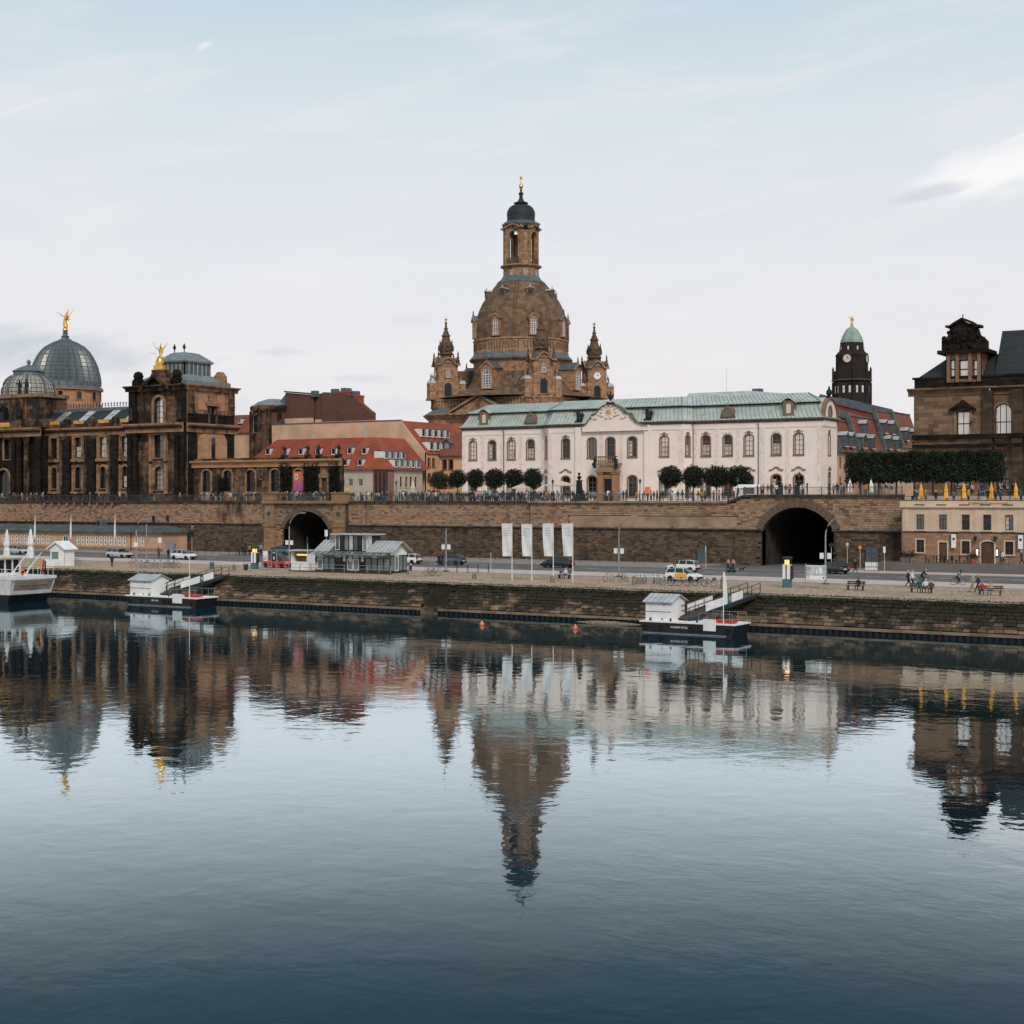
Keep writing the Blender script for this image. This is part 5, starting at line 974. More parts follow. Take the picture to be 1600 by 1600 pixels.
for i in range(2 * nf):
    q = 1.025 if i % 2 else .905
    if i < 4:
        b = MB(); b.tube([(r * q * math.cos(math.pi * i / nf), r * q * math.sin(math.pi * i / nf), lz(y)) for r, y in DP], .13 if i % 2 else .07, 4); rib_me = b.mesh('rib', ['lead_grey']); LD.__dict__['r%d' % (i % 2)] = rib_me
for i in range(2 * nf): ob('rib', LD.__dict__['r%d' % (i % 2)], LD.t, rz=math.pi * (i - (i % 2 + 2)) / nf)
b = MB()
for j in range(10):
    f = (j + 1) / 11.5 * (len(DP) - 2); k = int(f); fr = f - k; r = DP[k][0] * (1 - fr) + DP[k + 1][0] * fr; y = DP[k][1] * (1 - fr) + DP[k + 1][1] * fr
    pts = [((r * (1.03 if i % 2 else .92)) * math.cos(math.pi * i / nf), (r * (1.03 if i % 2 else .92)) * math.sin(math.pi * i / nf)) for i in range(2 * nf)]
    b.loft([ring3(pts, lz(y) - .05), ring3(pts, lz(y) + .05)], cap=False)
stuff(b.build('glazing_bars', ['lead_grey'], LD.t))
b = MB(); b.lathe([(1.5, lz(533)), (1.45, lz(531)), (.85, lz(529)), (.75, lz(527.2)), (.95, lz(526)), (.55, lz(524)), (.5, lz(521)), (.7, lz(520.5)), (.4, lz(519))], 16); b.build('dome_cap', ['lead_grey'], LD.t, 40)
b = MB(); b.ball((0, 0, lz(515.8)), .62, 14); b.build('orb', ['gold'], LD.t, 60)
b = MB(); figure(b, .1, 0, lz(511.5), 3.3, 0, -3, 2, True); b.tube([(-1.2, 0, lz(511.5) + 3.1), (-1.9, 0, lz(511.5) + 3.35)], .05, 5); b.build('winged_figure', ['gold'], LD.t, 60)
# small glass dome
SD = Bld('small_glass_dome', 'small bulbous glazed dome with grey ribs on the academy roof', 'dome', *CW((45 - 800) / FPX * 312, 312), 3, TH)
sz = lambda y: CH - 3 + (780 - y) * 312 / FPX
b = MB(); b.lathe([(5.6, 20), (5.6, sz(625)), (5.9, sz(622)), (5.6, sz(619.5)), (5.3, sz(619))], 24, m=0); b.build('dome_base', ['lead_grey'], SD.t, 30)
SPF = [(5.25, 619), (5.3, 614), (5.2, 608), (4.9, 601), (4.4, 594.5), (3.6, 589.5), (3.2, 588)]
b = MB(); b.lathe([(r, sz(y)) for r, y in SPF], 32); b.build('glazing', ['glass_sky_painted'], SD.t, 50)
for k in range(8):
    b = MB(); b.tube([((r + .05) * math.sin(R(k * 45 + 12)), -(r + .05) * math.cos(R(k * 45 + 12)), sz(y)) for r, y in SPF], .32, 5); b.build('rib', ['lead_grey'], SD.t)
b = MB()
for k in range(32):
    if k % 4: b.tube([((r + .02) * math.sin(R(k * 11.25 + 12)), -(r + .02) * math.cos(R(k * 11.25 + 12)), sz(y)) for r, y in SPF[:6]], .05, 4)
for y, r in ((614, 5.3), (608, 5.2), (601, 4.9), (596, 4.5)): b.lathe([(r + .03, sz(y) - .05), (r + .03, sz(y) + .05)], 32, cap=False)
stuff(b.build('glazing_bars', ['bronze_dark'], SD.t))
b = MB(); b.lathe([(3.3, sz(588.5)), (3.1, sz(582.5)), (3.4, sz(581)), (3.3, sz(580)), (1.7, sz(574)), (.4, sz(570.5)), (.25, sz(568)), (.5, sz(566.5)), (.35, sz(564)), (.03, sz(561.5))], 12); b.build('dome_cap', ['lead_grey'], SD.t)

# ------------------------------------------------------------------ town houses behind the terrace
t = NT('tiles_red'); wv = t.n('ShaderNodeTexWave', wave_type='BANDS', bands_direction='Z'); t.l(t.pos(), wv.inputs['Vector']); wv.inputs['Scale'].default_value = 1.6; wv.inputs['Distortion'].default_value = .3
c = t.mix(t.sm(t.noise(.35, 5), .3, .7), (.24, .050, .024), (.35, .080, .036)); c = t.mix(t.math('MULTIPLY', t.sm(t.noise(5, 3), .4, .7), .35), c, (.17, .05, .03)); t.bump(wv.outputs['Fac'], .03); t.fin(c, .8)
t = NT('tiles_brown'); c = t.mix(t.sm(t.noise(.35, 5), .3, .7), (.17, .055, .036), (.25, .078, .045)); t.fin(t.mix(t.math('MULTIPLY', t.sm(t.noise(4, 3), .4, .7), .4), c, (.10, .04, .03)), .8)
plain('wall_cream', (.46, .41, .33), .85, 0, .06, .5); plain('wall_peach', (.60, .40, .26), .85, 0, .08, .4); plain('wall_yellow', (.62, .40, .22), .85, 0, .07, .4)
t = NT('fire_brick'); bk = t.n('ShaderNodeTexBrick'); t.l(t.facade(), bk.inputs['Vector']); bk.inputs['Scale'].default_value = 1; bk.inputs['Brick Width'].default_value = .5; bk.inputs['Row Height'].default_value = .17; bk.inputs['Mortar Size'].default_value = .02
bk.inputs['Color1'].default_value = (.10, .042, .03, 1); bk.inputs['Color2'].default_value = (.15, .065, .045, 1); bk.inputs['Mortar'].default_value = (.11, .07, .055, 1); t.fin(t.mix(t.math('MULTIPLY', t.sm(t.noise(.3, 5), .45, .65), .5), bk.outputs[0], (.08, .04, .03)), .9)
def roof_dormer(parent, Mx, w=1.2, h=1.3, dep=2.2, roof='lead_grey', fm='frame_white', name='dormer'):
    """flat-topped roof dormer: cheeks, face with window, lid sloping back"""
    b = MB(Mx); b.box(-w / 2, -w / 2 + .12, 0, dep, 0, h); b.box(w / 2 - .12, w / 2, 0, dep, 0, h); wall(b, -w / 2, w / 2, 0, h, [(0, .18, w - .4, h - .36, 0)], .14); d = b.build(name, [fm], parent)
    b = MB(Mx); b.loft([[(-w / 2 - .12, -.22, h), (w / 2 + .12, -.22, h), (w / 2 + .12, -.22, h + .1), (-w / 2 - .12, -.22, h + .1)], [(-w / 2 - .12, dep, h + .25), (w / 2 + .12, dep, h + .25), (w / 2 + .12, dep, h + .35), (-w / 2 - .12, dep, h + .35)]]); b.build('dormer_roof', [roof], d)
    b = MB(Mx); b.box(-w / 2 + .2, w / 2 - .2, .1, .13, .18, h - .18); b.build('glass', ['glass_dark'], d); return d
# house with red hipped roof
VH = 232.0; hu = U(605, VH); hd = 4
while PX(hu, VH + hd) < 660: hd += .2
hl = U(372, VH); HE = Z(605, 732, VH); HR = HE + 6.3
HA = Bld('red_roof_house', 'cream house with broad red tiled hipped roof and white dormers', 'house', hu, VH, GZ)
SH = side(hu, VH, R(90))
fw = [U(p, VH) for p in (546, 565)]; ops = [(x, HE - 3.4, 1.05, 1.45, 0) for x in (U(535, VH), U(547.5, VH), U(563, VH))] + [(x, HE - 6.4, .9, 1.5, 0) for x in (U(549, VH), U(565, VH))]
b = HA.mb(); wall(b, hl, hu, GZ, HE, ops, .3, VH); HA.part('wall', ['wall_cream'], b)
for o in ops: HA.win(side(0, VH), o[0], o[1], o[2], o[3], 0, 2, 1, 'frame_white', None, gl='glass_mid', depth=.25, name='window')
rops = [(hd * f, HE - 3.5, .8, 2.0, 0) for f in (.38, .53, .66, .80)] + [(hd * f, HE - 6.3, .7, 1.2, .3) for f in (.53, .80)]
b = HA.mb(SH); wall(b, 0, hd, GZ, HE, rops, .3); HA.part('side_wall', ['wall_cream'], b)
for o in rops: HA.win(SH, o[0], o[1], o[2], o[3], o[4], 1, 2, 'wood_window', 'wall_peach', .1, 'glass_dark', .25)
b = HA.mb(); b.box(hu - 3.3, hu + .12, VH - .15, VH + .1, GZ, HE - .3); b.box(hu - .1, hu + .15, VH - .15, VH + 2.0, GZ, HE - .3); HA.part('timber_bay', ['brick_red'], b)
b = HA.mb()
for x in (-2.9, -1.95, -1.0): b.box(hu + x, hu + x + .75, VH - .19, VH - .14, HE - 8, HE - .7)
for z in (.4, 1.15): b.box(hu + .14, hu + .19, VH + z - .25, VH + z + .25, HE - 8, HE - .7)
HA.part('bay_glass', ['glass_mid'], b)
ri = [(hl + 7, VH + 3.9), (hu - 5.8, VH + 3.9), (hu - 5.8, VH + hd + 2), (hl + 7, VH + hd + 2)]; re = [(hl, VH - .4), (hu + .4, VH - .4), (hu + .4, VH + hd + 2), (hl, VH + hd + 2)]
b = HA.mb(); b.loft([ring3(re, HE), ring3(ri, HR)]); rf = HA.part('roof', ['tiles_red'], b)
b = HA.mb(); b.box(hl, hu + .55, VH - .58, VH - .38, HE - .22, HE - .02); b.box(hu + .38, hu + .58, VH - .4, VH + hd, HE - .22, HE - .02); HA.part('gutter', ['lead_grey'], b)
slv = 4.3 / 6.3; slu = 6.2 / 6.3
for p, y in [(421, 711), (448, 711), (472.5, 711), (499, 711), (524, 711), (549, 710), (571.5, 710), (542, 728.5), (565, 728.5)]:
    zz = Z(p, y, VH + 2); k = (zz - HE) * slv; roof_dormer(rf, HA.O @ side(U(p, VH + k), VH - .4 + k - .25, 0, zz), 1.25, 1.35, 2.4)
for row, fs in ((1.9, (.14, .3, .46, .62)), (.25, (.22, .38, .54, .70, .86))):
    for f in fs: roof_dormer(rf, HA.O @ side(hu + .4 - row * slu + .2, VH + hd * f, R(90), HE + row), 1.2, 1.5, 2.6)
# tall peach house behind it with right-hand roof slope
VK = VH + hd + 3; ku = U(664, VK); KE = Z(664, 707, VK); KT = Z(625, 657, VK); kt = U(625, VK); kl = U(425, VK)
HB = Bld('peach_house', 'peach gabled house with red roof slope and pale dormers behind the hipped roof', 'house', ku, VK, GZ)
b = HB.mb(); b.prism([(kl, GZ), (ku, GZ), (ku, KE), (kt, KT), (kl, KT)], VK, VK + .4); HB.part('gable_wall', ['wall_peach'], b)
b = HB.mb(); x = U(571, VK); b.box(x - .45, x + .45, VK - .04, VK, GZ, KT - .3); HB.part('pale_strip', ['wall_cream'], b)
b = HB.mb(); b.box(kl, ku - 6, VK - .15, VK + .5, KT, KT + .18); HB.part('wall_cap', ['lead_grey'], b)
KD = 30; b = HB.mb(); b.loft([[(ku + .4, VK + .45, KE - .2), (kt, VK + .45, KT), (kt - 8, VK + .45, KT), (kt - 8, VK + .45, KT - 8)], [(ku + .4, VK + KD, KE - .2), (kt, VK + KD, KT), (kt - 8, VK + KD, KT), (kt - 8, VK + KD, KT - 8)]]); rf = HB.part('roof', ['tiles_red'], b)
KS = side(ku, VK, R(90)); rops = [(s, KE - h_, .8, 1.8, 0) for h_ in (2.9, 6.0, 9.4) for s in (1.4, 3.0)]
b = HB.mb(KS); wall(b, 0, KD, GZ, KE, rops, .25); HB.part('side_wall', ['wall_yellow'], b)
for o in rops: HB.win(KS, o[0], o[1], o[2], o[3], 0, 1, 2, 'wood_window', 'brick_red', .1, 'glass_dark', .2)
sk = (ku + .4 - kt) / (KT - KE + .2)
for h_, n, s0 in ((3.3, 5, 3.2), (.5, 3, 2.2)):
    for i in range(n): roof_dormer(rf, HB.O @ side(ku + .4 - h_ * sk + .3, VK + s0 + i * 2.2, R(90), KE + h_), 1.3, 1.7, 2.2)
# yellow house beside the palace
VY = VK + 5.4; yl = U(684, VY); yr = U(745, VY); YE = Z(690, 711, VY)
HC = Bld('yellow_house', 'yellow house with steep red brown roof and one grey dormer beside the palace', 'house', yl, VY, GZ)
ops = [(U(p, VY), YE - h_, 1.05, 2.0, 0) for h_ in (3.0, 6.6) for p in (694.5, 704.5)]
b = HC.mb(); wall(b, yl, yr, GZ, YE, ops, .25, VY); b.box(yl, yl + .02, VY, VY + 10, GZ, YE); HC.part('wall', ['wall_yellow'], b)
for o in ops: HC.win(side(0, VY), o[0], o[1], o[2], o[3], 0, 1, 1, 'wood_window', 'brick_red', .1, 'glass_dark', .2)
b = HC.mb(); b.loft([[(yl - 1.2, VY - .5, YE), (yr, VY - .5, YE), (yr, VY + 14, YE), (yl - 1.2, VY + 14, YE)], [(yl + 2.0, VY + 3.2, YE + 4.3), (yr, VY + 3.2, YE + 4.3), (yr, VY + 12, YE + 4.3), (yl + 2.0, VY + 12, YE + 4.3)], [(yl + 5.5, VY + 8, YE + 6.8), (yr, VY + 8, YE + 7.2), (yr, VY + 8.3, YE + 7.2), (yl + 5.5, VY + 8.3, YE + 6.8)]]); rf = HC.part('roof', ['tiles_brown'], b)
b = HC.mb(); b.box(yl - 1.3, yr, VY - .7, VY - .45, YE - .25, YE); HC.part('gutter', ['lead_grey'], b)
b = HC.mb(); b.tube([(yl + .2, VY - .1, GZ), (yl + .2, VY - .1, YE)], .08, 5); HC.part('downpipe', ['lead_grey'], b)
x = U(700, VY + 1); b = HC.mb(side(x, VY + .5, 0, YE + .5)); wall(b, -.95, .95, 0, 2.3, [(0, .3, 1.2, 1.7, .5)], .2); b.box(-.95, -.85, 0, 3, 0, 2.0); b.box(.85, .95, 0, 3, 0, 2.0); d = HC.part('dormer', ['lead_grey'], b, rf)
b = HC.mb(side(x, VY + .5, 0, YE + .5)); b.loft([[(q, -.25, z), (q, -.25, z + .12), (q, 3, z + .12), (q, 3, z)] for q, z in ((-1.15, 1.8), (-.5, 2.4), (0, 2.55), (.5, 2.4), (1.15, 1.8))]); HC.part('dormer_roof', ['lead_grey'], b, d); b = HC.mb(side(x, VY + .5, 0, YE + .5)); b.box(-.6, .6, .12, .16, .3, 2.0); HC.part('glass', ['glass_sky'], b, d)
# brick fire-wall building
VF = VK + 6; fz = lambda p, y: (U(p, VF), Z(p, y, VF))
FB = Bld('fire_wall_building', 'brown brick and peach fire wall building with chimneys and rounded turret', 'building', U(500, VF), VF, GZ)
b = FB.mb(); b.prism([fz(445, 672), fz(490, 672), fz(490, 617), fz(446, 613.5)][::-1], VF, VF + .5); b.prism([fz(507, 672), fz(585, 672), fz(585, 645), fz(578, 640), fz(552, 617), fz(549, 616), fz(512, 613), fz(507, 613.5)][::-1], VF - .8, VF + .5); b.prism([fz(490, 672), fz(508, 672), fz(508, 614), fz(498, 614.5), fz(490, 618)][::-1], VF + .5, VF + .9); FB.part('brick_wall', ['fire_brick'], b)
b = FB.mb(); x0 = fz(445, 652)[0]; b.box(x0, fz(490, 0)[0], VF - .06, VF + .5, GZ, fz(468, 653.5)[1]); b.box(fz(507, 0)[0], fz(590, 0)[0], VF - .86, VF + .5, GZ, fz(546, 658)[1]); b.box(fz(490, 0)[0], fz(507, 0)[0], VF + .4, VF + .9, GZ, fz(500, 655)[1]); FB.part('plaster_wall', ['wall_peach'], b)
b = FB.mb(); p0, p1 = fz(445, 613), fz(491, 616.5); b.loft([[(p0[0], VF - .3, p0[1]), (p0[0], VF + 1, p0[1]), (p0[0], VF + 1, p0[1] + .3), (p0[0], VF - .3, p0[1] + .3)], [(p1[0], VF - .3, p1[1]), (p1[0], VF + 1, p1[1]), (p1[0], VF + 1, p1[1] + .3), (p1[0], VF - .3, p1[1] + .3)]]); FB.part('wall_cap', ['slate_dark'], b)
for p, y, w_, m_ in ((492.5, 611.5, .7, 'lead_grey'), (524, 608.5, .75, 'lead_grey'), (538, 607, .5, 'lead_grey'), (544.5, 607.5, .5, 'lead_grey'), (557, 612, .6, 'lead_grey')):
    x, z = fz(p, y); b = FB.mb(); b.box(x - w_, x + w_, VF - .6, VF + .5, z - 1.2, z + .1); FB.part('flue', [m_], b)
for p, y, w_ in ((541, 611, 1.6), (559, 618, 1.2)): x, z = fz(p, y); b = FB.mb(); b.box(x - w_, x + w_, VF - .7, VF + .6, z - 3, z); b.box(x - w_ - .1, x + w_ + .1, VF - .8, VF + .7, z - .35, z - .15); FB.part('chimney', ['brick_red'], b)
tx, tz = fz(421, 634); tr = abs(fz(446, 0)[0] - fz(394, 0)[0]) / 2
b = FB.mb(); b.lathe([(tr, GZ), (tr, tz - .6)], 14, tx, VF + 1.5); FB.part('turret_wall', ['fire_brick'], b)
b = FB.mb(); b.lathe([(tr + .1, tz - 1.6), (tr + .5, tz - 1), (tr + .6, tz - .4), (tr + .1, tz)], 14, tx, VF + 1.5); b.lathe([(tr + .15, tz - 4.2), (tr + .15, tz - 3.9)], 14, tx, VF + 1.5)
for k in range(7): a = R(-170 + k * 27); b.box(tx + (tr + .1) * math.cos(a) - .35, tx + (tr + .1) * math.cos(a) + .35, VF + 1.5 + (tr + .1) * math.sin(a) - .35, VF + 1.5 + (tr + .1) * math.sin(a) + .35, GZ, tz - 1.2)
FB.part('turret_stonework', ['academy_stone'], b)
b = FB.mb(); b.lathe([(tr, tz - .1), (tr * .75, tz + .8), (tr * .3, tz + 1.5), (.1, tz + 1.6)], 14, tx, VF + 1.5); FB.part('turret_roof', ['lead_pale'], b)
FB.win(side(tx - .9, VF + 1.5 - tr, R(0)), 0, tz - 6.0, 1.3, 3.9, .5, 2, 3, 'black_paint', 'academy_light', .25, 'glass_dark', .02)
b = FB.mb(); p0, p1 = fz(432, 634), fz(446, 618); b.add([(p0[0], VF, p0[1]), (p1[0], VF, p0[1]), (p1[0], VF, p1[1] + .3), (p0[0] + 1, VF + 1, p1[1] - 1)], [(0, 1, 2, 3)]); FB.part('copper_slope', ['sign_teal'], b)
# little red roof between academy and turret
b0 = U(335, VF + 5); b1 = U(396, VF + 5); z0, z1 = Z(376, 675, VF), Z(376, 645, VF)
LR = Bld('small_red_roof_house', 'narrow house showing a plain red roof with one white dormer behind the academy', 'house', b0, VF + 4, GZ)
b = LR.mb(); b.box(b0, b1, VF + 4, VF + 10, GZ, z0); LR.part('wall', ['wall_peach'], b); b = LR.mb(); b.loft([[(b0, VF + 3.5, z0), (b1, VF + 3.5, z0), (b1, VF + 10, z0), (b0, VF + 10, z0)], [(b0, VF + 6.6, z1), (b1, VF + 6.6, z1), (b1, VF + 7, z1), (b0, VF + 7, z1)]]); rf = LR.part('roof', ['tiles_brown'], b); roof_dormer(rf, LR.O @ side(U(376, VF + 5), VF + 4.4, 0, Z(376, 662, VF + 5)), .9, 1.1, 1.6)
# street front on the right, facing the street beyond the palace
VE = 238.0; eu = U(1308, VE); ES = side(eu, VE, R(90))
def eloc(p):
    v = VE
    while PX(eu, v) < p and v < 320: v += .1
    return v - VE
EB = Bld('mansard_terrace', 'peach town houses with red mansard roofs and grey dormers right of the palace', 'houses', eu, VE, GZ)
segs = [(0, eloc(1338), 20.3, 25.4, 28.9), (eloc(1338), eloc(1379.5), 20.3, 26.6, 29.8), (eloc(1379.5), eloc(1406), 20.6, 28.2, 31), (eloc(1406), eloc(1436), 22.0, 28.4, 31)]
for i, (s0, s1, ze, zm, zr) in enumerate(segs):
    n = max(2, int((s1 - s0) / 2.6)); ops = [(s0 + (k + .5) * (s1 - s0) / n, ze - h_, .95, 1.9, 0) for k in range(n) for h_ in (3.0, 6.3)]
    b = EB.mb(ES); wall(b, s0, s1, GZ, ze, ops, .25); EB.part('wall', ['wall_peach'], b)
    for o in ops: EB.win(ES, o[0], o[1], o[2], o[3], 0, 2, 1, 'wood_window', None, gl='glass_dark', depth=.2)
    pf = [(-.4, ze), (1.8, zm), (12, zr), (20, zr)]
    b = EB.mb(ES); b.loft([[(s0, y, z) for y, z in pf] + [(s0, 20, ze)], [(s1, y, z) for y, z in pf] + [(s1, 20, ze)]]); rf = EB.part('roof', ['tiles_brown'], b)
    b = EB.mb(ES); b.box(s0, s1, -.6, -.35, ze - .25, ze); b.box(s0, s1, 1.62, 1.85, zm - .08, zm + .1); EB.part('gutter', ['lead_grey'], b, rf)
    b = EB.mb(ES); pg = [(y - .35, z) for y, z in pf]; e0 = s0 - .25 if i else s0 - .3
    b.loft([[(e0, y, z - .6) for y, z in pf[:3]] + [(e0, y, z + .45) for y, z in pg[:3][::-1]], [(e0 + .5, y, z - .6) for y, z in pf[:3]] + [(e0 + .5, y, z + .45) for y, z in pg[:3][::-1]]]); EB.part('party_wall', ['lead_grey'], b)
    rows = {0: [(.6, (.3, .62))], 1: [(.5, (.12, .38)), (3.2, (.34, .8))], 2: [(.5, (.2, .65)), (3.4, (.2, .65))], 3: [(1.0, (.25, .65))]}[i]
    if i == 1: rows = [(.6, (.15, .5)), (3.1, (.4,)), ]
    for rz_, fs in rows:
        for f in fs:
            k = rz_ * 2.2 / (zm - ze); Mx = EB.O @ ES @ Matrix.Translation((s0 + (s1 - s0) * f, -.4 + k - .5, ze + rz_))
            b = MB(Mx); b.box(-.75, -.65, 0, 2.2, 0, 1.9); b.box(.65, .75, 0, 2.2, 0, 1.9); wall(b, -.75, .75, 0, 2.0, [(0, .2, .95, 1.7, .0)], .2); d = b.build('dormer', ['lead_grey'], rf)
            b = MB(Mx); b.loft([[(q, -.2, z), (q, -.2, z + .1), (q, 2.6, z + .1), (q, 2.6, z)] for q, z in ((-.95, 1.9), (0, 2.5), (.95, 1.9))]); b.prism([(-.75, 1.9), (0, 2.45), (.75, 1.9)], 0, .1); b.build('dormer_roof', ['zinc'], d)
            b = MB(Mx); b.box(-.48, .48, .14, .18, .2, 1.9); b.build('glass', ['glass_mid'], d); b = MB(Mx); b.box(-.7, .7, -.25, .02, .0, .1); b.build('sill', ['sign_white'], d)
b = EB.mb(ES); b.box(-6, 8, 11, 24, 22, 29.3); b.loft([[(-8, 10.5, 28.6), (14, 10.5, 29.4), (14, 24, 29.4), (-8, 24, 28.6)], [(-6, 13, 30.2), (12, 13, 30.8), (12, 24, 30.8), (-6, 24, 30.2)]]); EB.part('metal_roof', ['zinc'], b)
b = EB.mb(ES); b.box(0, 1.4, 13.5, 15, 29.5, 31); EB.part('vent_box', ['lead_grey'], b)
# town hall tower
RH = Bld('town_hall_tower', 'distant black clock tower with green copper cap and tiny gilded figure', 'tower', *CW((1331 - 800) / FPX * 776, 776), 3, TH)
stone('tower_stone', (.05, .045, .042), (.028, .026, .026), (.012, .012, .013), .5, sc=.15)
plain('copper_pale', (.25, .32, .275), .65, 0, .15, .3)
rz_ = lambda y: CH - 3 + (780 - y) / 3.006; q_ = R(-30 + 22.5 - 90)
b = MB(); b.lathe([(9.3, 0), (9.3, rz_(598)), (10.4, rz_(596)), (10.4, rz_(594.5)), (9.2, rz_(594)), (9.2, rz_(580)), (8.3, rz_(579.5)), (8.2, rz_(557)), (8.6, rz_(556)), (7.2, rz_(551)), (6.5, rz_(549)), (5.9, rz_(537)), (6.2, rz_(536))], 8, a0=q_); b.build('shaft', ['tower_stone'], RH.t)
b = MB(); b.lathe([(10.5, rz_(594.8)), (10.5, rz_(594.2))], 8, a0=q_); b.build('pale_ledge', ['coping_stone'], RH.t)  # thin paler stone ring round the cornice edge
b = MB(); b.lathe([(6.0, rz_(536.5)), (5.7, rz_(532)), (5.0, rz_(526)), (3.9, rz_(520)), (2.9, rz_(515)), (1.7, rz_(512)), (.8, rz_(510.5)), (.7, rz_(507))], 8, a0=q_); b.build('cap', ['copper_pale'], RH.t)
b = MB(); figure(b, 0, 0, rz_(508), 4.6, 0, 0, 2); b.build('figure', ['gold'], RH.t, 60)
for a in (-30, 60):
    Fm = ang(a, 8.35 * math.cos(R(22.5)) + .15)
    b = MB(Fm @ Matrix.Translation((0, 0, rz_(561.5))) @ Matrix.Rotation(R(90), 4, 'X')); b.lathe([(2.9, -.6), (2.9, .3), (2.1, .3), (2.1, .1)], 20); b.lathe([(2.1, .0), (2.1, .15)], 20, m=1); b.box(-.14, .14, 0, 1.6, .16, .25, 2); b.box(-.1, 1.1, -.12, .12, .16, .25, 2); b.build('clock_face', ['tower_stone', 'cream', 'black_paint'], RH.t)
for k in range(8):
    a = -30 + 45 * k; Fm = ang(a, 9.3 * math.cos(R(22.5)))
    for s in (-1.6, 1.6): window(RH.t, Fm, s, rz_(615), 1.3, 3.8, 0, 1, 2, 'tower_stone', None, gl='glass_sky', depth=-.02)
    window(RH.t, ang(a, 6.25 * math.cos(R(22.5)) + .35), 0, rz_(548), 1.0, 2.2, .5, 1, 1, 'tower_stone', None, gl='glass_sky', depth=-.02)
    b = MB(ang(a + 22.5, 9.6)); b.box(-.5, .5, -.5, .5, rz_(594), rz_(577)); b.frus(0, 0, rz_(577), rz_(573), .5, .5, .1, .1); b.build('corner_pier', ['tower_stone'], RH.t)
    b = MB(ang(a + 22.5, 9.4)); b.lathe([(.9, 0), (.9, rz_(598))], 6); b.build('pilaster', ['tower_stone'], RH.t)
# assembly building on the right edge
stone('estates_stone', (.28, .195, .13), (.16, .115, .082), (.018, .016, .015), .40, course=(1.5, .6), sc=.3, drip=.9)
stone('estates_dark', (.10, .075, .055), (.06, .045, .035), amt=.4, course=(1.5, .6), sc=.4)
VX = 235.0; sx0 = U(1428, VX); sx1 = U(1543, VX); sx2 = U(1900, VX); XE = Z(1485, 612, VX); b_ = ZE
SB = Bld('estates_building', 'massive dark sandstone building with slate roof and tall ornate dormer gable', 'building', sx0, VX, b_)
wx = U(1505, VX); ops = [(wx, Z(1505, 681, VX), 2.0, Z(1505, 643, VX) - Z(1505, 681, VX), 0), (wx, b_ + 1.5, 2.0, 3.4, 0)]
b = SB.mb(); wall(b, sx0, sx1, b_, XE, ops, .5, VX); b.box(sx0, sx0 + .02, VX, VX + 16, b_, XE); SB.part('wall', ['estates_stone'], b)
for o in ops: SB.win(side(0, VX), o[0], o[1], o[2], o[3], 0, 2, 2, 'black_paint', 'academy_light', .35, 'glass_sky', .4, .1, .15)
b = SB.mb(); zt = Z(1505, 640, VX); b.prism([(wx - 2.1, zt), (wx, zt + 1.5), (wx + 2.1, zt), (wx, zt + .35)], VX - .6, VX); b.box(wx - 2.0, wx + 2.0, VX - .55, VX, zt - .2, zt + .02); SB.part('window_pediment', ['academy_black'], b)
w2 = U(1567, VX + .8); ops = [(w2, Z(1567, 681, VX), 2.6, Z(1567, 630, VX) - Z(1567, 681, VX), 1.3), (w2, b_ + 1.0, 2.0, 3.4, 0), (w2 + 6, Z(1567, 681, VX), 2.6, Z(1567, 630, VX) - Z(1567, 681, VX), 1.3)]
b = SB.mb(); wall(b, sx1, sx2, b_, XE, ops, .5, VX + .8); SB.part('wall', ['estates_stone'], b)
for o in ops: SB.win(side(0, VX + .8), o[0], o[1], o[2], o[3], o[4], 3, 2, 'black_paint', 'academy_light', .3, 'glass_sky', .4, .1, .15, n=12)
for p in (1543, 1590): b = SB.mb(); x = U(p, VX); b.box(x - .8, x + .8, VX - .35, VX + .8, b_, XE); SB.part('pilaster', ['estates_dark'], b)
zb = Z(1485, 686, VX)
for z0, h_, d_ in ((zb - 1.4, .6, .4), (zb, .7, .5)): b = SB.mb(); b.box(sx0 - .2, sx2, VX - d_, VX, z0, z0 + h_); SB.part('string_course', ['academy_black'], b)
entab(SB, sx0 - .9, sx1 + .3, VX, XE - .6, 1.3, .9, 'estates_stone', dent=False); entab(SB, sx1 + .3, sx2, VX + .7, XE - .6, 1.3, .9, 'estates_stone')
b = SB.mb(); b.box(sx0 + .1, sx2, VX - .1, VX + 1, XE + .7, XE + 2.1); b.box(sx0 - .2, sx2, VX - .3, VX + 1.1, XE + 2.1, XE + 2.4); SB.part('attic', ['academy_black'], b)
ftp = [(sx0, VX), (sx1 + 5, VX), (sx1 + 5, VX + 16), (sx0, VX + 16)]
b = SB.mb(); b.loft([ring3(inset(ftp, i), z) for i, z in ((.3, XE + 2.2), (4.6, XE + 6.0))]); b.loft([[(sx1 + 1, VX + .4, XE + 2.3), (sx1 + 1, VX + 5.2, Z(1550, 518, VX + 5)), (sx1 + 1, VX + 16, Z(1550, 518, VX + 5)), (sx1 + 1, VX + 16, XE + 2)], [(sx2, VX + .4, XE + 2.3), (sx2, VX + 5.2, Z(1550, 518, VX + 5)), (sx2, VX + 16, Z(1550, 518, VX + 5)), (sx2, VX + 16, XE + 2)]]); SB.part('roof', ['slate_dark'], b)
gx = U(1505, VX - .2); gzf = lambda p, y: (U(p, VX - .2), Z(p, y, VX - .2))
g0, g1 = gzf(1478, 595), gzf(1534, 552); dz0, dz1 = g0[1], gzf(1505, 552)[1]
ops = [(gzf(p, 0)[0], gzf(p, 592)[1], w_, gzf(p, 562)[1] - gzf(p, 592)[1], 0) for p, w_ in ((1488, .85), (1506, 1.5), (1524.5, .85))]
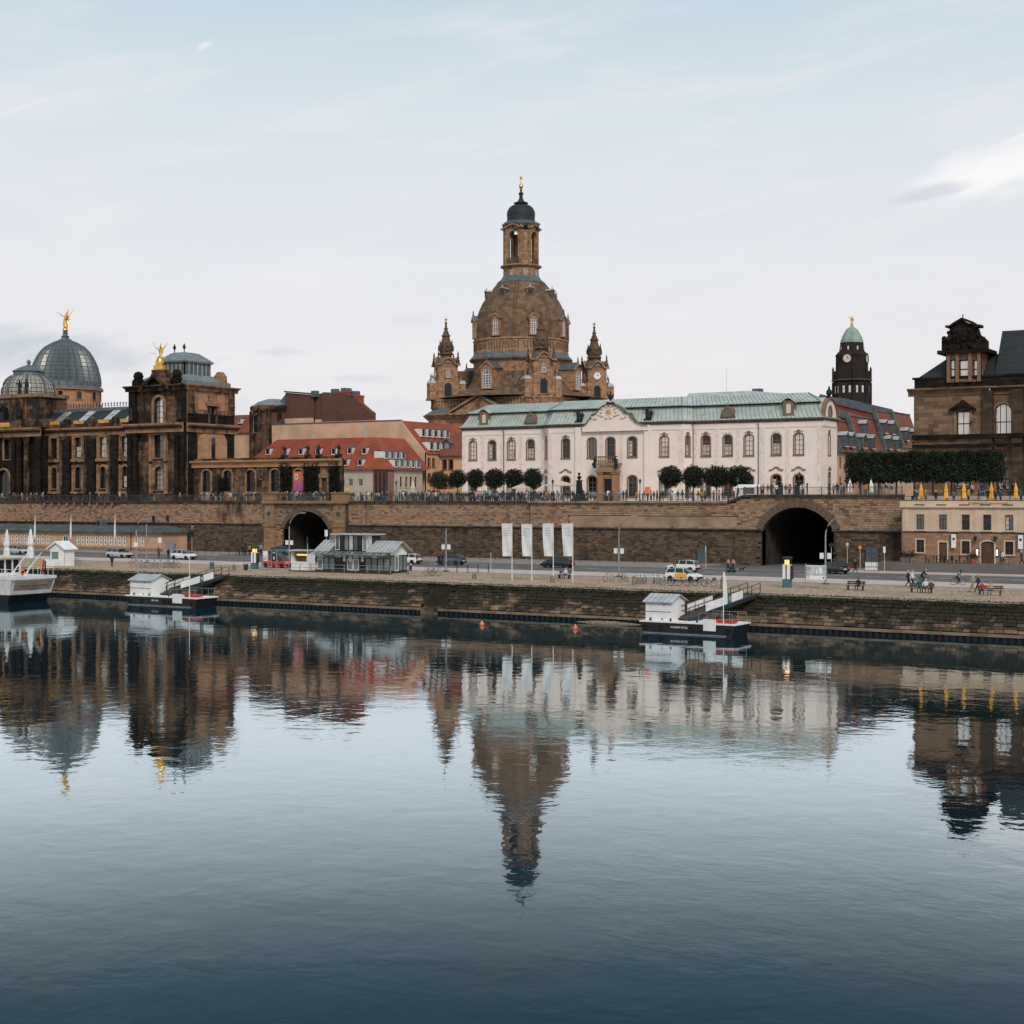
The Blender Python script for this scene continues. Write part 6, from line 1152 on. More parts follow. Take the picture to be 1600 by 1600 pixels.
b = SB.mb(); wall(b, g0[0], g1[0], dz0 - .3, dz1, ops, .4, VX - .2); b.box(g0[0], g0[0] + .1, VX - .2, VX + 6, dz0 - .3, dz1); b.box(g1[0] - .1, g1[0], VX - .2, VX + 6, dz0 - .3, dz1); dg = SB.part('dormer_gable', ['estates_stone'], b)
for o in ops: window(dg, SB.O @ side(0, VX - .2), o[0], o[1], o[2], o[3], 0, 1, 2, 'black_paint', None, gl='glass_sky', depth=.35, bar=.12)
for p in (1482.5, 1496, 1516, 1530): x = gzf(p, 0)[0]; b = SB.mb(); b.box(x - .25, x + .25, VX - .5, VX - .2, dz0 - .3, dz1); SB.part('pilaster', ['brown_stone'], b, dg)
b = SB.mb(); b.box(gzf(1466, 0)[0], gzf(1545, 0)[0], VX - .9, VX + 5, dz1, dz1 + .55); b.prism([gzf(1472, 551), gzf(1472, 533), gzf(1478, 530), gzf(1482, 524), gzf(1485, 513), gzf(1492, 508), gzf(1504, 501), gzf(1517, 506), gzf(1526, 512), gzf(1529, 522), gzf(1536, 527), gzf(1541, 532), gzf(1541, 551)], VX - .5, VX + 1.5)
b.loft([[(x, VX - 1.0, z), (x, VX - 1.0, z + .35), (x, VX + 1.7, z + .45), (x, VX + 1.7, z)] for x, z in [gzf(*q) for q in ((1479, 512.5), (1485, 512.5), (1492, 507.5), (1504, 500.5), (1517, 505.5), (1526, 511.5), (1532, 511))]])
for q in [(1505 + 24 * math.cos(k * .7) * (1 if k % 2 else .6), 530 + 14 * math.sin(k * 1.1)) for k in range(26)] + [(1476, 530), (1538, 530)]: x, z = gzf(*q); b.ball((x, VX - .5, z), rnd.uniform(.25, .55), 6, sz=1.2)
SB.part('gable_crown', ['academy_black'], b, dg, 50)
b = SB.mb(); x, z = gzf(1504, 500); b.tube([(x, VX, z), (x, VX, z + .9)], .1, 5); SB.part('gable_finial', ['bronze_dark'], b, dg)
# ------------------------------------------------------------------ restaurant under the terrace, right
VRs = 191.0; rx0, rx1 = U(1409, VRs), U(1880, VRs); RG = 4.15; RT = Z(1500, 782, VRs)
RB = Bld('restaurant', 'cream and stone riverside restaurant with roof terrace and gold lettering', 'restaurant', rx0, VRs, GZ)
stone('rest_stone', (.42, .28, .19), (.33, .225, .16), (.10, .075, .055), .15, course=(.8, .36), sc=.4); plain('rest_plaster', (.62, .47, .34), .85, 0, .05, .5)
rz = lambda y: Z(1500, y, VRs); RU0, RU1, RL0, RL1 = rz(828), rz(804), rz(864), rz(844); RM = rz(831.5)
rwx = [U(p, VRs) for p in (1438, 1473.5, 1509, 1542.5, 1577, 1611, 1645, 1679, 1713, 1747, 1781)]
up = [(x, RU0, 1.0, RU1 - RU0, 0) for x in rwx]; lo = [(rwx[0], RL0, 1.0, RL1 - RL0, 0), (rwx[1], RG, 1.0, RL1 - RG - .3, 0), (rwx[2], RL0 - .1, 1.0, RL1 - RL0, 0), (rwx[3] + .05, RG, 1.6, RL1 - RG - .1, .3), (rwx[4], RL0 - .1, 1.0, RL1 - RL0, 0)]
b = RB.mb(); wall(b, rx0, rx1, RM, RT - .9, up, .22, VRs); RB.part('upper_wall', ['rest_plaster'], b)
b = RB.mb(); wall(b, rx0, rx1, GZ, RM, lo, .25, VRs); b.box(rx0, rx0 + .02, VRs, VRs + 4, GZ, RT - .9); RB.part('lower_wall', ['rest_stone'], b)
for o in up: RB.win(side(0, VRs), o[0], o[1], o[2], o[3], 0, 2, 3, 'wood_dark', 'rest_plaster', .14, choose('glass_dark', 'glass_dark', 'glass_mid'), .18, .05, .04, blind=.3)
for i, o in enumerate(lo):
    if i in (1, 3):
        b = RB.mb(); b.prism(outline(o[2], o[3], o[4], 8, o[1], o[0]), VRs + .12, VRs + .2); d = RB.part('door', ['wood_dark'], b); b = RB.mb(); ring(b, outline(o[2], o[3], o[4], 8, o[1], o[0]), outline(o[2] + .36, o[3] + .18, o[4] + .18 if o[4] else 0, 8, o[1], o[0]), VRs - .06, VRs + .1, 0, False); RB.part('door_frame', ['rest_plaster'], b, d)
    else: RB.win(side(0, VRs), o[0], o[1], o[2], o[3], 0, 2, 2, 'wood_dark', 'rest_plaster', .16, 'glass_dark', .2, .05, .05)
for p in (1417, 1455.5, 1490, 1526, 1560, 1595): x = U(p, VRs); b = RB.mb(); b.box(x - .28, x + .28, VRs - .05, VRs - .001, RM + .05, RT - .95); RB.part('pilaster', ['rest_plaster'], b)
b = RB.mb(); b.box(rx0 - .05, rx1, VRs - .10, VRs + .02, RM - .08, RM + .05); RB.part('string_course', ['coping_dark'], b)
b = RB.mb(); b.box(rx0 - .25, rx1, VRs - .3, VRs + .1, RT - .9, RT - .65); b.box(rx0 - .2, rx1, VRs - .12, VRs + .12, RT - .65, RT); RB.part('parapet', ['rest_plaster'], b)
b = RB.mb(); b.box(rx0 - .25, rx1, VRs - .18, VRs + .2, RT, RT + .08); RB.part('parapet_cap', ['wood_dark'], b)
RF = RT - .35
b = RB.mb(); b.box(rx0, rx1, VRs + .1, 201, RF - .3, RF); RB.part('roof_floor', ['paving'], b)
for p in (1437, 1471, 1507, 1540, 1575): x = U(p, VRs); b = RB.mb(); b.box(x - .65, x + .65, VRs - .15, VRs - .121, RT - .62, RT - .5); RB.part('vent_slot', ['black_paint'], b)
def lettering(parent, text, size, Mx, mat, name='lettering', ext=.01):
    c = bpy.data.curves.new(name, 'FONT'); c.body = text; c.size = size; c.extrude = ext; c.align_x = 'CENTER'; c.align_y = 'CENTER'; c.materials.append(MATS[mat])
    tmp = bpy.data.objects.new(name, c); COL.objects.link(tmp); me = bpy.data.meshes.new_from_object(tmp.evaluated_get(bpy.context.evaluated_depsgraph_get())); bpy.data.objects.remove(tmp)
    return ob(name, me, parent, mat=Mx @ Matrix.Rotation(R(90), 4, 'X'))
lettering(RB.t, 'Radeberger Spezialausschank', .42, RB.O @ side(U(1544, VRs - .2), VRs - .16, 0, RT - .33), 'gold_paint', ext=.02)
for p in (1489.5, 1594): 
    x = U(p, VRs - .6); b = RB.mb(); b.box(x - .3, x + .3, VRs - .42, VRs - .38, rz(856), rz(834.5)); hb = RB.part('hanging_banner', ['sign_white'], b); b = RB.mb(); b.box(x - .4, x + .4, VRs - .42, VRs - .02, rz(834), rz(833.4)); RB.part('banner_arm', ['dark_metal'], b, hb)
    b = RB.mb(side(x, VRs - .43, 0, rz(842)) @ Matrix.Rotation(R(90), 4, 'X')); b.lathe([(.17, 0), (.17, .01)], 10); RB.part('banner_mark', ['dark_metal'], b, hb)
for p in (1525, 1556): x = U(p, VRs); b = RB.mb(); b.tube([(x, VRs - .02, rz(848)), (x, VRs - .35, rz(846)), (x, VRs - .4, rz(843))], .03, 5); b.lathe([(.1, rz(845)), (.22, rz(840)), (.25, rz(839)), (.03, rz(836))], 6, x, VRs - .4); RB.part('wall_lantern', ['dark_metal'], b)
for p in (1527, 1558): x = U(p, VRs); b = RB.mb(); b.box(x - .16, x + .16, VRs - .1, VRs - .02, rz(868), rz(856)); mb_ = RB.part('menu_case', ['dark_metal'], b); b = RB.mb(); b.box(x - .11, x + .11, VRs - .12, VRs - .1, rz(867), rz(858)); RB.part('menu', ['lamp_white'], b, mb_)
b = RB.mb(); b.tube([(rx0 + .05, VRs - .1, GZ), (rx0 + .05, VRs - .1, RT - .9)], .06, 5); RB.part('downpipe', ['lead_grey'], b)
# forecourt in front of it, raised, with a low wall and railing
b = MB(); b.plan([(rx0 - 2, 187.5), (rx1, 184.7), (rx1, VRs), (rx0 - 2, VRs)], GZ - .1, RG - .01); tag(b.build('forecourt', ['asphalt']), kind='structure')
fr = thing('forecourt_railing', 'thin dark railing edging the raised restaurant forecourt', 'railing', (rx0, 187, RG))
fx = lambda f: (rx0 - 1.5 + (rx1 - rx0 + 1.5) * f, 187.4 + (184.75 - 187.4) * f + .12)
b = MB(Matrix.Translation((-rx0, -187, -RG))); b.tube([(*fx(0), RG + .95), (*fx(1), RG + .95)], .03, 5); b.build('handrail', ['dark_metal'], fr)
pm = MB().box(-.03, .03, -.03, .03, -.02, .95).mesh('post', ['dark_metal'])
for k in range(15): p = fx((k + .5) / 15); ob('post', pm, fr, (p[0] - rx0, p[1] - 187, 0))
# ------------------------------------------------------------------ low peach building at the foot of the terrace wall, left
plain('slate_mid', (.075, .085, .085), .7, 0, .2, .6); VL = 187.5; lx0, lx1 = U(-60, VL), U(254, VL); LT = Z(150, 832, VL)
plain('shed_wall', (.50, .32, .20), .85, 0, .1, .5)
LB = Bld('low_shed_building', 'long low peach building with flat grey roof and white windows', 'building', lx1, VL, GZ)
wps = [6, 13, 19.5, 26, 33, 40, 48, 53.5, 60, 67, 74.5, 122, 129, 136.5, 143.5, 150.5, 157.5, 165, 172.5, 180, 187, 194, 213, 222]
zs0, zs1 = Z(100, 850, VL), Z(100, 836.5, VL)
ops = [(U(p, VL), zs0, .68, zs1 - zs0, 0) for p in wps] + [(U(102.5, VL), GZ + .4, 1.45, zs1 - GZ - .4, 0)]
b = LB.mb(); wall(b, lx0, lx1, GZ, LT, ops, .2, VL); b.box(lx1 - .02, lx1, VL, VL + 6, GZ, LT); LB.part('wall', ['shed_wall'], b)
for o in ops: LB.win(side(0, VL), o[0], o[1], o[2], o[3], 0, 1 if o[2] < 1 else 2, 2, 'frame_white', None, gl=choose('glass_dark', 'glass_mid', 'glass_dark'), depth=.12, bar=.12)
b = LB.mb(); b.box(lx0, lx1 + .5, VL - .7, VL + 6.5, LT, LT + .25); b.loft([[(lx0, VL - .6, LT + .25), (lx1 + .4, VL - .6, LT + .25), (lx1 + .4, VL + 6.4, LT + .25), (lx0, VL + 6.4, LT + .25)], [(lx0, VL + 3, LT + 1.2), (lx1 - 2, VL + 3, LT + 1.2), (lx1 - 2, VL + 5, LT + 1.2), (lx0, VL + 5, LT + 1.2)]]); LB.part('roof', ['slate_mid'], b)
b = LB.mb(); x = U(158, VL + 3); b.box(x - .7, x + .7, VL + 2.5, VL + 3.8, LT + 1, LT + 2.2); b.M = LB.O @ side(x - .15, VL + 2.5, 0, LT + 1.6) @ Matrix.Rotation(R(90), 4, 'X'); b.lathe([(.42, 0), (.42, .06)], 12, m=1); LB.part('roof_fan', ['lead_grey', 'black_paint'], b)
b = LB.mb(); b.box(lx0, lx1, VL - .04, VL - .001, GZ, zs0 - .35); LB.part('plinth', ['gate_stone'], b)
for p in (205,): b = LB.mb(); x = U(p, VL); b.tube([(x, VL - .08, GZ), (x, VL - .08, LT)], .08, 5); LB.part('downpipe', ['dark_metal'], b)

# ------------------------------------------------------------------ trees on the terrace
def crown_mesh(name, rx, ry, rzz, n, leaf, s, box=False, seed=1):
    rnd.seed(seed); b = MB()
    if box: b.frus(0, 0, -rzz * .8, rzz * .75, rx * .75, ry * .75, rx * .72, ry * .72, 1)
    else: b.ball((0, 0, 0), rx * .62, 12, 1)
    def pt():
        while True:
            p = Vector((rnd.uniform(-1, 1), rnd.uniform(-1, 1), rnd.uniform(-1, 1)))
            if box:
                m = max(abs(p.x), abs(p.y), abs(p.z))
                if m > .72: k = 1 + .10 * math.sin(p.x * 5 + p.z * 4 + seed) * math.cos(p.z * 3 + seed) + .07 * rnd.gauss(0, 1); return (p.x * rx * k, p.y * ry * k, p.z * rzz * k)
            else:
                l = p.length
                if .50 < l < 1.03 and rnd.random() < .35 + .65 * (math.sin(p.x * 9 + seed * 2) * math.sin(p.y * 8 + seed) * math.cos(p.z * 9) > -.25):
                    q = p.normalized(); k = 1 + .13 * math.sin(q.x * 6 + seed) * math.cos(q.z * 5 + q.y * 5) + .06 * rnd.gauss(0, 1); return (p.x * rx * k, p.y * ry * k, p.z * rzz * k)
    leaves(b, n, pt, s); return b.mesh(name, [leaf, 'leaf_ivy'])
cm = [crown_mesh('crown', 1.6, 1.6, 1.55, 4200, 'leaf_dark', .12, seed=k) for k in (1, 2, 3, 4)]; cmid = crown_mesh('crown', 1.6, 1.6, 1.55, 2400, 'leaf_mid', .13, seed=5)
def trunk_mesh(h, r, limbs=4):
    b = MB(); b.tube([(0, 0, -.05), (.02, 0, h * .5), (0, .02, h + .3)], [r * 1.3, r, r * .8], 7)
    for k in range(limbs): a = k * 1.7 + .4; b.tube([(0, 0, h), (.35 * math.cos(a), .35 * math.sin(a), h + .5), (.8 * math.cos(a), .8 * math.sin(a), h + 1.1)], [r * .6, r * .45, r * .25], 5)
    return b.mesh('trunk', ['bark'], 60)
tr1 = trunk_mesh(2.2, .09)
words_ = ['first', 'second', 'third', 'fourth', 'fifth', 'sixth', 'seventh', 'eighth', 'ninth']
lt = [686, 715, 743, 773, 803, 833]
for i, p in enumerate(lt):
    lab = 'sparser lighter green ball tree in front of the yellow house' if i == 0 else f'dark green ball tree, {words_[i]} from left in the row before the palace'
    T = thing('ball_tree', lab, 'tree', (U(p, 211), 211, ZD), rnd.uniform(0, 6), 'clipped ball trees in front of the palace'); ob('trunk', tr1, T); ob('crown', cmid if i == 0 else cm[i % 4], T, (0, 0, Z(p, 748 if i else 751, 211) - ZD)).scale = (rnd.uniform(.94, 1.1), rnd.uniform(.94, 1.1), rnd.uniform(.9, 1.08))
for i, p in enumerate([1048, 1084, 1120, 1154]):
    T = thing('ball_tree', f'dark ball tree right of the palace portal, {words_[i]} of the four from left', 'tree', (U(p, 206), 206, ZD), rnd.uniform(0, 6), 'clipped ball trees in front of the palace'); ob('trunk', tr1, T); c = ob('crown', cm[(i + 1) % 4], T, (0, 0, Z(p, 745, 206) - ZD)); c.scale = (rnd.uniform(1.04, 1.2), rnd.uniform(1.04, 1.2), rnd.uniform(1.0, 1.15))
pm1 = [crown_mesh('crown', 1.55, 1.7, 2.0, 5200, 'leaf_dark', .15, True, k) for k in (3, 4)]; tr2 = trunk_mesh(1.9, .13)
u0, u1 = U(1330, 213), U(1562, 213); nP = 8
for i in range(nP):
    x = u0 + 1.4 + (u1 - u0 - 2.8) * i / (nP - 1); T = thing('pleached_tree', f'box clipped dark tree, {words_[i]} from left in the hedge like row', 'tree', (x, 213 + rnd.uniform(-.15, .15), ZE), 0, 'box clipped trees before the estates building')
    ob('trunk', tr2, T); c = ob('crown', pm1[i % 2], T, (0, 0, 4.15 + rnd.uniform(-.12, .12))); c.scale = (1.12, 1, 1 + rnd.uniform(-.04, .06)); c.rotation_euler = (0, 0, math.pi * (i // 2 % 2))
# ------------------------------------------------------------------ terrace furniture
def closed_parasol(name, label, x, y, z, h, mat, r=.28, group=None):
    T = thing(name, label, 'parasol', (x, y, z), 0, group); b = MB(); b.lathe([(.3, 0), (.3, .08), (.03, .1), (.03, h + .1), (.05, h + .16), (.01, h + .25)], 8); b.build('pole', ['grey_metal'], T)
    b = MB(); rr = [(r * .6, h * .22), (r, h * .26), (r * .85, h * .5), (r * .62, h * .55), (r * .9, h * .62), (r * .6, h * .8), (r * .2, h)]
    b.loft([[((q * (1 + .2 * math.cos(k * math.pi / 2 * 1.5))) * math.cos(2 * math.pi * k / 12), (q * (1 + .2 * math.cos(k * math.pi))) * math.sin(2 * math.pi * k / 12), z_) for k in range(12)] for q, z_ in rr]); b.build('folded_canopy', [mat], T); return T
for i, p in enumerate((1439, 1478, 1506, 1549, 1587)): closed_parasol('yellow_parasol', f'closed yellow parasol on the restaurant roof, {words_[i]} from left', U(p, 195), 195, RF, 2.55, 'yellow_cloth', .27, 'closed yellow parasols on the restaurant roof')
closed_parasol('cream_parasol', 'tall closed cream parasol before the cream house wall', U(645, 208), 208, ZD, 3.6, 'tan_cloth', .42)
closed_parasol('cream_parasol', 'closed cream parasol under the clipped tree row', U(1361, 207), 207, ZE, 2.3, 'white_cloth', .3)
closed_parasol('cream_parasol', 'closed pale parasol left of the clipped tree row', U(1328, 205), 205, ZE, 2.3, 'white_cloth', .3)
def open_parasol(label, x, y, z, rx, h):
    T = thing('open_parasol', label, 'parasol', (x, y, z)); b = MB(); b.lathe([(.4, 0), (.4, .1), (.035, .12), (.035, h)], 8); b.build('pole', ['grey_metal'], T); b = MB(); b.lathe([(rx, h - .75), (rx, h - .55), (rx * .55, h - .25), (.05, h + .1)], 4, a0=R(45)); b.build('canopy', ['tan_cloth'], T)
open_parasol('wide open tan parasol left of the bust monument', U(876, 209), 209, ZD, 2.7, 3.3); open_parasol('open tan parasol partly behind the last left ball tree', U(817, 210), 210, ZD, 1.9, 2.9)
def terrace_lamp(label, p, v, z):
    T = thing('terrace_lamp', label, 'lamp', (U(p, v), v, z), 0, 'black lantern posts on the terrace'); b = MB(); b.lathe([(.2, 0), (.2, .25), (.1, .4), (.06, .5), (.05, 2.7), (.09, 2.75), (.03, 2.85)], 8); b.build('post', ['dark_metal'], T)
    b = MB(); b.lathe([(.12, 2.85), (.24, 3.3), (.24, 3.32)], 6); b.build('lantern_glass', ['glass_mid'], T); b = MB(); b.lathe([(.28, 3.32), (.12, 3.5), (.03, 3.6), (.02, 3.75)], 6); b.build('lantern_cap', ['dark_metal'], T)
for lab, p, v, z in [('black lantern post in front of the timber bay of the cream house', 619, 207, ZD), ('black lantern post left of the open tan parasol', 863.5, 205, ZD), ('black lantern post right of the palace portal', 1000, 206, ZD), ('black lantern post between second and third right ball trees', 1097.5, 200, ZD), ('black lantern post at the rightmost ball tree', 1152.5, 200, ZD), ('black lantern post before the palace right wing', 1249, 210, ZE), ('black lantern post at the palace right corner', 1296, 209, ZE)]: terrace_lamp(lab, p, v, z)
mo = thing('bust_monument', 'dark bronze bust on a tall pedestal with figures at its foot', 'monument', (U(905, 207), 207, ZD))
b = MB(); b.frus(0, 0, 0, .5, 1.25, 1.0, 1.1, .9); b.frus(0, 0, .5, 1.1, .9, .7, .6, .5); b.frus(0, 0, 1.1, 3.3, .42, .4, .34, .32); b.box(-.45, .45, -.4, .4, 3.3, 3.45); b.build('pedestal', ['bronze_dark'], mo)
b = MB(); b.loft([[(r * math.cos(k * math.pi / 4), r * .7 * math.sin(k * math.pi / 4), z) for k in range(8)] for r, z in ((.16, 3.45), (.2, 3.6), (.42, 3.85), (.36, 4.05), (.13, 4.15), (.12, 4.25))]); b.ball((0, -.02, 4.45), .22, 10, sz=1.15); b.build('bust', ['bronze_dark'], mo, 60)
for dx, h in ((-.85, 1.3), (.75, 1.75), (1.15, 1.0)): b = MB(); figure(b, dx, -.3, .45, h, 0, 1, 1); b.build('figure', ['bronze_dark'], mo, 60)
def board(name, label, cat, p, v, z, w, h, zb, mat, post='dark_metal'):
    T = thing(name, label, cat, (U(p, v), v, z)); b = MB(); b.box(-.05, .05, 0, .08, 0, zb + h); b.build('post', [post], T); b = MB(); b.box(-w / 2, w / 2, -.06, 0, zb, zb + h); b.build('panel', [mat], T); return T
board('information_board', 'orange round headed notice board right of the palace portal', 'notice board', 1012, 200, ZD, .85, 1.0, 1.3, 'orange_paint'); board('cafe_sign', 'small yellow sign at the right pier of the small gateway', 'sign', 543, 204, ZD, .7, .5, 1.9, 'yellow_cloth'); board('menu_board', 'white menu board standing in the palace doorway', 'sign', 951, 214, ZD, .55, .8, 1.0, 'sign_white')
sv = thing('food_stall', 'white canvas food stall below the rightmost ball tree', 'stall', (U(1172, 205), 205, ZD)); b = MB(); b.box(-1.6, 1.6, -1, 1, 0, 1.2); b.build('counter', ['white_cloth'], sv); b = MB(); b.frus(0, 0, 2.1, 2.6, 1.9, 1.3, 1.5, 1.0); b.build('canopy', ['white_cloth'], sv)
for sx_ in (-1.5, 1.5): b = MB(); b.box(sx_ - .04, sx_ + .04, -.95, -.87, 1.2, 2.1); b.build('post', ['grey_metal'], sv)
# stairs from the terrace to the restaurant roof
for lab, pa, pb in (('sloping stair railing left on the restaurant roof', 1424, 1458), ('wide stair with pale cheek wall on the restaurant roof', 1548, 1512)):
    xa, xb = U(pa, 200), U(pb, 200); T = thing('roof_stair', lab, 'stairs', (xa, 200, RF)); L_ = xb - xa; hh = ZE - RF
    b = MB(); b.prism([(0, 0), (L_, 0), (L_, .05), (0, hh)] if L_ > 0 else [(0, hh), (L_, .05), (L_, 0), (0, 0)], -.1, .9); b.build('cheek_wall', ['zinc'], T); b = MB(); b.tube([(0, -.1, hh + .9), (L_, -.1, .9)], .05, 5); b.build('handrail', ['grey_metal'], T)
    for k in range(5): b = MB(); f = k / 4; b.tube([(L_ * f, -.1, hh * (1 - f)), (L_ * f, -.1, hh * (1 - f) + .9)], .03, 5); b.build('post', ['grey_metal'], T)
# beer tables and benches
def beer_set(i, x, y, z):
    for nm, dx, h, w in (('beer_table', 0, .75, .5), ('beer_bench', -.62, .46, .25), ('beer_bench', .62, .46, .25)):
        row = 'front' if dx < 0 else 'rear'
        lab = f'long wooden beer table, {i + 1}th from left of the tables on the palace terrace' if nm == 'beer_table' else f'{row} wooden bench at the {i + 1}th beer table from left before the palace'
        T = thing(nm, lab, 'table' if nm == 'beer_table' else 'bench', (x, y + dx, z), 0, 'beer garden tables and benches'); b = MB(); b.box(-1.1, 1.1, -w / 2, w / 2, h - .04, h); b.build('top', ['wood_window'], T)
        for s in (-.85, .85): b = MB(); b.prism([(s - .02, 0), (s + .02, 0), (s + .02, h - .04), (s - .02, h - .04)], -w / 2 + .04, w / 2 - .04); b.build('leg', ['dark_metal'], T)
BS = []
for i in range(12): p = 655 + i * 18.5; v = 200.5 + (i % 3) * 1.5; BS.append((U(p, v), v)); 
for i, (x, v) in enumerate(BS): beer_set(i, x, v, ZD)
# ------------------------------------------------------------------ people
CLO = {'black': (.012, .012, .014), 'navy': (.02, .03, .065), 'grey': (.13, .13, .135), 'white': (.62, .62, .62), 'red': (.38, .025, .03), 'teal': (.025, .08, .09), 'olive': (.07, .07, .035), 'beige': (.42, .32, .22), 'pink': (.55, .25, .26), 'light blue': (.20, .27, .34), 'brown': (.10, .055, .03), 'mustard': (.48, .22, .03), 'dark green': (.02, .045, .03), 'denim': (.05, .08, .14)}
for k, c in CLO.items(): plain('cloth_' + k.replace(' ', '_'), c, .9, 0, .1, 6)
plain('skin', (.48, .27, .19), .6, 0, .05); plain('hair_dark', (.03, .02, .014), .8); plain('hair_fair', (.28, .18, .08), .8); plain('hair_grey', (.38, .36, .34), .8)
def human(name, J, bones):
    """one continuous body grown over a posed skeleton"""
    names = list(J); me = bpy.data.meshes.new(name); me.from_pydata([J[n][:3] for n in names], [(names.index(a), names.index(b)) for a, b, _ in bones], [])
    o = bpy.data.objects.new(name, me); COL.objects.link(o); m = o.modifiers.new('skin', 'SKIN'); m.use_smooth_shade = True
    for i, n in enumerate(names): me.skin_vertices[0].data[i].radius = (J[n][3], J[n][4] if len(J[n]) > 4 else J[n][3]); me.skin_vertices[0].data[i].use_root = n == 'pelvis'
    s = o.modifiers.new('sub', 'SUBSURF'); s.levels = s.render_levels = 1
    dg = bpy.context.evaluated_depsgraph_get(); out = bpy.data.meshes.new_from_object(o.evaluated_get(dg)); out.name = name
    bpy.data.objects.remove(o); bpy.data.meshes.remove(me)
    for mm in ('skin', 'cloth_black', 'cloth_denim', 'black_paint'): 
        if len(out.materials) < 4: out.materials.append(MATS[mm])
    idx = []
    for f in out.polygons:
        c = f.center; best = (9e9, 0)
        for a, b_, k in bones:
            A, B = Vector(J[a][:3]), Vector(J[b_][:3]); t_ = max(0, min(1, (c - A).dot(B - A) / max(1e-9, (B - A).length_squared))); d = (c - A.lerp(B, t_)).length - (J[a][3] * (1 - t_) + J[b_][3] * t_) * .6
            if d < best[0]: best = (d, k)
        idx.append(best[1])
    out.polygons.foreach_set('material_index', idx); out.update(); return out
BON = [('pelvis', 'spine', 1), ('spine', 'chest', 1), ('chest', 'neck', 1), ('neck', 'head', 0), ('head', 'crown', 0), ('head', 'nose', 0), ('chest', 'shl', 1), ('shl', 'ell', 1), ('ell', 'hal', 1), ('hal', 'fil', 0), ('chest', 'shr', 1), ('shr', 'elr', 1), ('elr', 'har', 1), ('har', 'fir', 0),
       ('pelvis', 'hil', 2), ('hil', 'knl', 2), ('knl', 'anl', 2), ('anl', 'tol', 3), ('pelvis', 'hir', 2), ('hir', 'knr', 2), ('knr', 'anr', 2), ('anr', 'tor', 3)]
def pose(kind):
    P = {'pelvis': (0, 0, .95, .15, .12), 'spine': (0, 0, 1.15, .14, .11), 'chest': (0, 0, 1.38, .17, .12), 'neck': (0, -.01, 1.52, .06), 'head': (0, -.03, 1.61, .085, .095), 'crown': (0, -.02, 1.70, .07, .08), 'nose': (0, -.13, 1.61, .02)}
    for s, q in (('l', -1), ('r', 1)):
        P['sh' + s] = (q * .19, 0, 1.40, .075); P['el' + s] = (q * .25, .03, 1.13, .05); P['ha' + s] = (q * .25, -.06, .90, .038); P['fi' + s] = (q * .24, -.10, .80, .032)
        P['hi' + s] = (q * .09, 0, .90, .10); P['kn' + s] = (q * .10, -.02, .50, .065); P['an' + s] = (q * .10, .02, .09, .045); P['to' + s] = (q * .11, -.14, .04, .04)
    def leg(s, kn, an): P['kn' + s] = (*kn, .065); P['an' + s] = (*an, .045); P['to' + s] = (an[0], an[1] - .16, max(.04, an[2] - .05), .04)
    def arm(s, el, ha): P['el' + s] = (*el, .05); P['ha' + s] = (*ha, .038); P['fi' + s] = (ha[0] * .95, ha[1] - .08, ha[2] - .03, .032)
    if kind == 'walk': leg('l', (-.1, -.20, .52), (-.1, -.30, .10)); leg('r', (.1, .02, .50), (.1, .34, .16)); arm('l', (-.25, .12, 1.15), (-.24, .10, .92)); arm('r', (.25, -.08, 1.15), (.22, -.22, .98))
    if kind == 'lean': arm('l', (-.30, -.12, 1.18), (-.16, -.34, 1.10)); arm('r', (.30, -.12, 1.18), (.16, -.34, 1.10))
    if kind == 'phone': arm('r', (.26, -.10, 1.16), (.08, -.26, 1.36)); leg('l', (-.13, -.05, .5), (-.16, .0, .09))
    if kind in ('sit', 'bike'):
        dz = -.42 if kind == 'sit' else 0
        for k in list(P):
            if k[:2] not in ('kn', 'an', 'to'): P[k] = (P[k][0], P[k][1], P[k][2] + dz, *P[k][3:])
        if kind == 'sit': leg('l', (-.13, -.44, .53), (-.13, -.46, .10)); leg('r', (.13, -.46, .53), (.15, -.40, .10)); arm('l', (-.26, -.10, .76), (-.12, -.32, .66)); arm('r', (.26, -.10, .76), (.12, -.34, .70))
        else:
            for k in list(P):
                if k not in ('pelvis', 'hil', 'hir') and k[:2] not in ('kn', 'an', 'to'): z = P[k][2] - .95; P[k] = (P[k][0], P[k][1] - z * .62, .95 + z * .82, *P[k][3:])
            P['head'] = (0, -.52, 1.50, .085, .095); P['crown'] = (0, -.53, 1.60, .07, .08); P['nose'] = (0, -.63, 1.50, .02); P['neck'] = (0, -.42, 1.42, .06)
            arm('l', (-.26, -.42, 1.08), (-.22, -.66, 1.02)); arm('r', (.26, -.42, 1.08), (.22, -.66, 1.02)); leg('l', (-.1, -.40, .66), (-.1, -.22, .26)); leg('r', (.1, -.28, .50), (.1, -.06, .16))
    return P
BODY = {k: human('body_' + k, pose(k), BON) for k in ('stand', 'walk', 'lean', 'phone', 'sit', 'bike')}
def hair_mesh(P, long):
    b = MB(); c = P['head']; b.loft([[(c[0] + r * math.cos(k * math.pi / 4), c[1] + .03 + r * 1.1 * math.sin(k * math.pi / 4) - (.02 if z > .05 else -.02), c[2] + z) for k in range(8)] for r, z in ((.085, -.20 if long else -.06), (.105, .0), (.112, .07), (.09, .13), (.03, .165))]); return b.mesh('hair', ['hair_dark'], 60)
HAIR = {(k, l): hair_mesh(pose(k), l) for k in BODY for l in (0, 1)}
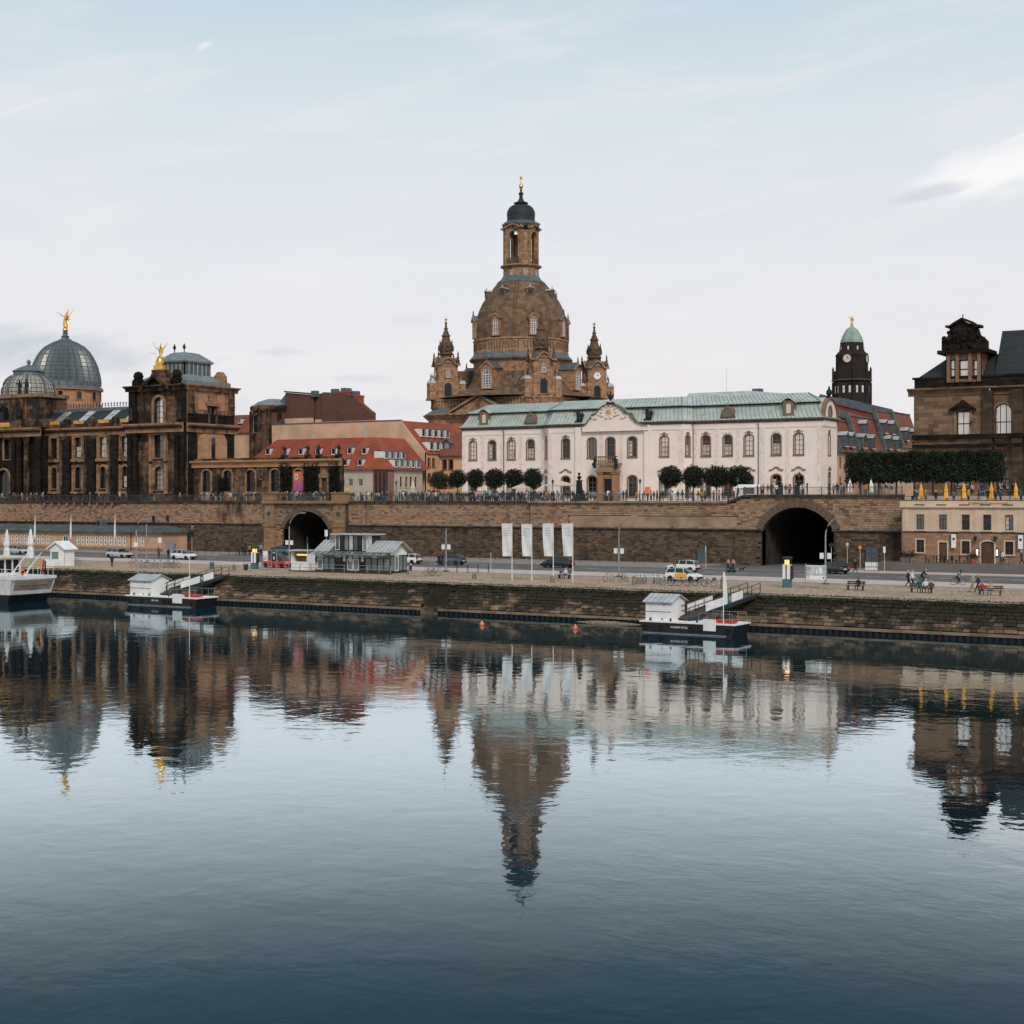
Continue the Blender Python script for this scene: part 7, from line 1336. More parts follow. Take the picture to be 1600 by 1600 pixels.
def person(kind, x, y, z, rz, top, legs, label, group=None, hair=None, sc=None, name='person'):
    o = ob(name, BODY[kind], None, (x, y, z), rz); tag(o, label, 'person', group); s = sc or rnd.uniform(.93, 1.05); o.scale = (s, s, s)
    for i, m in ((1, 'cloth_' + top.replace(' ', '_')), (2, 'cloth_' + legs.replace(' ', '_'))): o.material_slots[i].link = 'OBJECT'; o.material_slots[i].material = MATS[m]
    h = ob('hair', HAIR[(kind, rnd.choice((0, 1)))], o); h.material_slots[0].link = 'OBJECT'; h.material_slots[0].material = MATS[hair or choose('hair_dark', 'hair_dark', 'hair_dark', 'hair_fair', 'hair_grey')]; return o
rnd.seed(42)
tops = ['black', 'black', 'navy', 'navy', 'grey', 'grey', 'olive', 'dark green', 'brown', 'black', 'white', 'beige', 'red', 'teal', 'light blue', 'pink', 'mustard', 'black', 'navy', 'brown']; bots = ['black', 'navy', 'denim', 'denim', 'grey', 'black', 'beige', 'brown']
def od(n): return f"{n}{'th' if 10 <= n % 100 <= 20 else {1: 'st', 2: 'nd', 3: 'rd'}.get(n % 10, 'th')}"
ZONES = [('at the left end of the academy terrace', 0, 72, 13, 197, 202, ZD, 'm'), ('before the academy windows', 112, 205, 6, 197, 203, ZD, 's'), ('below the academy pavilion', 214, 300, 7, 197, 203, ZD, 's'), ('along the gallery wing', 318, 410, 20, 197, 204, ZD, 's'), ('on the terrace above the small arch', 430, 512, 30, 195.3, 203, ZD, 's'),
         ('before the cream house', 518, 612, 20, 196, 206, ZD, 's'), ('in the crowd before the yellow house', 614, 716, 36, 196.5, 206, ZD, 'c'), ('in the crowd under the left ball trees', 717, 862, 50, 196.5, 206, ZD, 'c'), ('left of the bust monument', 864, 896, 9, 196, 202, ZD, 's'), ('before the palace portal', 914, 985, 9, 196, 205, ZD, 's'), ('right of the palace portal', 992, 1040, 9, 196.5, 205, ZD, 'c'),
         ('under the right ball trees', 1042, 1158, 18, 197, 205, ZD, 'c'), ('on the bastion above the large arch', 1182, 1262, 17, 195.2, 201, ZE, 's'), ('before the palace right corner', 1290, 1330, 6, 197, 205, ZE, 's'), ('under the clipped tree row', 1342, 1400, 5, 197, 207, ZE, 's'), ('on the restaurant roof', 1430, 1600, 13, 192.2, 198, RF, 'm'), ('on the terrace right above the restaurant', 1490, 1600, 9, 203, 206, ZE, 's')]
for place, x0, x1, n, v0, v1, zz, mode in ZONES:
    ps = []
    for k in range(n):
        for _ in range(40):
            p = x0 + (x1 - x0) * (k + rnd.uniform(.1, .9)) / n; v = rnd.uniform(v0, v1); q = (U(p, v), v)
            if all(math.dist(q, r[1]) > .62 for r in ps) and all(abs(q[0] - bx_) > 1.35 or abs(q[1] - by_) > 1.0 for bx_, by_ in BS): break
        ps.append((p, q))
    ps.sort(key=lambda r: PX(*r[1]))
    for k, (p, q) in enumerate(ps):
        top, leg_ = rnd.choice(tops), rnd.choice(bots); kind = rnd.choice(('stand', 'walk', 'lean', 'phone', 'stand')); rzp = rnd.uniform(-2.6, 2.6)
        if kind == 'walk': rzp = rnd.choice((R(90), R(-90))) + rnd.gauss(0, .15)
        if kind == 'lean': rzp = rnd.gauss(0, .4)
        person(kind, q[0], q[1], zz, rzp, top, leg_, f'person in {top} top {place}, {od(k + 1)} from left', 'people on the terrace')
# guests seated at the beer tables
k = 0
for i, (x, v) in enumerate(BS):
    for sx_, sy_, rr_ in ((-.55, -.62, math.pi), (.5, -.62, math.pi), (-.45, .62, 0), (.55, .62, 0)):
        if rnd.random() < .8: k += 1; top, leg_ = rnd.choice(tops), rnd.choice(bots); person('sit', x + sx_, v + sy_ + (.12 if rr_ == 0 else -.12) * 0, ZD, rr_, top, leg_, f"seated guest in {top} top at the {od(i + 1)} beer table, {'rear' if rr_ == 0 else 'front'} bench {'left' if sx_ < 0 else 'right'}", 'guests at the beer tables')
# ------------------------------------------------------------------ vehicles
for n_, c in (('silver', (.48, .49, .50)), ('white', (.72, .72, .71)), ('red', (.42, .02, .025)), ('teal', (.03, .12, .14)), ('black', (.012, .013, .015)), ('slate', (.06, .085, .09)), ('yellow', (.75, .36, .02))):
    t = NT('paint_' + n_); t.b.inputs['Coat Weight'].default_value = .6; t.b.inputs['Coat Roughness'].default_value = .08; t.fin(c, .4, .35 if n_ == 'silver' else 0, .5)
CARP = {'hatch': (4.1, 1.48, [(-2.05, .55), (-2.02, .86), (-1.85, .96), (-.9, .97), (.7, .96), (1.25, .90), (1.75, .78), (2.0, .62), (2.05, .45)], [(-1.98, .95, .97), (-1.62, .95, 1.36), (-.7, .96, 1.48), (.25, .96, 1.44), (1.12, .92, .95)]),
        'wagon': (4.5, 1.48, [(-2.25, .55), (-2.22, .9), (-2.0, .97), (-.9, .97), (.8, .95), (1.35, .88), (1.95, .76), (2.2, .6), (2.25, .45)], [(-2.18, .95, 1.0), (-1.9, .95, 1.40), (-.8, .96, 1.48), (.3, .96, 1.43), (1.25, .9, .93)]),
        'van': (4.3, 1.85, [(-2.12, .55), (-2.1, 1.0), (-2.0, 1.05), (-.9, 1.05), (.9, 1.05), (1.4, .98), (1.9, .82), (2.1, .62), (2.14, .45)], [(-2.06, 1.04, 1.1), (-1.95, 1.04, 1.78), (-.8, 1.04, 1.85), (.5, 1.04, 1.78), (1.45, .98, 1.02)])}
CME = {}
def car_meshes(kind):
    if kind in CME: return CME[kind]
    L_, H, low, cab = CARP[kind]; w = .86; b = MB(); rings = []
    for x, h in low:
        e = 1 - .16 * (abs(x) / (L_ / 2)) ** 6; zb = .24 if abs(x) < L_ / 2 - .12 else .34
        rings.append([(x, -w * e * .94, zb), (x, -w * e, .5), (x, -w * e, h * .72), (x, -w * e * .93, h), (x, w * e * .93, h), (x, w * e, h * .72), (x, w * e, .5), (x, w * e * .94, zb)])
    b.loft(rings)
    rr = [(x, zt) for x, zb, zt in cab]; b2 = [[(x, -.72 if zt > zb + .1 else -.78, zb), (x, -.60, zt), (x, .60, zt), (x, .72 if zt > zb + .1 else .78, zb)] for x, zb, zt in cab]
    b.loft([[(x, -.60, zt - .01), (x, -.58, zt + .02), (x, .58, zt + .02), (x, .60, zt - .01)] for x, zb, zt in cab[1:4]])
    for i in (1, 2, 3):                                         # pillars
        x, zb, zt = cab[i]
        for s in (-1, 1): b.tube([(x - (.25 if i == 1 else -.1 if i == 3 else 0), s * .75, zb), (x, s * .61, zt)], .04, 4)
    body = b.mesh('body', ['paint_white'], 35)
    g = MB(); g.loft(b2); gl_ = g.mesh('windows', ['car_glass'], 30)
    wm = MB(Matrix.Rotation(R(90), 4, 'X')); wm.lathe([(.22, -.11), (.31, -.11), (.325, -.06), (.325, .06), (.31, .11), (.22, .11)], 16); rm = MB(Matrix.Rotation(R(90), 4, 'X')); rm.lathe([(.225, -.09), (.225, .09)], 12)
    for k in range(5): a = k * 1.2566; rm.box(-.02, .02, 0, .2, .09, .105)
    hl = MB().box(-.08, .04, -.16, .16, -.07, .07).mesh('headlight', ['sign_white']); tl_ = MB().box(-.04, .06, -.12, .12, -.13, .13).mesh('taillight', ['red_paint'])
    bp_ = MB().box(-.05, .05, -.76, .76, -.1, .1).mesh('bumper', ['rubber']); pl = MB().box(-.01, .01, -.26, .26, -.055, .055).mesh('number_plate', ['sign_white'])
    mr = MB(); mr.box(-.08, .08, -.1, .1, -.07, .07); mr = mr.mesh('mirror', ['rubber'])
    CME[kind] = (body, gl_, wm.mesh('wheel', ['rubber'], 50), rm.mesh('rim', ['chrome']), hl, tl_, bp_, pl, mr, L_, low); return CME[kind]
def car(kind, label, p, y, col, heading, sc=1, name='car', z=GZ - .004, xy=None):
    """heading 0: nose to the right along the bank; 180: nose to the left"""
    x, v = xy or G(p, y); body, gw, wh, rim, hl, tl_, bp_, pl, mr, L_, low = car_meshes(kind)
    T = thing(name, label, 'car', (x, v, z), R(heading), 'cars on the riverside road'); T.scale = (sc,) * 3
    o = ob('body', body, T); o.material_slots[0].link = 'OBJECT'; o.material_slots[0].material = MATS['paint_' + col]; ob('windows', gw, T)
    for sx_ in (-L_ / 2 + .78, L_ / 2 - .82):
        for sy_ in (-.77, .77): q = ob('wheel', wh, T, (sx_, sy_, .325)); ob('rim', rim, q)
    for s in (-1, 1): ob('headlight', hl, T, (L_ / 2 - .12, s * .58, .66)); ob('taillight', tl_, T, (-L_ / 2 + .03, s * .62, .82)); ob('mirror', mr, T, (low[5][0] - .35, s * .93, 1.0))
    ob('bumper', bp_, T, (L_ / 2 - .01, 0, .42)); ob('bumper', bp_, T, (-L_ / 2 + .01, 0, .46)); ob('number_plate', pl, T, (-L_ / 2 - .04, 0, .62)); return T
car('hatch', 'silver car parked behind the boat at the far left', 30, 866, 'silver', 0)
car('wagon', 'silver estate car beside the low peach building', 186, 871.5, 'silver', 0)
car('hatch', 'white hatchback left of the first gangway pole', 287, 874, 'white', 0)
car('van', 'small red van behind the notice boards left of the kiosk', 434, 887, 'red', 0)
car('hatch', 'teal car coming out beside the small arch', 436, 867, 'teal', 195)
car('wagon', 'dark estate car at the small arch behind the snack stand', 487, 877, 'black', 5)
car('hatch', 'white and red lit car half hidden behind the glass kiosk', 637, 881, 'white', 180)
car('hatch', 'dark grey green hatchback beside the tall lamp post', 705, 882.5, 'slate', 180)
car('wagon', 'black estate car behind the white flags', 871, 887, 'black', 180)
car('hatch', 'white hatchback driving on the road behind the yellow and white car', 1068, 893, 'white', 180)
yc = car('hatch', 'white car with a yellow side panel parked at the bicycle racks', 1068, 908, 'white', 0); b = MB(); b.box(-.65, .75, -.885, -.865, .42, .93); b.build('yellow_panel', ['paint_yellow'], yc)
car('wagon', 'dark car with lit tail lights leaving the large tunnel', 1301, 896, 'black', 150)
# ------------------------------------------------------------------ bicycles
def bike_meshes():
    wh = MB(Matrix.Rotation(R(90), 4, 'X')); n = 20
    wh.loft([[((.33 + .022 * math.cos(a)) * math.cos(2 * math.pi * i / n), (.33 + .022 * math.cos(a)) * math.sin(2 * math.pi * i / n), .022 * math.sin(a)) for a in (0, 1.57, 3.14, 4.71)] for i in range(n + 1)], cap=False)
    wh = wh.mesh('wheel', ['rubber']); sp = MB()
    for k in range(5): a = k * math.pi / 5; sp.tube([(.31 * math.cos(a), 0, .31 * math.sin(a)), (-.31 * math.cos(a), 0, -.31 * math.sin(a))], .004, 3)
    fr = MB()
    for q in ([(-.5, 0, .35), (-.08, 0, .3), (.34, 0, .62), (-.18, 0, .78), (-.5, 0, .35)], [(-.08, 0, .3), (-.2, 0, .85)], [(.36, 0, .86), (.34, 0, .62), (.52, 0, .35)]):
        for a, c in zip(q, q[1:]): fr.tube([a, c], .02, 5)
    sd_ = MB(); sd_.frus(-.21, 0, .86, .92, .13, .07, .11, .05); hb = MB(); hb.tube([(.34, -.28, .98), (.37, 0, .9), (.34, .28, .98)], .015, 5); bk_ = MB(); bk_.box(.42, .72, -.17, .17, .72, .98)
    return wh, sp.mesh('spokes', ['chrome']), fr.mesh('frame', ['black_paint']), sd_.mesh('saddle', ['rubber']), hb.mesh('handlebar', ['dark_metal']), bk_.mesh('basket', ['sign_white'])
BK = bike_meshes()
def bicycle(label, x, v, rz, col='black_paint', basket=None, group='bicycles on the quay', z=GZ):
    T = thing('bicycle', label, 'bicycle', (x, v, z), rz, group)
    for sx_ in (-.5, .52): w_ = ob('wheel', BK[0], T, (sx_, 0, .352)); ob('spokes', BK[1], w_)
    o = ob('frame', BK[2], T); o.material_slots[0].link = 'OBJECT'; o.material_slots[0].material = MATS[col]; ob('saddle', BK[3], T); ob('handlebar', BK[4], T)
    if basket: c = ob('basket', BK[5], T); c.material_slots[0].link = 'OBJECT'; c.material_slots[0].material = MATS[basket]
    return T
def rack(label, x, v, n, rz=0):
    T = thing('bicycle_rack', label, 'bicycle rack', (x, v, GZ), rz)
    for k in range(n): b = MB(); s = k * .85; b.tube([(s, -.4, 0), (s, -.4, .8), (s, .4, .8), (s, .4, 0)], .025, 5); b.build('hoop', ['grey_metal'], T)
def row(labf, p0, p1, y, n, col, basket, rz):
    for k in range(n):
        p = p0 + (p1 - p0) * k / max(1, n - 1); x, v = G(p, y); bicycle(labf.format(words_[k]), x, v, R(rz + rnd.uniform(-8, 8)), col if isinstance(col, str) else col[k % len(col)], basket)
row('rental bicycle with white basket left of the gangway, {} from left', 222, 262, 886.5, 5, 'chrome', 'sign_white', 100)
row('black bicycle parked beside the first gangway, {} from left', 266, 274, 887, 2, 'black_paint', None, 20)
row('dark bicycle leaning left of the quay steps, {} from left', 671, 680, 899.5, 2, 'black_paint', None, 8)
row('rental bicycle with white basket near the second gangway, {} from left', 996, 1008, 912, 3, 'chrome', 'sign_white', 105); row('rental bicycle with white basket right of the pale stone, {} from left', 1022, 1029, 912, 2, 'chrome', 'sign_white', 105)
row('black bicycle in the rack before the white and yellow car, {} from left', 1042, 1092, 915.5, 5, ('black_paint', 'dark_metal'), None, 5)
x, v = G(951, 909); bicycle('yellow bicycle standing alone on the cobbles', x, v, R(70), 'paint_yellow'); x, v = G(974, 909.5); bicycle('dark bicycle beside the lamp post foot', x, v, R(80))
x, v = G(1108, 917); bicycle('black bicycle with blue crate by the second gangway', x, v, R(4), 'black_paint', 'plastic_blue')
x, v = G(120, 883); bicycle('red bicycle by the low building, far left', x, v, R(5), 'red_paint'); x, v = G(208, 884); bicycle('red bicycle left of the rental bicycles', x, v, R(5), 'red_paint')
x, v = G(1040, 915.8); rack('long grey bicycle rack before the white and yellow car', x, v - .5, 6); x, v = G(996, 913.2); rack('grey bicycle rack holding the rental bicycles', x, v - .35, 4); x, v = G(220, 887.5); rack('grey bicycle rack left of the gangway', x, v - .4, 6)
# ------------------------------------------------------------------ lamp posts, flags, signs
def street_lamp(label, p, y, ytop, reach=2.6, box=True, sgn=1):
    x, v = G(p, y); H = Z(p, ytop, v) - GZ; T = thing('street_lamp', label, 'street lamp', (x, v, GZ), 0, 'curved street lamps on the quay')
    b = MB(); pts = [(0, 0, 0), (0, 0, 1.2), (0, 0, H * .72)] + [(sgn * reach * (1 - math.cos(a)), 0, H * .72 + (H * .28) * math.sin(a)) for a in (.3, .6, .9, 1.2, 1.45)]; b.tube(pts, [.13, .11, .085, .08, .075, .07, .06, .05], 7); b.build('pole', ['grey_metal'], T, 60)
    b = MB(); q = pts[-1]; b.box(min(q[0] - .1, q[0] + sgn * .75), max(q[0] + .1, q[0] + sgn * .75), -.16, .16, q[2] - .08, q[2] + .06); b.build('lamp_head', ['grey_metal'], T)
    b = MB(); b.box(-.3, .3, -.3, .3, -.02, .12); b.build('base', ['soil'], T)
    if box:
        for s in (-1, 1): b = MB(); b.box(s * .42 - .2, s * .42 + .2, -.1, .1, H * .38, H * .38 + .62); b.build('sign_box', ['sign_white'], T)
street_lamp('curved street lamp in front of the small arch', 452, 882, 801, 2.4, True); street_lamp('curved street lamp beside the grey green car', 697, 893, 802, 2.2); street_lamp('curved street lamp left of the second landing stage', 967, 901, 806, 2.0); street_lamp('curved street lamp at the large tunnel arch', 1290, 913, 808, 1.7)
street_lamp('thin street lamp behind the traffic light mast, far left', 229, 879, 797, 2.6, False)
x, v = G(213, 877); T = thing('traffic_light_mast', 'grey mast arm carrying two traffic lights, left', 'traffic light', (x, v, GZ)); H = Z(213, 812, v) - GZ
b = MB(); b.tube([(0, 0, 0), (0, 0, H * .75), (.4, 0, H * .92), (1.2, 0, H), (3, 0, H + .1), (6.4, 0, H + .2)], [.13, .11, .1, .09, .08, .06], 7); b.build('mast', ['grey_metal'], T, 60)
def signal(T, x, y, z):
    b = MB(); b.box(x - .17, x + .17, y - .14, y + .1, z - .5, z + .5); o = b.build('signal_head', ['black_paint'], T)
    for k in range(3): b = MB(side(x, y - .14, 0, z + .32 - .32 * k) @ Matrix.Rotation(R(90), 4, 'X')); b.lathe([(.11, 0), (.13, .1), (.10, .02)], 10); b.build('lens', [('wood_dark', 'dark_metal', 'plastic_blue')[k]], o)
signal(T, 3.6, -.1, H + .1); signal(T, 6.4, -.1, H + .2); b = MB(); b.box(-.4, .4, -.15, -.1, H * .35, H * .35 + .6); b.build('sign', ['sign_white'], T)
x, v = G(300, 867); T = thing('traffic_light', 'small traffic light on a post before the terrace wall', 'traffic light', (x, v, GZ + .11)); b = MB(); b.tube([(0, 0, 0), (0, 0, 4.6)], .07, 6); b.build('post', ['grey_metal'], T); signal(T, -.25, -.1, 3.4); signal(T, .25, -.1, 3.4); b = MB(); b.box(-.15, .35, -.1, .1, 4.4, 4.7); b.build('camera_box', ['grey_metal'], T)
for i, (p, y, top) in enumerate(((800, 907, 818), (831, 908, 819), (864.5, 909, 818), (895, 910.5, 818))):
    x, v = G(p, y); H = Z(p, top, v) - GZ; T = thing('banner_flag', f'tall white banner flag on the quay, {words_[i]} of four from left', 'flag', (x, v, GZ), 0, 'white banner flags'); b = MB(); b.tube([(0, 0, -.05), (0, 0, H + .1)], [.06, .04], 6); b.build('pole', ['frame_white'], T); b = MB(); b.tube([(0, 0, H), (-1.35, 0, H - .03)], .025, 4); b.build('arm', ['frame_white'], T)
    b = MB(); hh = H - Z(p, 869, v) + GZ; n = 14; g0 = []
    for r_ in range(n + 1): z_ = H - .02 - hh * r_ / n; tap = 1.35 - .2 * (r_ / n); g0.append([(-.05 - tap * c / 6, .06 * math.sin(c * 1.1 + r_ * .35 + i) * (r_ / n + .25), z_) for c in range(7)])
    b.loft(g0, cap=False, close=False); bn = b.build('banner', ['white_cloth'], T, 60)
    for q in range(4): b = MB(); r_ = 2 + q; b.tube([(p_[0], p_[1] - .012, p_[2] + .05 * math.sin(c * 1.2 + q)) for c, p_ in enumerate(g0[r_][1:6])], .014, 4); b.build('print', ['grey_metal'], bn)
for i, (p, y) in enumerate(((55, 868), (111, 869), (180, 868))):
    x, v = G(p, y); T = thing('feather_flag', f'white feather pennant before the low building, {words_[i]} of three from left', 'flag', (x, v, GZ), 0, 'white feather pennants'); H = Z(p, 803, v) - GZ; b = MB(); b.tube([(0, 0, 0), (0, 0, H)], [.04, .015], 5); b.build('pole', ['grey_metal'], T)
    b = MB(); z0 = Z(p, 842, v) - GZ; b.loft([[(-.28 * w_, -.02, z_), (.12 * w_, .02, z_), (.12 * w_, .03, z_), (-.28 * w_, -.01, z_)] for w_, z_ in ((.4, z0), (1, z0 + .6), (.9, z0 + 1.8), (.4, H - 1), (.05, H))]); b.build('cloth', ['white_cloth'], T)
def ad_column(label, p, y, ytop):
    x, v = G(p, y); H = Z(p, ytop, v) - GZ; T = thing('light_pillar', label, 'information pillar', (x, v, GZ), 0, 'white information pillars'); b = MB(); b.box(-.42, .42, -.3, .3, 0, H * .28); b.build('base', ['sign_teal'], T)
    b = MB(); b.box(-.4, .4, -.28, .28, H * .28, H * .75); b.build('panel', ['sign_white'], T); b = MB(); b.box(-.06, .06, -.31, -.285, H * .28, H * .75); b.box(.4, .62, -.2, .2, H * .28, H * .72); b.build('trim', ['dark_metal'], T)
    b = MB(); b.box(-.2, .2, -.2, .2, H * .76, H * .90); b.build('lamp', ['lamp_warm'], T)
    for sx_ in (-.38, .34): b = MB(); b.box(sx_, sx_ + .04, -.28, -.24, H * .75, H * .93); b.box(sx_, sx_ + .04, .24, .28, H * .75, H * .93); b.build('strut', ['dark_metal'], T)
    b = MB(); b.box(-.46, .46, -.34, .34, H * .93, H); b.build('cap', ['dark_metal'], T)
ad_column('white information pillar with warm light left of the notice boards', 398, 889, 854); ad_column('white information pillar with glowing top before the large tunnel', 1230, 918, 870)
def sign_board(label, p0, p1, y, y0, y1, mat, name='notice_board', post='grey_metal', cat='notice board', marks=None):
    (xa, va), (xb, vb) = G(p0, y), G(p1, y); rzb = math.atan2(vb - va, xb - xa) * .4; xb = xa + (xb - xa); L_ = math.hypot(xb - xa, 0); z0, z1 = Z(p0, y1, va), Z(p0, y0, va)
    T = thing(name, label, cat, (xa, va, GZ)); 
    for s in (0, L_): b = MB(); b.tube([(s, 0, -.02), (s, 0, z1 - GZ + .15)], .05, 5); b.build('post', [post], T)
    b = MB(); b.box(.06, L_ - .06, -.05, .02, z0 - GZ, z1 - GZ); pn = b.build('panel', [mat], T)
    for i_, (fx0, fx1, fz0, fz1, m_) in enumerate(marks or ()): b = MB(); h_ = z1 - z0; b.box(L_ * fx0, L_ * fx1, -.065 - .006 * i_, -.051, z0 - GZ + h_ * fz0, z0 - GZ + h_ * fz1); b.build('print', [m_], pn)
    return T
plain('map_print', (.40, .45, .46), .6, 0, .25, 2)
sign_board('large map board on posts before the large tunnel', 1259, 1298, 919, 883, 905, 'sign_white', marks=[(.03, .97, .28, .95, 'map_print'), (.08, .2, .05, .28, 'cream'), (.35, .45, .45, .75, 'cream'), (.5, .6, .4, .7, 'sign_white'), (.65, .8, .45, .85, 'sign_white'), (.85, .92, .1, .2, 'dark_metal')])
sign_board('white notice board in front of the small red van', 411, 423, 891, 861, 876, 'sign_white', marks=[(.1, .9, .1, .5, 'map_print')]); sign_board('dark notice board in front of the small red van', 424, 436, 891.5, 861, 877, 'dark_metal', marks=[(.45, .65, .2, .45, 'sign_white'), (.3, .8, .8, .9, 'cream')])
def pole_sign(label, p, y, ytop, w_, h_, mat, shape='box', name='road_sign'):
    x, v = G(p, y); H = Z(p, ytop, v) - GZ; T = thing(name, label, 'sign', (x, v, GZ)); b = MB(); b.tube([(0, 0, -.02), (0, 0, H)], .035, 5); b.build('post', ['cream'], T); b = MB()
    if shape == 'box': b.box(-w_ / 2, w_ / 2, -.06, -.03, H - h_, H)
    elif shape == 'disc': b.M = side(0, -.05, 0, H - w_ / 2) @ Matrix.Rotation(R(90), 4, 'X'); b.lathe([(w_ / 2, 0), (w_ / 2, .03)], 16)
    else: b.prism([(0, H - w_), (w_ / 2, H - w_ / 2), (0, H), (-w_ / 2, H - w_ / 2)], -.06, -.03)
    b.build('plate', [mat], T); return T
pole_sign('slim signpost with small arms left of the white flags', 767, 893, 860.5, .7, .18, 'dark_metal'); pole_sign('pale marker post left of the tunnel door', 1103, 889, 853, .12, .9, 'cream'); pole_sign('round grey sign at the left jamb of the large tunnel', 1188, 883, 844, .9, .9, 'plastic_blue', 'disc'); pole_sign('round red edged sign at the right jamb of the large tunnel', 1299, 892, 848, .6, .6, 'cloth_navy', 'disc')
pole_sign('funnel topped pale post right of the large tunnel', 1324, 889, 848, .35, .4, 'cream'); pole_sign('yellow diamond priority sign beside the utility door', 1344, 895, 852, .55, .55, 'yellow_cloth', 'diamond'); pole_sign('pale post with white plate at the restaurant corner', 1382, 894, 854, .3, .8, 'sign_white'); pole_sign('white parking sign above the snack stand', 510, 872, 828, .6, 1.0, 'sign_white'); pole_sign('wooden post beside the snack stand', 480.5, 893.5, 839, .14, .8, 'wood_dark', name='post')
pole_sign('white notice plate by the low building corner', 250, 864, 840, .8, .9, 'sign_white')
def utility_door(label, p0, p1, y0, y1, vv, mat):
    xa, xb = U(p0, vv), U(p1, vv); z1 = Z(p0, y0, vv); T = thing('steel_door', label, 'door', (xa, vv, GZ)); b = MB(); b.box(0, xb - xa, -.12, .6, 0, z1 - GZ); b.build('frame', [mat], T)
    for k in range(2): b = MB(); w_ = (xb - xa) / 2; b.box(.06 + k * w_, w_ - .06 + k * w_ + .03, -.17, -.121, .1, z1 - GZ - .12); d = b.build('leaf', [mat], T); b = MB(); b.box(.3 + k * w_, .42 + k * w_, -.2, -.171, 1.9, 2.05); b.build('vent', ['black_paint'], d)
plain('door_teal', (.07, .095, .105), .5); utility_door('grey teal steel door in the bastion wall', 1090, 1104, 857, 880, VB - .78, 'door_teal'); utility_door('double grey steel door right of the large tunnel', 1353, 1372, 855, 880, VB - .62, 'door_teal')
x, v = G(1352, 891); xb, _ = G(1377, 892.5); T = thing('barrier', 'white picket barrier with dark zigzag before the steel door', 'barrier', (x, v, GZ)); L_ = xb - x
for k in range(12): b = MB(); s = L_ * k / 12; b.prism([(s + .01, .05), (s + L_ / 12 - .02, .05), (s + L_ / 12 - .02, .95), (s + L_ / 24, 1.12), (s + .01, .95)], -.04, 0); b.build('picket', ['sign_white'], T)
b = MB(); 
for k in range(24): s = L_ * k / 24; b.box(s, s + L_ / 48, -.06, -.041, .36 + .1 * (k % 2), .46 + .1 * (k % 2))
stuff(b.build('zigzag', ['dark_metal'], T))
x, v = G(266, 865); T = thing('switch_cabinet', 'pale grey switch cabinets right of the low building', 'cabinet', (x, v, GZ)); b = MB(); b.box(-.75, .55, -.3, .3, 0, 2.0); b.build('cabinet', ['grey_metal'], T); b = MB(); b.box(.57, 1.1, -.3, .3, 0, 1.7); b.build('side_cabinet', ['grey_metal'], T)
# ------------------------------------------------------------------ glass kiosk on the quay
x0, v0 = G(497, 893.5); x1, v1 = G(609, 896); v0 = (v0 + v1) / 2; x1 = U(609.5, v0); x0 = U(496, v0); KL = x1 - x0; KDp = 3.5
KI = Bld('glass_kiosk', 'glass ticket pavilion with zinc roofs and upper glazed box on the quay', 'kiosk', x0, v0, GZ); kh = Z(560, 866, v0) - GZ
b = KI.mb(); b.box(x0, x1, v0 - .4, v0 + KDp, GZ, GZ + .28); KI.part('plinth', ['soil'], b)
nb = 12; bw = KL / nb
def frame_rect(mb, a, c, z0, z1, y, t_, m=0): mb.box(a, a + t_, y - .06, y + .02, z0, z1, m); mb.box(c - t_, c, y - .06, y + .02, z0, z1, m); mb.box(a + t_, c - t_, y - .06, y + .02, z0, z0 + t_, m); mb.box(a + t_, c - t_, y - .06, y + .02, z1 - t_, z1, m)
for k in range(nb):
    a = k * bw; white = k in (0, 5, 6); fm_ = 'frame_white' if white else 'dark_metal'
    b = KI.mb(side(x0, v0, 0, GZ + .28)); frame_rect(b, a + .02, a + bw - .02, 0, kh - .75 if not white else kh - .9, 0, .12 if white else .06); w_ = KI.part('window', [fm_], b)
    b = KI.mb(side(x0, v0, 0, GZ + .28)); b.box(a + .08, a + bw - .08, -.03, -.01, .05, kh - .8); KI.part('glass', ['glass_teal' if k not in (3, 4, 7) else 'glass_dark'], b, w_)
    if k in (4, 5, 7): b = KI.mb(side(x0, v0, 0, GZ + .28)); b.box(a + bw * .35, a + bw * .75, -.05, -.031, 1.1, 1.8); KI.part('poster', ['sign_white'], b, w_)
    b = KI.mb(side(x0, v0, 0, GZ + .28)); b.box(a + .03, a + bw - .03, -.04, 0, kh - .72, kh - .12); KI.part('fanlight', ['glass_mid' if k % 3 else 'sign_white'], b)
KS_ = side(x1, v0, R(90), GZ + .28)
for k in range(4):
    a = k * KDp / 4; b = KI.mb(KS_); frame_rect(b, a + .02, a + KDp / 4 - .02, 0, kh - .4, 0, .12 if k == 1 else .06); w_ = KI.part('window', ['frame_white' if k == 1 else 'dark_metal'], b); b = KI.mb(KS_); b.box(a + .08, a + KDp / 4 - .08, -.03, -.01, .05, kh - .45); KI.part('glass', ['glass_teal'], b, w_)
b = KI.mb(side(x0, v0, 0, GZ + .28)); b.box(.05, KL - .1, .4, KDp - .1, 0, kh - .2); KI.part('core', ['wall_cream'], b)
zt = GZ + .28 + kh
b = KI.mb(); b.loft([[(x0 - .6, v0 - 1.3, zt - .35), (x1 + .2, v0 - 1.3, zt - .35), (x1 + .2, v0 - 1.3, zt - .27), (x0 - .6, v0 - 1.3, zt - .27)], [(x0 - .6, v0 + .2, zt - .02), (x1 + .2, v0 + .2, zt - .02), (x1 + .2, v0 + .2, zt + .06), (x0 - .6, v0 + .2, zt + .06)]]); KI.part('glass_canopy', ['glass_teal'], b)
b = KI.mb()
for k in range(13): xx = x0 - .5 + k * (KL + .6) / 12; b.tube([(xx, v0 - 1.32, zt - .26), (xx, v0 + .2, zt + .08)], .035, 4)
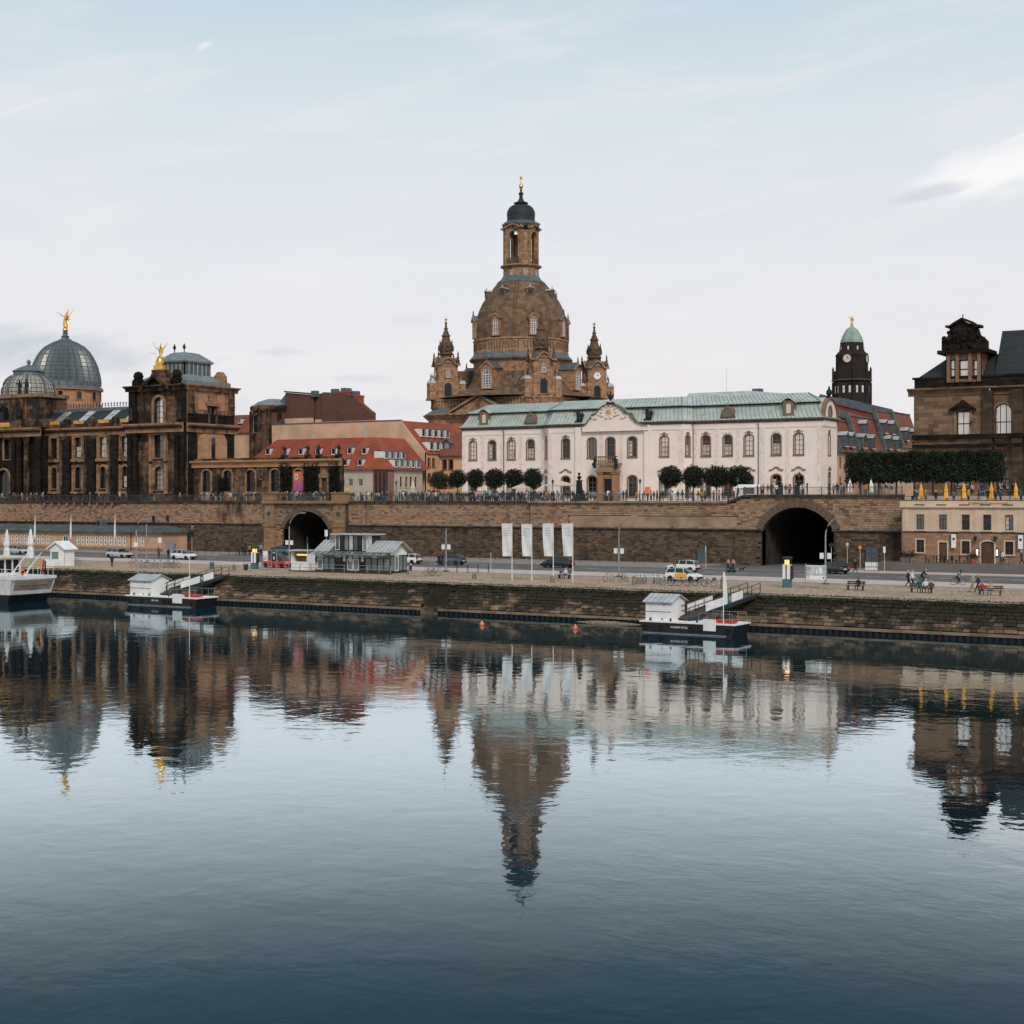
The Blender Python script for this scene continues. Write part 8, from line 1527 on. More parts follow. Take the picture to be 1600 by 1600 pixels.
stuff(KI.part('canopy_ribs', ['dark_metal'], b))
ua, ub = U(525, v0 + 1), U(582, v0 + 1); rg = 1.25
def gable(mb, a, c): mb.loft([[(a, v0 - .35, zt), (a, v0 + KDp / 2, zt + rg), (a, v0 + KDp + .35, zt), (a, v0 + KDp + .35, zt + .12), (a, v0 + KDp / 2, zt + rg + .14), (a, v0 - .35, zt + .12)], [(c, v0 - .35, zt), (c, v0 + KDp / 2, zt + rg), (c, v0 + KDp + .35, zt), (c, v0 + KDp + .35, zt + .12), (c, v0 + KDp / 2, zt + rg + .14), (c, v0 - .35, zt + .12)]])
for a, c in ((x0 - .3, ua), (ub, x1 + .7)):
    b = KI.mb(); gable(b, a, c); rf = KI.part('roof', ['zinc'], b); b = KI.mb()
    for k in range(int((c - a) / .6) + 1): xx = a + .05 + k * .6; b.tube([(xx, v0 - .36, zt + .15), (xx, v0 + KDp / 2, zt + rg + .17)], .025, 4)
    stuff(KI.part('seams', ['grey_metal'], b, rf))
b = KI.mb(KS_); b.prism([(0, kh - .35), (KDp, kh - .35), (KDp, kh), (KDp / 2, kh + rg - .05), (0, kh)], -.04, .1); KI.part('gable_panel', ['sign_white'], b)
uz0, uz1 = zt + .0, Z(560, 836, v0 + 1)
b = KI.mb(); b.box(ua, ub, v0 + .9, v0 + KDp - .9, zt - .2, uz1); KI.part('upper_core', ['dark_metal'], b)
for k in range(8):
    a = ua + k * (ub - ua) / 8; c = a + (ub - ua) / 8; white = k in (0, 6, 7); b = KI.mb(); frame_rect(b, a + .02, c - .02, uz0 + .15, uz1 - .05, v0 + .88, .1 if white else .05); w_ = KI.part('window', ['frame_white' if white else 'dark_metal'], b); b = KI.mb(); b.box(a + .08, c - .08, v0 + .84, v0 + .87, uz0 + .2, uz1 - .1); KI.part('glass', [('glass_mid', 'glass_dark', 'glass_teal', 'glass_sky')[k % 4]], b, w_)
b = KI.mb(); b.box(ua - .4, ub + .4, v0 + .3, v0 + KDp - .3, uz1, uz1 + .16); KI.part('upper_roof', ['zinc'], b)
fr = thing('kiosk_railing', 'grey railing round the glass kiosk platform', 'railing', (x0, v0 - 1.4, GZ)); pm = MB().box(-.035, .035, -.035, .035, 0, 1.0).mesh('post', ['grey_metal'])
for k in range(10): ob('post', pm, fr, (-3.5 + k * (KL + 4.6) / 9, 0, 0))
for h in (.55, .98): b = MB(); b.tube([(-3.5, 0, h), (KL + 1.1, 0, h)], .03, 5); b.build('rail', ['grey_metal'], fr)
b = MB(); b.box(-3.6, KL + 1.2, -.05, .1, 0, .12); b.build('kerb', ['soil'], fr)
# snack stand left of the kiosk
x, v = G(455, 890); xb = U(480, v); T = thing('snack_stand', 'white snack stand with lit counter beside the kiosk', 'stand', (x, v, GZ)); W_ = xb - x; h1 = Z(468, 861, v) - GZ
b = MB(); b.box(0, W_, 0, 1.6, 0, 1.05); b.build('counter', ['sign_white'], T); b = MB(); b.box(-.3, W_ + .2, -.4, 1.8, h1, h1 + .15); b.build('roof', ['zinc'], T); b = MB(); b.box(0, .08, 0, 1.6, 1.05, h1); b.box(W_ - .08, W_, 0, 1.6, 1.05, h1); b.box(.08, W_ - .08, 1.5, 1.6, 1.05, h1); b.build('frame', ['sign_white'], T); b = MB(); b.box(.5, W_ - .1, .5, 1.45, 1.1, h1 - .35); b.build('display', ['wood_dark'], T); b = MB(); b.box(.6, W_ - .2, .4, .48, h1 - .6, h1 - .4); b.build('light_strip', ['lamp_warm'], T)
# little white ticket booth on the far left
x, v = G(78, 884); xb = U(101, v); T = thing('ticket_booth', 'small white ticket booth with gabled roof at the far left', 'booth', (x, v, GZ)); W_ = xb - x; h1 = Z(98, 858, v) - GZ
b = MB(); wall(b, 0, W_, 0, h1, [(W_ * .33, .9, W_ * .5, h1 - 1.3, 0)], .2); b.box(W_ - .05, W_, 0, 1.7, 0, h1); b.box(0, .05, 0, 1.7, 0, h1); b.build('wall', ['sign_white'], T); b = MB(); b.box(W_ * .09, W_ * .57, .1, .14, .9, h1 - .4); b.build('glass', ['glass_teal'], T)
b = MB(); b.loft([[(-.4, -.4, h1 - .1), (W_ / 2, -.4, h1 + .9), (W_ + .4, -.4, h1 - .1), (W_ + .4, -.4, h1 + .05), (W_ / 2, -.4, h1 + 1.1), (-.4, -.4, h1 + .05)], [(-.4, 2, h1 - .1), (W_ / 2, 2, h1 + .9), (W_ + .4, 2, h1 - .1), (W_ + .4, 2, h1 + .05), (W_ / 2, 2, h1 + 1.1), (-.4, 2, h1 + .05)]]); b.prism([(0, h1), (W_ / 2, h1 + .85), (W_, h1)], -.02, .05); b.build('roof', ['sign_white'], T); b = MB(); b.box(.1, W_ * .6, -1.0, -.1, 0, .95); b.build('counter', ['sign_white'], T)
# ------------------------------------------------------------------ landing stages
def landing(idx, lab, p_hut0, p_hut1, y_wl, p_end, p_gtop, y_gtop, text):
    D_ = CH * FPX / (y_wl - HY); k = ((p_hut0 + p_hut1) / 2 - 800) / FPX; v = D_ * (k * SN + CS); xa = U(p_hut0 - 4, v); xe = U(p_end, v); L_ = xe - xa; dp = 3.4
    T = thing('landing_stage', f'black pontoon landing stage with white hut, {lab}', 'pontoon', (xa, v, 0)); f = 1.0
    b = MB(); b.loft([[(0, 0, f), (.3, 0, -.4), (L_ - .4, 0, -.4), (L_, 0, f)], [(0, dp, f), (.3, dp, -.4), (L_ - .4, dp, -.4), (L_, dp, f)]]); b.build('hull', ['black_paint'], T); b = MB(); b.box(-.1, L_ + .1, -.1, dp + .1, f, f + .12); b.build('deck', ['white_paint'], T); b = MB(); b.box(.25, L_ - .8, -.04, -.0, .02, .09); b.build('waterline_strip', ['grey_metal'], T)
    for s in (.1, .32, .6): b = MB(); b.lathe([(.08, f + .1), (.08, f + .35), (.12, f + .4)], 7, L_ * s, .15); b.build('bollard', ['black_paint'], T)
    hw_ = U(p_hut1, v) - U(p_hut0, v); hw_ *= .64; hh = 1.78; hd_ = 2.9; b = MB(side(.35, .3, 0, f + .12)); b.box(0, hw_, 0, hd_, 0, hh); b.prism([(0, hh), (hd_, hh), (hd_ / 2, hh + .6)], 0, .001) if False else None
    b.loft([[(0, 0, hh), (0, hd_, hh), (0, hd_ / 2, hh + .5)], [(hw_, 0, hh), (hw_, hd_, hh), (hw_, hd_ / 2, hh + .5)]]); hut = b.build('hut', ['white_paint'], T)
    b = MB(side(.35, .3, 0, f + .12)); b.loft([[(-.2, -.25, hh - .12), (-.2, hd_ / 2, hh + .54), (-.2, hd_ + .25, hh - .12), (-.2, hd_ + .25, hh - .04), (-.2, hd_ / 2, hh + .62), (-.2, -.25, hh - .04)], [(hw_ + .25, -.25, hh - .12), (hw_ + .25, hd_ / 2, hh + .54), (hw_ + .25, hd_ + .25, hh - .12), (hw_ + .25, hd_ + .25, hh - .04), (hw_ + .25, hd_ / 2, hh + .62), (hw_ + .25, -.25, hh - .04)]]); r_ = b.build('hut_roof', ['zinc'], hut)
    b = MB(side(.35, .3, 0, f + .12)); b.box(0, hw_, -.02, -.0, hh * .45, hh * .45 + .05); b.box(hw_ * .7, hw_ * .76, -.03, 0, hh * .8, hh * .86); b.box(hw_ * .62, hw_ * .68, -.05, 0, .12, .22); b.build('hut_joint', ['dark_metal'], hut)
    b = MB(side(.35, .3, 0, f + .12))
    for q in range(5): b.tube([(hw_ * (q + .5) / 5, -.26, hh - .03), (hw_ * (q + .5) / 5, hd_ / 2, hh + .64)], .025, 4)
    stuff(b.build('roof_seams', ['grey_metal'], hut))
    for s in (.05, .22, .55, .63, .93):
        b = MB(Matrix.Translation((L_ * s, -.1, .55)) @ Matrix.Rotation(R(90), 4, 'X')); n = 12; b.loft([[((.2 + .07 * math.cos(a)) * math.cos(2 * math.pi * i / n), (.2 + .07 * math.cos(a)) * math.sin(2 * math.pi * i / n), .07 * math.sin(a)) for a in (0, 1.57, 3.14, 4.71)] for i in range(n + 1)], cap=False); b.build('tyre_fender', ['rubber'], T)
    b = MB(); b.tube([(L_ * .97, dp, f + .1), (L_ * .97 + 2.2, dp + 3, .9), (L_ * .97 + 4.5, 134.3 - v, GZ)], .02, 4); b.build('mooring_rope', ['dark_metal'], T)
    for y_ in (.12, dp - .12):
        b = MB(); b.tube([(L_ * .62, y_, f + 1.0), (L_ * .97, y_, f + 1.0)], .022, 5); b.build('deck_rail', ['grey_metal'], T)
        for q in range(5): b = MB(); b.tube([(L_ * (.62 + .0875 * q), y_, f + .1), (L_ * (.62 + .0875 * q), y_, f + 1.0)], .02, 5); b.build('rail_post', ['grey_metal'], T)
    b = MB(); b.box(L_ * .68, L_ * .81, -.16, -.1, .45, f + .5); bd = b.build('notice_plate', ['white_paint'], T)
    b = MB(); b.loft([[(L_ * .78, .6, f + .12), (L_ * .78, 1.5, f + .12), (L_ * .78, 1.5, f + .45), (L_ * .78, .6, f + .45)], [(L_ * .97, .7, f + .2), (L_ * .97, 1.4, f + .2), (L_ * .97, 1.4, f + .45), (L_ * .97, .7, f + .45)]]); b.build('dinghy', ['red_paint'], T)
    lettering(T, text, .26, side(L_ * .42, -.05, 0, .62), 'sign_white', 'name_lettering', .005)
    b = MB(); 
    fp = thing('pontoon_flagpole', f'slim white flagpole on the landing stage, {lab}', 'flagpole', (xa + L_ * .86, v + .5, f + .12)); b = MB(); b.tube([(0, 0, 0), (0, 0, 4.6)], [.05, .03], 6); b.build('pole', ['white_paint'], fp)
    if idx: b = MB(); b.loft([[(0, 0, z_), (w_, .1, z_), (w_, .12, z_), (0, .02, z_)] for w_, z_ in ((.35, 2.4), (.3, 3.2), (.2, 4.0), (.05, 4.6))]); b.build('flag', ['white_cloth'], fp)
    # gangway
    gv = 134.4; gx = U(p_gtop, gv); gx0 = xa + hw_ + .9; gv0 = v + 1.6; A = Vector((gx0, gv0, f + .25)); B = Vector((gx, gv, GZ + .1)); d = B - A; ln_ = math.hypot(d.x, d.y); ra = math.atan2(d.y, d.x)
    GW = thing('gangway', f'steel gangway rising from pontoon to quay, {lab}', 'gangway', tuple(A), ra); sl = d.z / ln_
    def bar(name, y, z0, z1, t_, mat, s0=0, s1=1, par=None): b = MB(); b.loft([[(ln_ * s, y - t_, z0 + sl * ln_ * s), (ln_ * s, y + t_, z0 + sl * ln_ * s), (ln_ * s, y + t_, z1 + sl * ln_ * s), (ln_ * s, y - t_, z1 + sl * ln_ * s)] for s in (s0, s1)]); return b.build(name, [mat], par or GW)
    for y in (-.75, .75):
        bar('girder', y, -.25, .12, .06, 'dark_metal'); bar('handrail', y, 1.0, 1.06, .03, 'brown_rail'); bar('mid_rail', y, .55, .59, .02, 'dark_metal')
        for k in range(9): s = k / 8; b = MB(); b.box(ln_ * s - .03, ln_ * s + .03, y - .03, y + .03, sl * ln_ * s, sl * ln_ * s + 1.0); b.build('post', ['dark_metal'], GW)
    bar('walkway', 0, 0, .06, .7, 'wood_dark'); bar('banner', -.8, .2, .95, .015, 'sign_white', .22, .52); bar('banner', .78, .3, .98, .015, 'sign_white', .15, .5)
    nb_ = bar('number_panel', -.8, .2, .95, .015, 'sign_teal', .525, .575); bar('banner', -.8, .2, .95, .015, 'sign_white', .58, .74)
    lettering(GW, str(4 - idx * 1), .5, Matrix.Translation((ln_ * .55, -.83, .6 + sl * ln_ * .55)) @ Matrix.Rotation(-math.atan(sl), 4, 'Y'), 'sign_white', 'number', .004)
plain('brown_rail', (.10, .06, .04), .6)
landing(0, 'left, below the low building', 201, 252, 946, 307, 352, 890, 'PIER VIER'); landing(1, 'right, below the bicycle racks', 1005, 1068, 990, 1148, 1178, 914, 'WASSER PEGEL')
# gravel bar, buoys
b = MB(); rnd.seed(3); xg, vg = U(935, 129), 129.5; n = 26; g0 = []
for i in range(n + 1):
    s = i / n; e = math.sin(math.pi * s); g0.append([(xg - 5 + 11 * s, vg - 1.1 * e * q + .9, -.25 + (.5 * e + .05 * rnd.random()) * (1 - abs(q - .35) * 1.3)) for q in (-.6, -.2, .15, .4, .7, 1)])
b.loft(g0, cap=False, close=False); t = NT('gravel'); vv_ = t.n('ShaderNodeTexVoronoi'); t.l(t.pos(), vv_.inputs['Vector']); vv_.inputs['Scale'].default_value = 7; t.bump(vv_.outputs['Distance'], .08); t.fin(t.mix(vv_.outputs['Color'], (.10, .075, .055), (.30, .22, .16)), .9); tag(b.build('gravel_bar', ['gravel']), kind='structure')
for i, (p, y) in enumerate(((753, 977), (899, 983))):
    D_ = CH * FPX / (y - HY); X = (p - 800) / FPX * D_; x, v = CW(X, D_); T = thing('buoy', f'small orange buoy on the water, {("left", "right")[i]} one of the pair', 'buoy', (x, v, 0), 0, 'orange buoys'); b = MB(); b.ball((0, 0, .1), .24, 12); b.build('float', ['orange_paint'], T, 60); b = MB(); b.lathe([(.05, .3), (.05, .42)], 6); b.build('ring', ['white_paint'], T)
# float by the second stage
# ------------------------------------------------------------------ excursion boat, cut by the left edge
vb0 = 117.7; xs = U(14, vb0); vb1 = vb0 + 6.3
BT = thing('excursion_boat', 'stern of a white and black excursion boat at the left edge', 'boat', (xs, vb0, 0)); Wb = vb1 - vb0
plain('boat_tan', (.30, .245, .20), .5, 0, .12, .6); plain('boat_white', (.70, .70, .69), .4, 0, .05)
def hullring(x, t0, t1, e0, e1): return [(x + e0, -.0 + .25 * 0, t0), (x + e1, -.25, t1), (x + e1, Wb + .25, t1), (x + e0, Wb, t0)]
b = MB(); b.loft([[(-40, .25, -.6), (-40, 0, 1.0), (-40, Wb, 1.0), (-40, Wb - .25, -.6)], [(-.9, .35, -.6), (.0, .1, 1.0), (.0, Wb - .1, 1.0), (-.9, Wb - .35, -.6)]]); b.build('lower_hull', ['black_paint'], BT)
b = MB(); b.loft([[(-40, 0, 1.0), (-40, -.25, 2.75), (-40, Wb + .25, 2.75), (-40, Wb, 1.0)], [(-.0, .08, 1.0), (.55, -.15, 2.75), (.55, Wb + .15, 2.75), (.0, Wb - .08, 1.0)]]); b.build('upper_hull', ['boat_white'], BT)
b = MB(); b.loft([[(.04, .5, 1.25), (.5, .45, 2.55), (.5, Wb - .2, 2.55), (.04, Wb - .3, 1.25)], [(.07, .5, 1.25), (.53, .45, 2.55), (.53, Wb - .2, 2.55), (.07, Wb - .3, 1.25)]]); tp_ = b.build('transom', ['boat_tan'], BT)
b = MB(); b.loft([[(-40, -.3, 2.75), (-40, -.3, 3.1), (-40, Wb + .3, 3.1), (-40, Wb + .3, 2.75)], [(.7, -.2, 2.75), (.7, -.2, 3.1), (.7, Wb + .2, 3.1), (.7, Wb + .2, 2.75)]]); b.build('bulwark', ['boat_white'], BT)
tm = Matrix.Translation((.36, Wb / 2 + .1, 2.1)) @ Matrix.Rotation(R(90), 4, 'Z') @ Matrix.Rotation(R(-19), 4, 'X'); lettering(BT, 'AUGUST DER STARKE', .42, tm, 'black_paint', 'name_lettering', .005)
tm = Matrix.Translation((.22, Wb / 2 + .1, 1.65)) @ Matrix.Rotation(R(90), 4, 'Z') @ Matrix.Rotation(R(-19), 4, 'X'); lettering(BT, 'DRESDEN', .36, tm, 'black_paint', 'home_port_lettering', .005)
b = MB(); b.box(-40, -4.5, .8, Wb - .8, 3.1, 5.1); b.build('cabin', ['boat_white'], BT); b = MB(); b.box(-40, -4.0, .3, Wb - .3, 5.1, 5.3); b.build('cabin_roof', ['cream'], BT)
for k in range(4): b = MB(); b.box(-4.49, -4.45, 1.1 + k * 1.1, 1.9 + k * 1.1, 3.4, 4.9); b.build('cabin_window', ['glass_dark'], BT)
for y in (.1, Wb - .1): b = MB(); b.tube([(-4, y, 4.0), (.4, y, 4.0)], .03, 5); b.build('deck_rail', ['white_paint'], BT)
for k in range(6):
    for y in (.1, Wb - .1): b = MB(); b.tube([(-4 + k * .88, y, 3.1), (-4 + k * .88, y, 4.0)], .025, 5); b.build('rail_post', ['white_paint'], BT)
b = MB(); b.tube([(.4, .1, 4.0), (.4, Wb - .1, 4.0)], .03, 5); b.build('stern_rail', ['white_paint'], BT)
for x_, y_ in ((-2.4, 2.4), (-1.0, 3.2)): b = MB(); b.tube([(x_, y_, 3.1), (x_ + .4, y_ + .3, 4.0), (x_ + 1.5, y_ + 1.2, 5.9)], [.1, .08, .05], 6); b.build('davit', ['white_paint'], BT)
b = MB(Matrix.Translation((.45, 1.6, 3.6)) @ Matrix.Rotation(R(90), 4, 'Y')); n = 14; b.loft([[((.28 + .08 * math.cos(a)) * math.cos(2 * math.pi * i / n), (.28 + .08 * math.cos(a)) * math.sin(2 * math.pi * i / n), .08 * math.sin(a)) for a in (0, 1.57, 3.14, 4.71)] for i in range(n + 1)], cap=False); b.build('lifebuoy', ['orange_paint'], BT)
b = MB(); b.tube([(.5, Wb * .66, 3.1), (1.0, Wb * .66, 5.4)], .035, 5); fs = b.build('flagstaff', ['white_paint'], BT)
for k, m_ in enumerate(('yellow_cloth', 'red_paint', 'black_paint')): b = MB(); o_ = .22 * k; b.loft([[(.9 + o_ * .5, Wb * .66 - .3 + o_, 5.2 - .15 * k), (.9 + o_ * .5, Wb * .66 - .08 + o_, 5.15 - .15 * k)], [(.75 + o_ * .5, Wb * .66 - .25 + o_, 3.9 - .2 * k), (.75 + o_ * .5, Wb * .66 - .03 + o_, 3.7 - .2 * k)]], cap=False, close=False); b.build('flag_stripe', [m_], fs)
closed_parasol('white_parasol', 'closed white parasol left of the boat davit', *G(11, 890), GZ, 5.2, 'white_cloth', .4); closed_parasol('white_parasol', 'closed white parasol behind the boat stern', *G(48, 888), GZ, 5.2, 'white_cloth', .42)
# ------------------------------------------------------------------ benches, bins, bollards
def bench(label, p, y, L_=1.9, rz=0):
    x, v = G(p, y); T = thing('park_bench', label, 'bench', (x, v, GZ), rz, 'benches on the quay')
    for k in range(3): b = MB(); b.box(-L_ / 2, L_ / 2, -.32 + k * .16, -.19 + k * .16, .43, .47); b.build('seat_slat', ['wood_dark'], T)
    for k in range(2): b = MB(); b.box(-L_ / 2, L_ / 2, .2, .23, .58 + k * .18, .72 + k * .18); b.build('back_slat', ['wood_dark'], T)
    for s in (-.8, .8): b = MB(); b.box(s * L_ / 2 - .03, s * L_ / 2 + .03, -.3, .2, 0, .43); b.box(s * L_ / 2 - .03, s * L_ / 2 + .03, .16, .2, .43, .92); b.build('leg', ['dark_metal'], T)
    return x, v
plain('stone_post', (.20, .16, .125), .9, 0, .3, 3)
sitters = []
x, v = bench('bench with a man in black right of the map board', 1337, 922); sitters += [(x + .3, v, 'black', 'black', 'man in black sitting bent forward on the bench near the map board')]
x, v = bench('bench with three people on the right of the quay', 1440, 926, 2.4); sitters += [(x - .2, v, 'teal', 'denim', 'left person of three on the bench, teal top'), (x + .4, v, 'white', 'black', 'middle person of three on the bench, white top'), (x + .95, v, 'brown', 'black', 'right person of three on the bench, brown jacket')]
x, v = bench('bench with two people at the right end of the quay', 1547, 930, 2.4); sitters += [(x - .75, v, 'red', 'navy', 'person in red jacket on the rightmost bench'), (x + .1, v, 'beige', 'denim', 'person in beige jacket on the rightmost bench')]
x, v = bench('bench with a woman in white between the flags', 882, 904, 1.6); sitters += [(x + .2, v, 'white', 'navy', 'woman in white top on the bench beside the rightmost flag')]
for x, v, a, c, lab in sitters: person('sit', x, v - .06, GZ, rnd.uniform(-.3, .3), a, c, lab)
def post_stone(label, p, y, h=.7):
    x, v = G(p, y); T = thing('mooring_stone', label, 'bollard', (x, v, GZ), 0, 'stone mooring posts'); b = MB(); b.lathe([(.3, -.02), (.26, h * .5), (.2, h * .9), (.12, h)], 8); b.build('stone', ['stone_post'], T)
post_stone('stone mooring post right of the quay steps', 741, 905, .8); post_stone('stone mooring post before the bench between flags', 863, 910); post_stone('pale stone block left of the rental bicycles', 991, 914, 1.0); post_stone('stone post at the top of the right gangway', 1129, 920, 1.2); post_stone('stone post at the top of the left gangway', 365, 891.5, .8)
def bin_(label, p, y, mat='dark_metal'):
    x, v = G(p, y); T = thing('litter_bin', label, 'bin', (x, v, GZ)); b = MB(); b.lathe([(.26, 0), (.3, .75), (.32, .78)], 10); b.build('drum', [mat], T); b = MB(); b.lathe([(.33, .78), (.3, .9), (.1, .95)], 10); b.build('lid', ['grey_metal'], T)
bin_('blue litter bin at the left gangway', 331, 888, 'plastic_blue'); bin_('dark litter bin left of the information pillar', 384, 891); bin_('dark litter bin by the snack stand', 488, 889)
for i, p in enumerate((714, 731, 747, 763)):
    x, v = G(p, 894.5); T = thing('steel_bollard', f'thin dark steel bollard right of the lamp post, {words_[i]} of four', 'bollard', (x, v, GZ), 0, 'thin bollards along the path'); b = MB(); b.lathe([(.06, -.02), (.06, 1.0), (.02, 1.05)], 7); b.build('post', ['dark_metal'], T)
fn = thing('wire_fence', 'thin wire fence posts at the foot of the terrace wall', 'fence', (U(650, 189), 189, GZ + .11)); pm = MB().box(-.03, .03, -.03, .03, -.02, 1.05).mesh('post', ['dark_metal'])
for k in range(14): ob('post', pm, fn, (k * 2.9, 0, 0))
for h in (.5, 1.0): b = MB(); b.tube([(0, 0, h), (13 * 2.9, 0, h)], .015, 4); b.build('wire', ['dark_metal'], fn)
fn = thing('wire_fence', 'thin fence along the pavement left of the small arch', 'fence', (U(308, 184), 184, GZ + .11))
for k in range(9): ob('post', pm, fn, (k * 1.75, 0, 0))
for h in (.5, 1.0): b = MB(); b.tube([(0, 0, h), (8 * 1.75, 0, h)], .015, 4); b.build('wire', ['dark_metal'], fn)
for i, (p, y) in enumerate(((1411, 885), (1425, 885), (1520, 886))):
    x, v = U(p, 189.3), 189.3; T = thing('planter', f'barrel planter with a shrub before the restaurant, {words_[i]} from left', 'planter', (x, v, RG - .02), 0, 'planters at the restaurant'); b = MB(); b.lathe([(.34, 0), (.42, .35), (.38, .7)], 10); b.build('barrel', ['stone_post' if i < 2 else 'brick_red'], T); b = MB(); leaves(b, 260, lambda: (rnd.gauss(0, .32), rnd.gauss(0, .32), .95 + rnd.gauss(0, .25)), .1); b.build('shrub', ['leaf_mid' if i == 2 else 'leaf_dark'], T)
for i, p in enumerate((1458, 1475, 1488, 1500)):
    x = U(p, 188.9); T = thing('cafe_table', f'dark cafe table with chairs at the restaurant, {words_[i]} from left', 'table', (x, 188.9, RG - .02), 0, 'cafe tables at the restaurant'); b = MB(); b.lathe([(.25, 0), (.04, .03), (.04, .7), (.4, .72), (.4, .75)], 10); b.build('table', ['black_paint'], T)
    for s in (-.7, .7): b = MB(); b.box(s - .22, s + .22, -.22, .22, .42, .46); b.box(s + (.2 if s > 0 else -.24), s + (.24 if s > 0 else -.2), -.22, .22, .42, .95); [b.box(s + a - .02, s + a + .02, c - .02, c + .02, 0, .42) for a in (-.2, .2) for c in (-.2, .2)]; b.build('chair', ['black_paint'], T)
rnd.seed(8); b = MB()
def weed():
    x = rnd.uniform(-180, -28); q = abs(rnd.gauss(0, .16)) + .02; n_ = math.sin(x * .9) + math.sin(x * .37 + 1) + math.sin(x * 2.3)
    if n_ < rnd.uniform(-1.2, 1.0): q *= .15
    return (x, V1 - .3 - q * 1.6 * .8 + rnd.uniform(-.06, .03), GZ + .02 - q * 1.9)
leaves(b, 9000, weed, .10); tag(b.build('wall_weeds', ['leaf_mid']), 'weeds and grass hanging over the quay wall edge', 'weeds', kind='stuff')
b = MB(); leaves(b, 5000, lambda: (rnd.uniform(-180, -28), 134.6 + abs(rnd.gauss(0, .8)), GZ + .03), .09); tag(b.build('edge_grass', ['leaf_mid']), 'sparse grass between cobbles along the quay edge', 'grass', kind='stuff')
# ------------------------------------------------------------------ people on the quay
def walker(p, y, kind, top, leg, rzd, lab, z=GZ, **k): x, v = G(p, y, z); person(kind, x, v, z, R(rzd), top, leg, lab, **k)
walker(1419, 918, 'walk', 'navy', 'black', 95, 'left walker of a pair in dark jackets on the cycle path'); walker(1425.5, 918.5, 'walk', 'white', 'navy', 88, 'right walker of a pair, white shirt under dark jacket'); walker(1520, 925, 'walk', 'beige', 'beige', -90, 'woman in a long tan coat walking right'); walker(1528, 926, 'walk', 'navy', 'navy', -95, 'man in navy jacket beside the woman in tan')
walker(1138, 893, 'walk', 'beige', 'black', -85, 'person in pale top pushing a pram by the large tunnel', z=GZ); walker(1146, 893.5, 'walk', 'pink', 'black', -85, 'woman in pink red top beside the pram'); walker(1336, 896, 'walk', 'black', 'black', 100, 'person in black walking by the tunnel right jamb'); walker(175, 886, 'stand', 'black', 'black', 20, 'person in black standing on the quay below the estate car')
walker(597, 893.5, 'stand', 'black', 'black', 0, 'person with a rucksack in front of the glass kiosk'); walker(686, 884, 'stand', 'black', 'black', 30, 'left of two people in black behind the grey green car'); walker(691, 884, 'stand', 'black', 'navy', -40, 'right of two people behind the grey green car'); walker(642, 897, 'sit', 'black', 'grey', -30, 'person sitting on the kiosk steps')
for i, (p, t_) in enumerate(((374, 'brown'), (379, 'black'), (383, 'navy'), (390, 'mustard'), (404, 'grey'), (408, 'light blue'))): walker(p, 867.5, 'stand', t_, 'black', rnd.uniform(0, 300), f'person in {t_} top waiting left of the small arch, {od(i + 1)} from left', z=GZ + .11)
walker(1055, 907, 'stand', 'light blue', 'black', 0, 'person in light blue beside the white and yellow car'); walker(248, 872, 'stand', 'brown', 'black', 60, 'person in brown red top behind the rental bicycles'); walker(263, 873, 'stand', 'black', 'black', 10, 'person in dark jacket left of the white hatchback')
for p, t_, lab in ((1563, 'grey', 'person in grey passing the restaurant door'), (1567, 'white', 'person in white passing the restaurant door'), (1596, 'teal', 'person in teal at the right edge by the restaurant')): x = U(p, 187.6); person('walk', x, 187.6, RG, R(90), t_, 'navy', lab)
for p, y, top, col, lab, rzd in ((1442, 912, 'black', 'black_paint', 'cyclist in black riding right on the cycle path', 0), (1497, 914, 'light blue', 'red_paint', 'cyclist in pale blue shirt riding right', 0)):
    x, v = G(p, y); bicycle(f"{'black' if top == 'black' else 'red'} racing bicycle ridden by the {lab.split(' riding')[0]}", x, v, 0, col); person('bike', x - .18, v, GZ - .02, R(90), top, 'black', lab, sc=1.0)
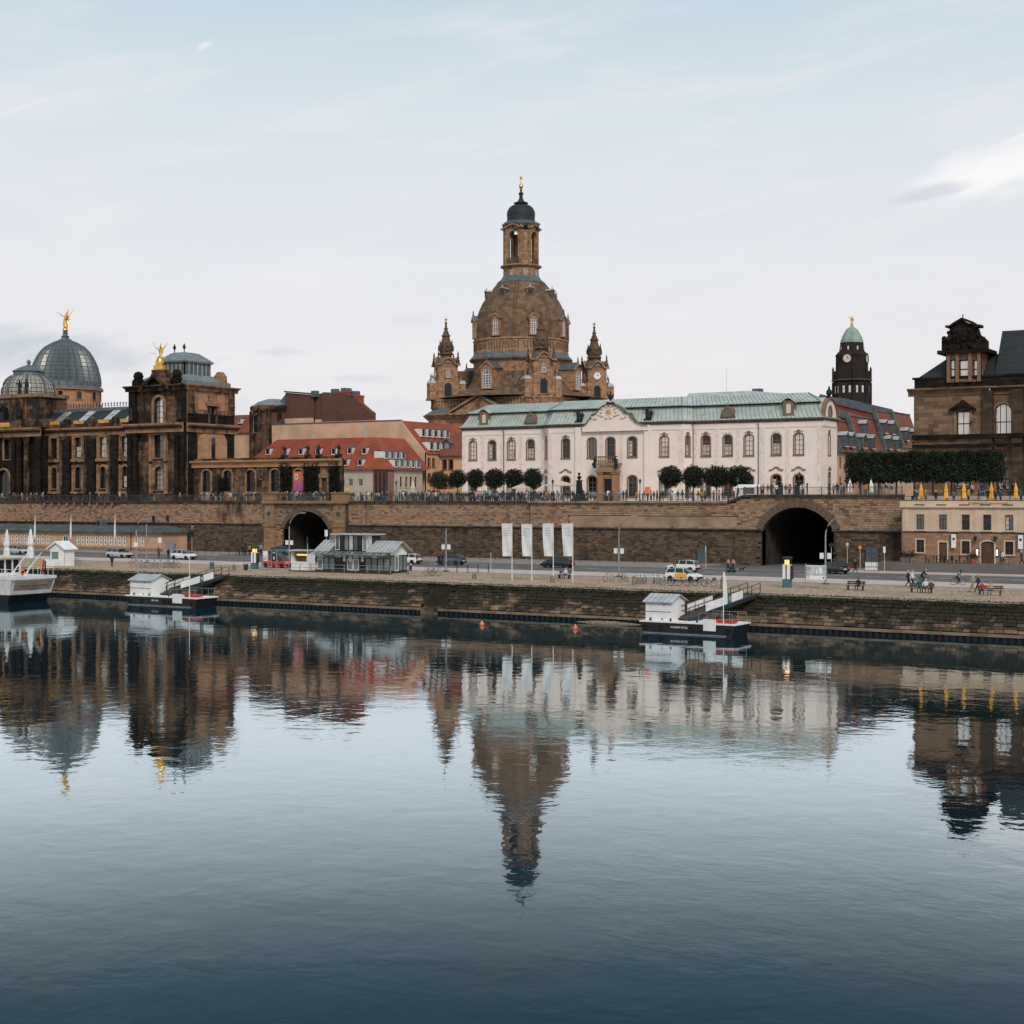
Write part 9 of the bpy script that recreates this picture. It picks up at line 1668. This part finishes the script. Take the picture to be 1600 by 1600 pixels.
pr = thing('pram', 'dark pram pushed by the couple near the large tunnel', 'pram', (*G(1143, 894.5), GZ)); b = MB(); b.loft([[(-.4, -.22, .45), (-.4, .22, .45), (-.4, .22, .8), (-.4, -.22, .8)], [(.35, -.22, .4), (.35, .22, .4), (.35, .22, .6), (.35, -.22, .6)]]); b.build('body', ['cloth_navy'], pr); b = MB(); b.tube([(-.4, 0, .7), (-.75, 0, 1.05)], .02, 5); b.build('handle', ['dark_metal'], pr)
for sx_ in (-.35, .3):
    for s in (-.24, .24): b = MB(side(sx_, s, 0, .16) @ Matrix.Rotation(R(90), 4, 'X')); b.lathe([(.16, -.02), (.16, .02)], 12); b.build('wheel', ['rubber'], pr)
# small black dog
dg_ = thing('dog', 'small black dog walking behind the pram', 'dog', (*G(1159, 893), GZ), R(180))
DJ = {'pelvis': (.22, 0, .34, .07), 'mid': (0, 0, .35, .08), 'chest': (-.2, 0, .35, .095), 'neck': (-.32, 0, .46, .055), 'head': (-.40, 0, .53, .06), 'muz': (-.52, 0, .50, .03), 'eal': (-.38, -.05, .60, .018), 'ear': (-.38, .05, .60, .018), 'tl': (.33, 0, .42, .02), 'te': (.44, 0, .52, .012)}
DB = [('pelvis', 'mid', 1), ('mid', 'chest', 1), ('chest', 'neck', 1), ('neck', 'head', 1), ('head', 'muz', 1), ('head', 'eal', 1), ('head', 'ear', 1), ('pelvis', 'tl', 1), ('tl', 'te', 1)]
for s, q in (('l', -.07), ('r', .07)):
    DJ.update({'fs' + s: (-.2, q, .27, .04), 'fk' + s: (-.2 - q * .4, q, .14, .025), 'fp' + s: (-.22 - q, q, .02, .022), 'hs' + s: (.2, q, .27, .05), 'hk' + s: (.14 + q * .4, q, .2, .035), 'hh' + s: (.27 + q * .4, q, .12, .022), 'hp' + s: (.24 + q, q, .02, .022)})
    DB += [('chest', 'fs' + s, 1), ('fs' + s, 'fk' + s, 1), ('fk' + s, 'fp' + s, 1), ('pelvis', 'hs' + s, 1), ('hs' + s, 'hk' + s, 1), ('hk' + s, 'hh' + s, 1), ('hh' + s, 'hp' + s, 1)]
me = human('body', DJ, DB)
for i in range(4): me.materials[i] = MATS['cloth_black']
ob('body', me, dg_)
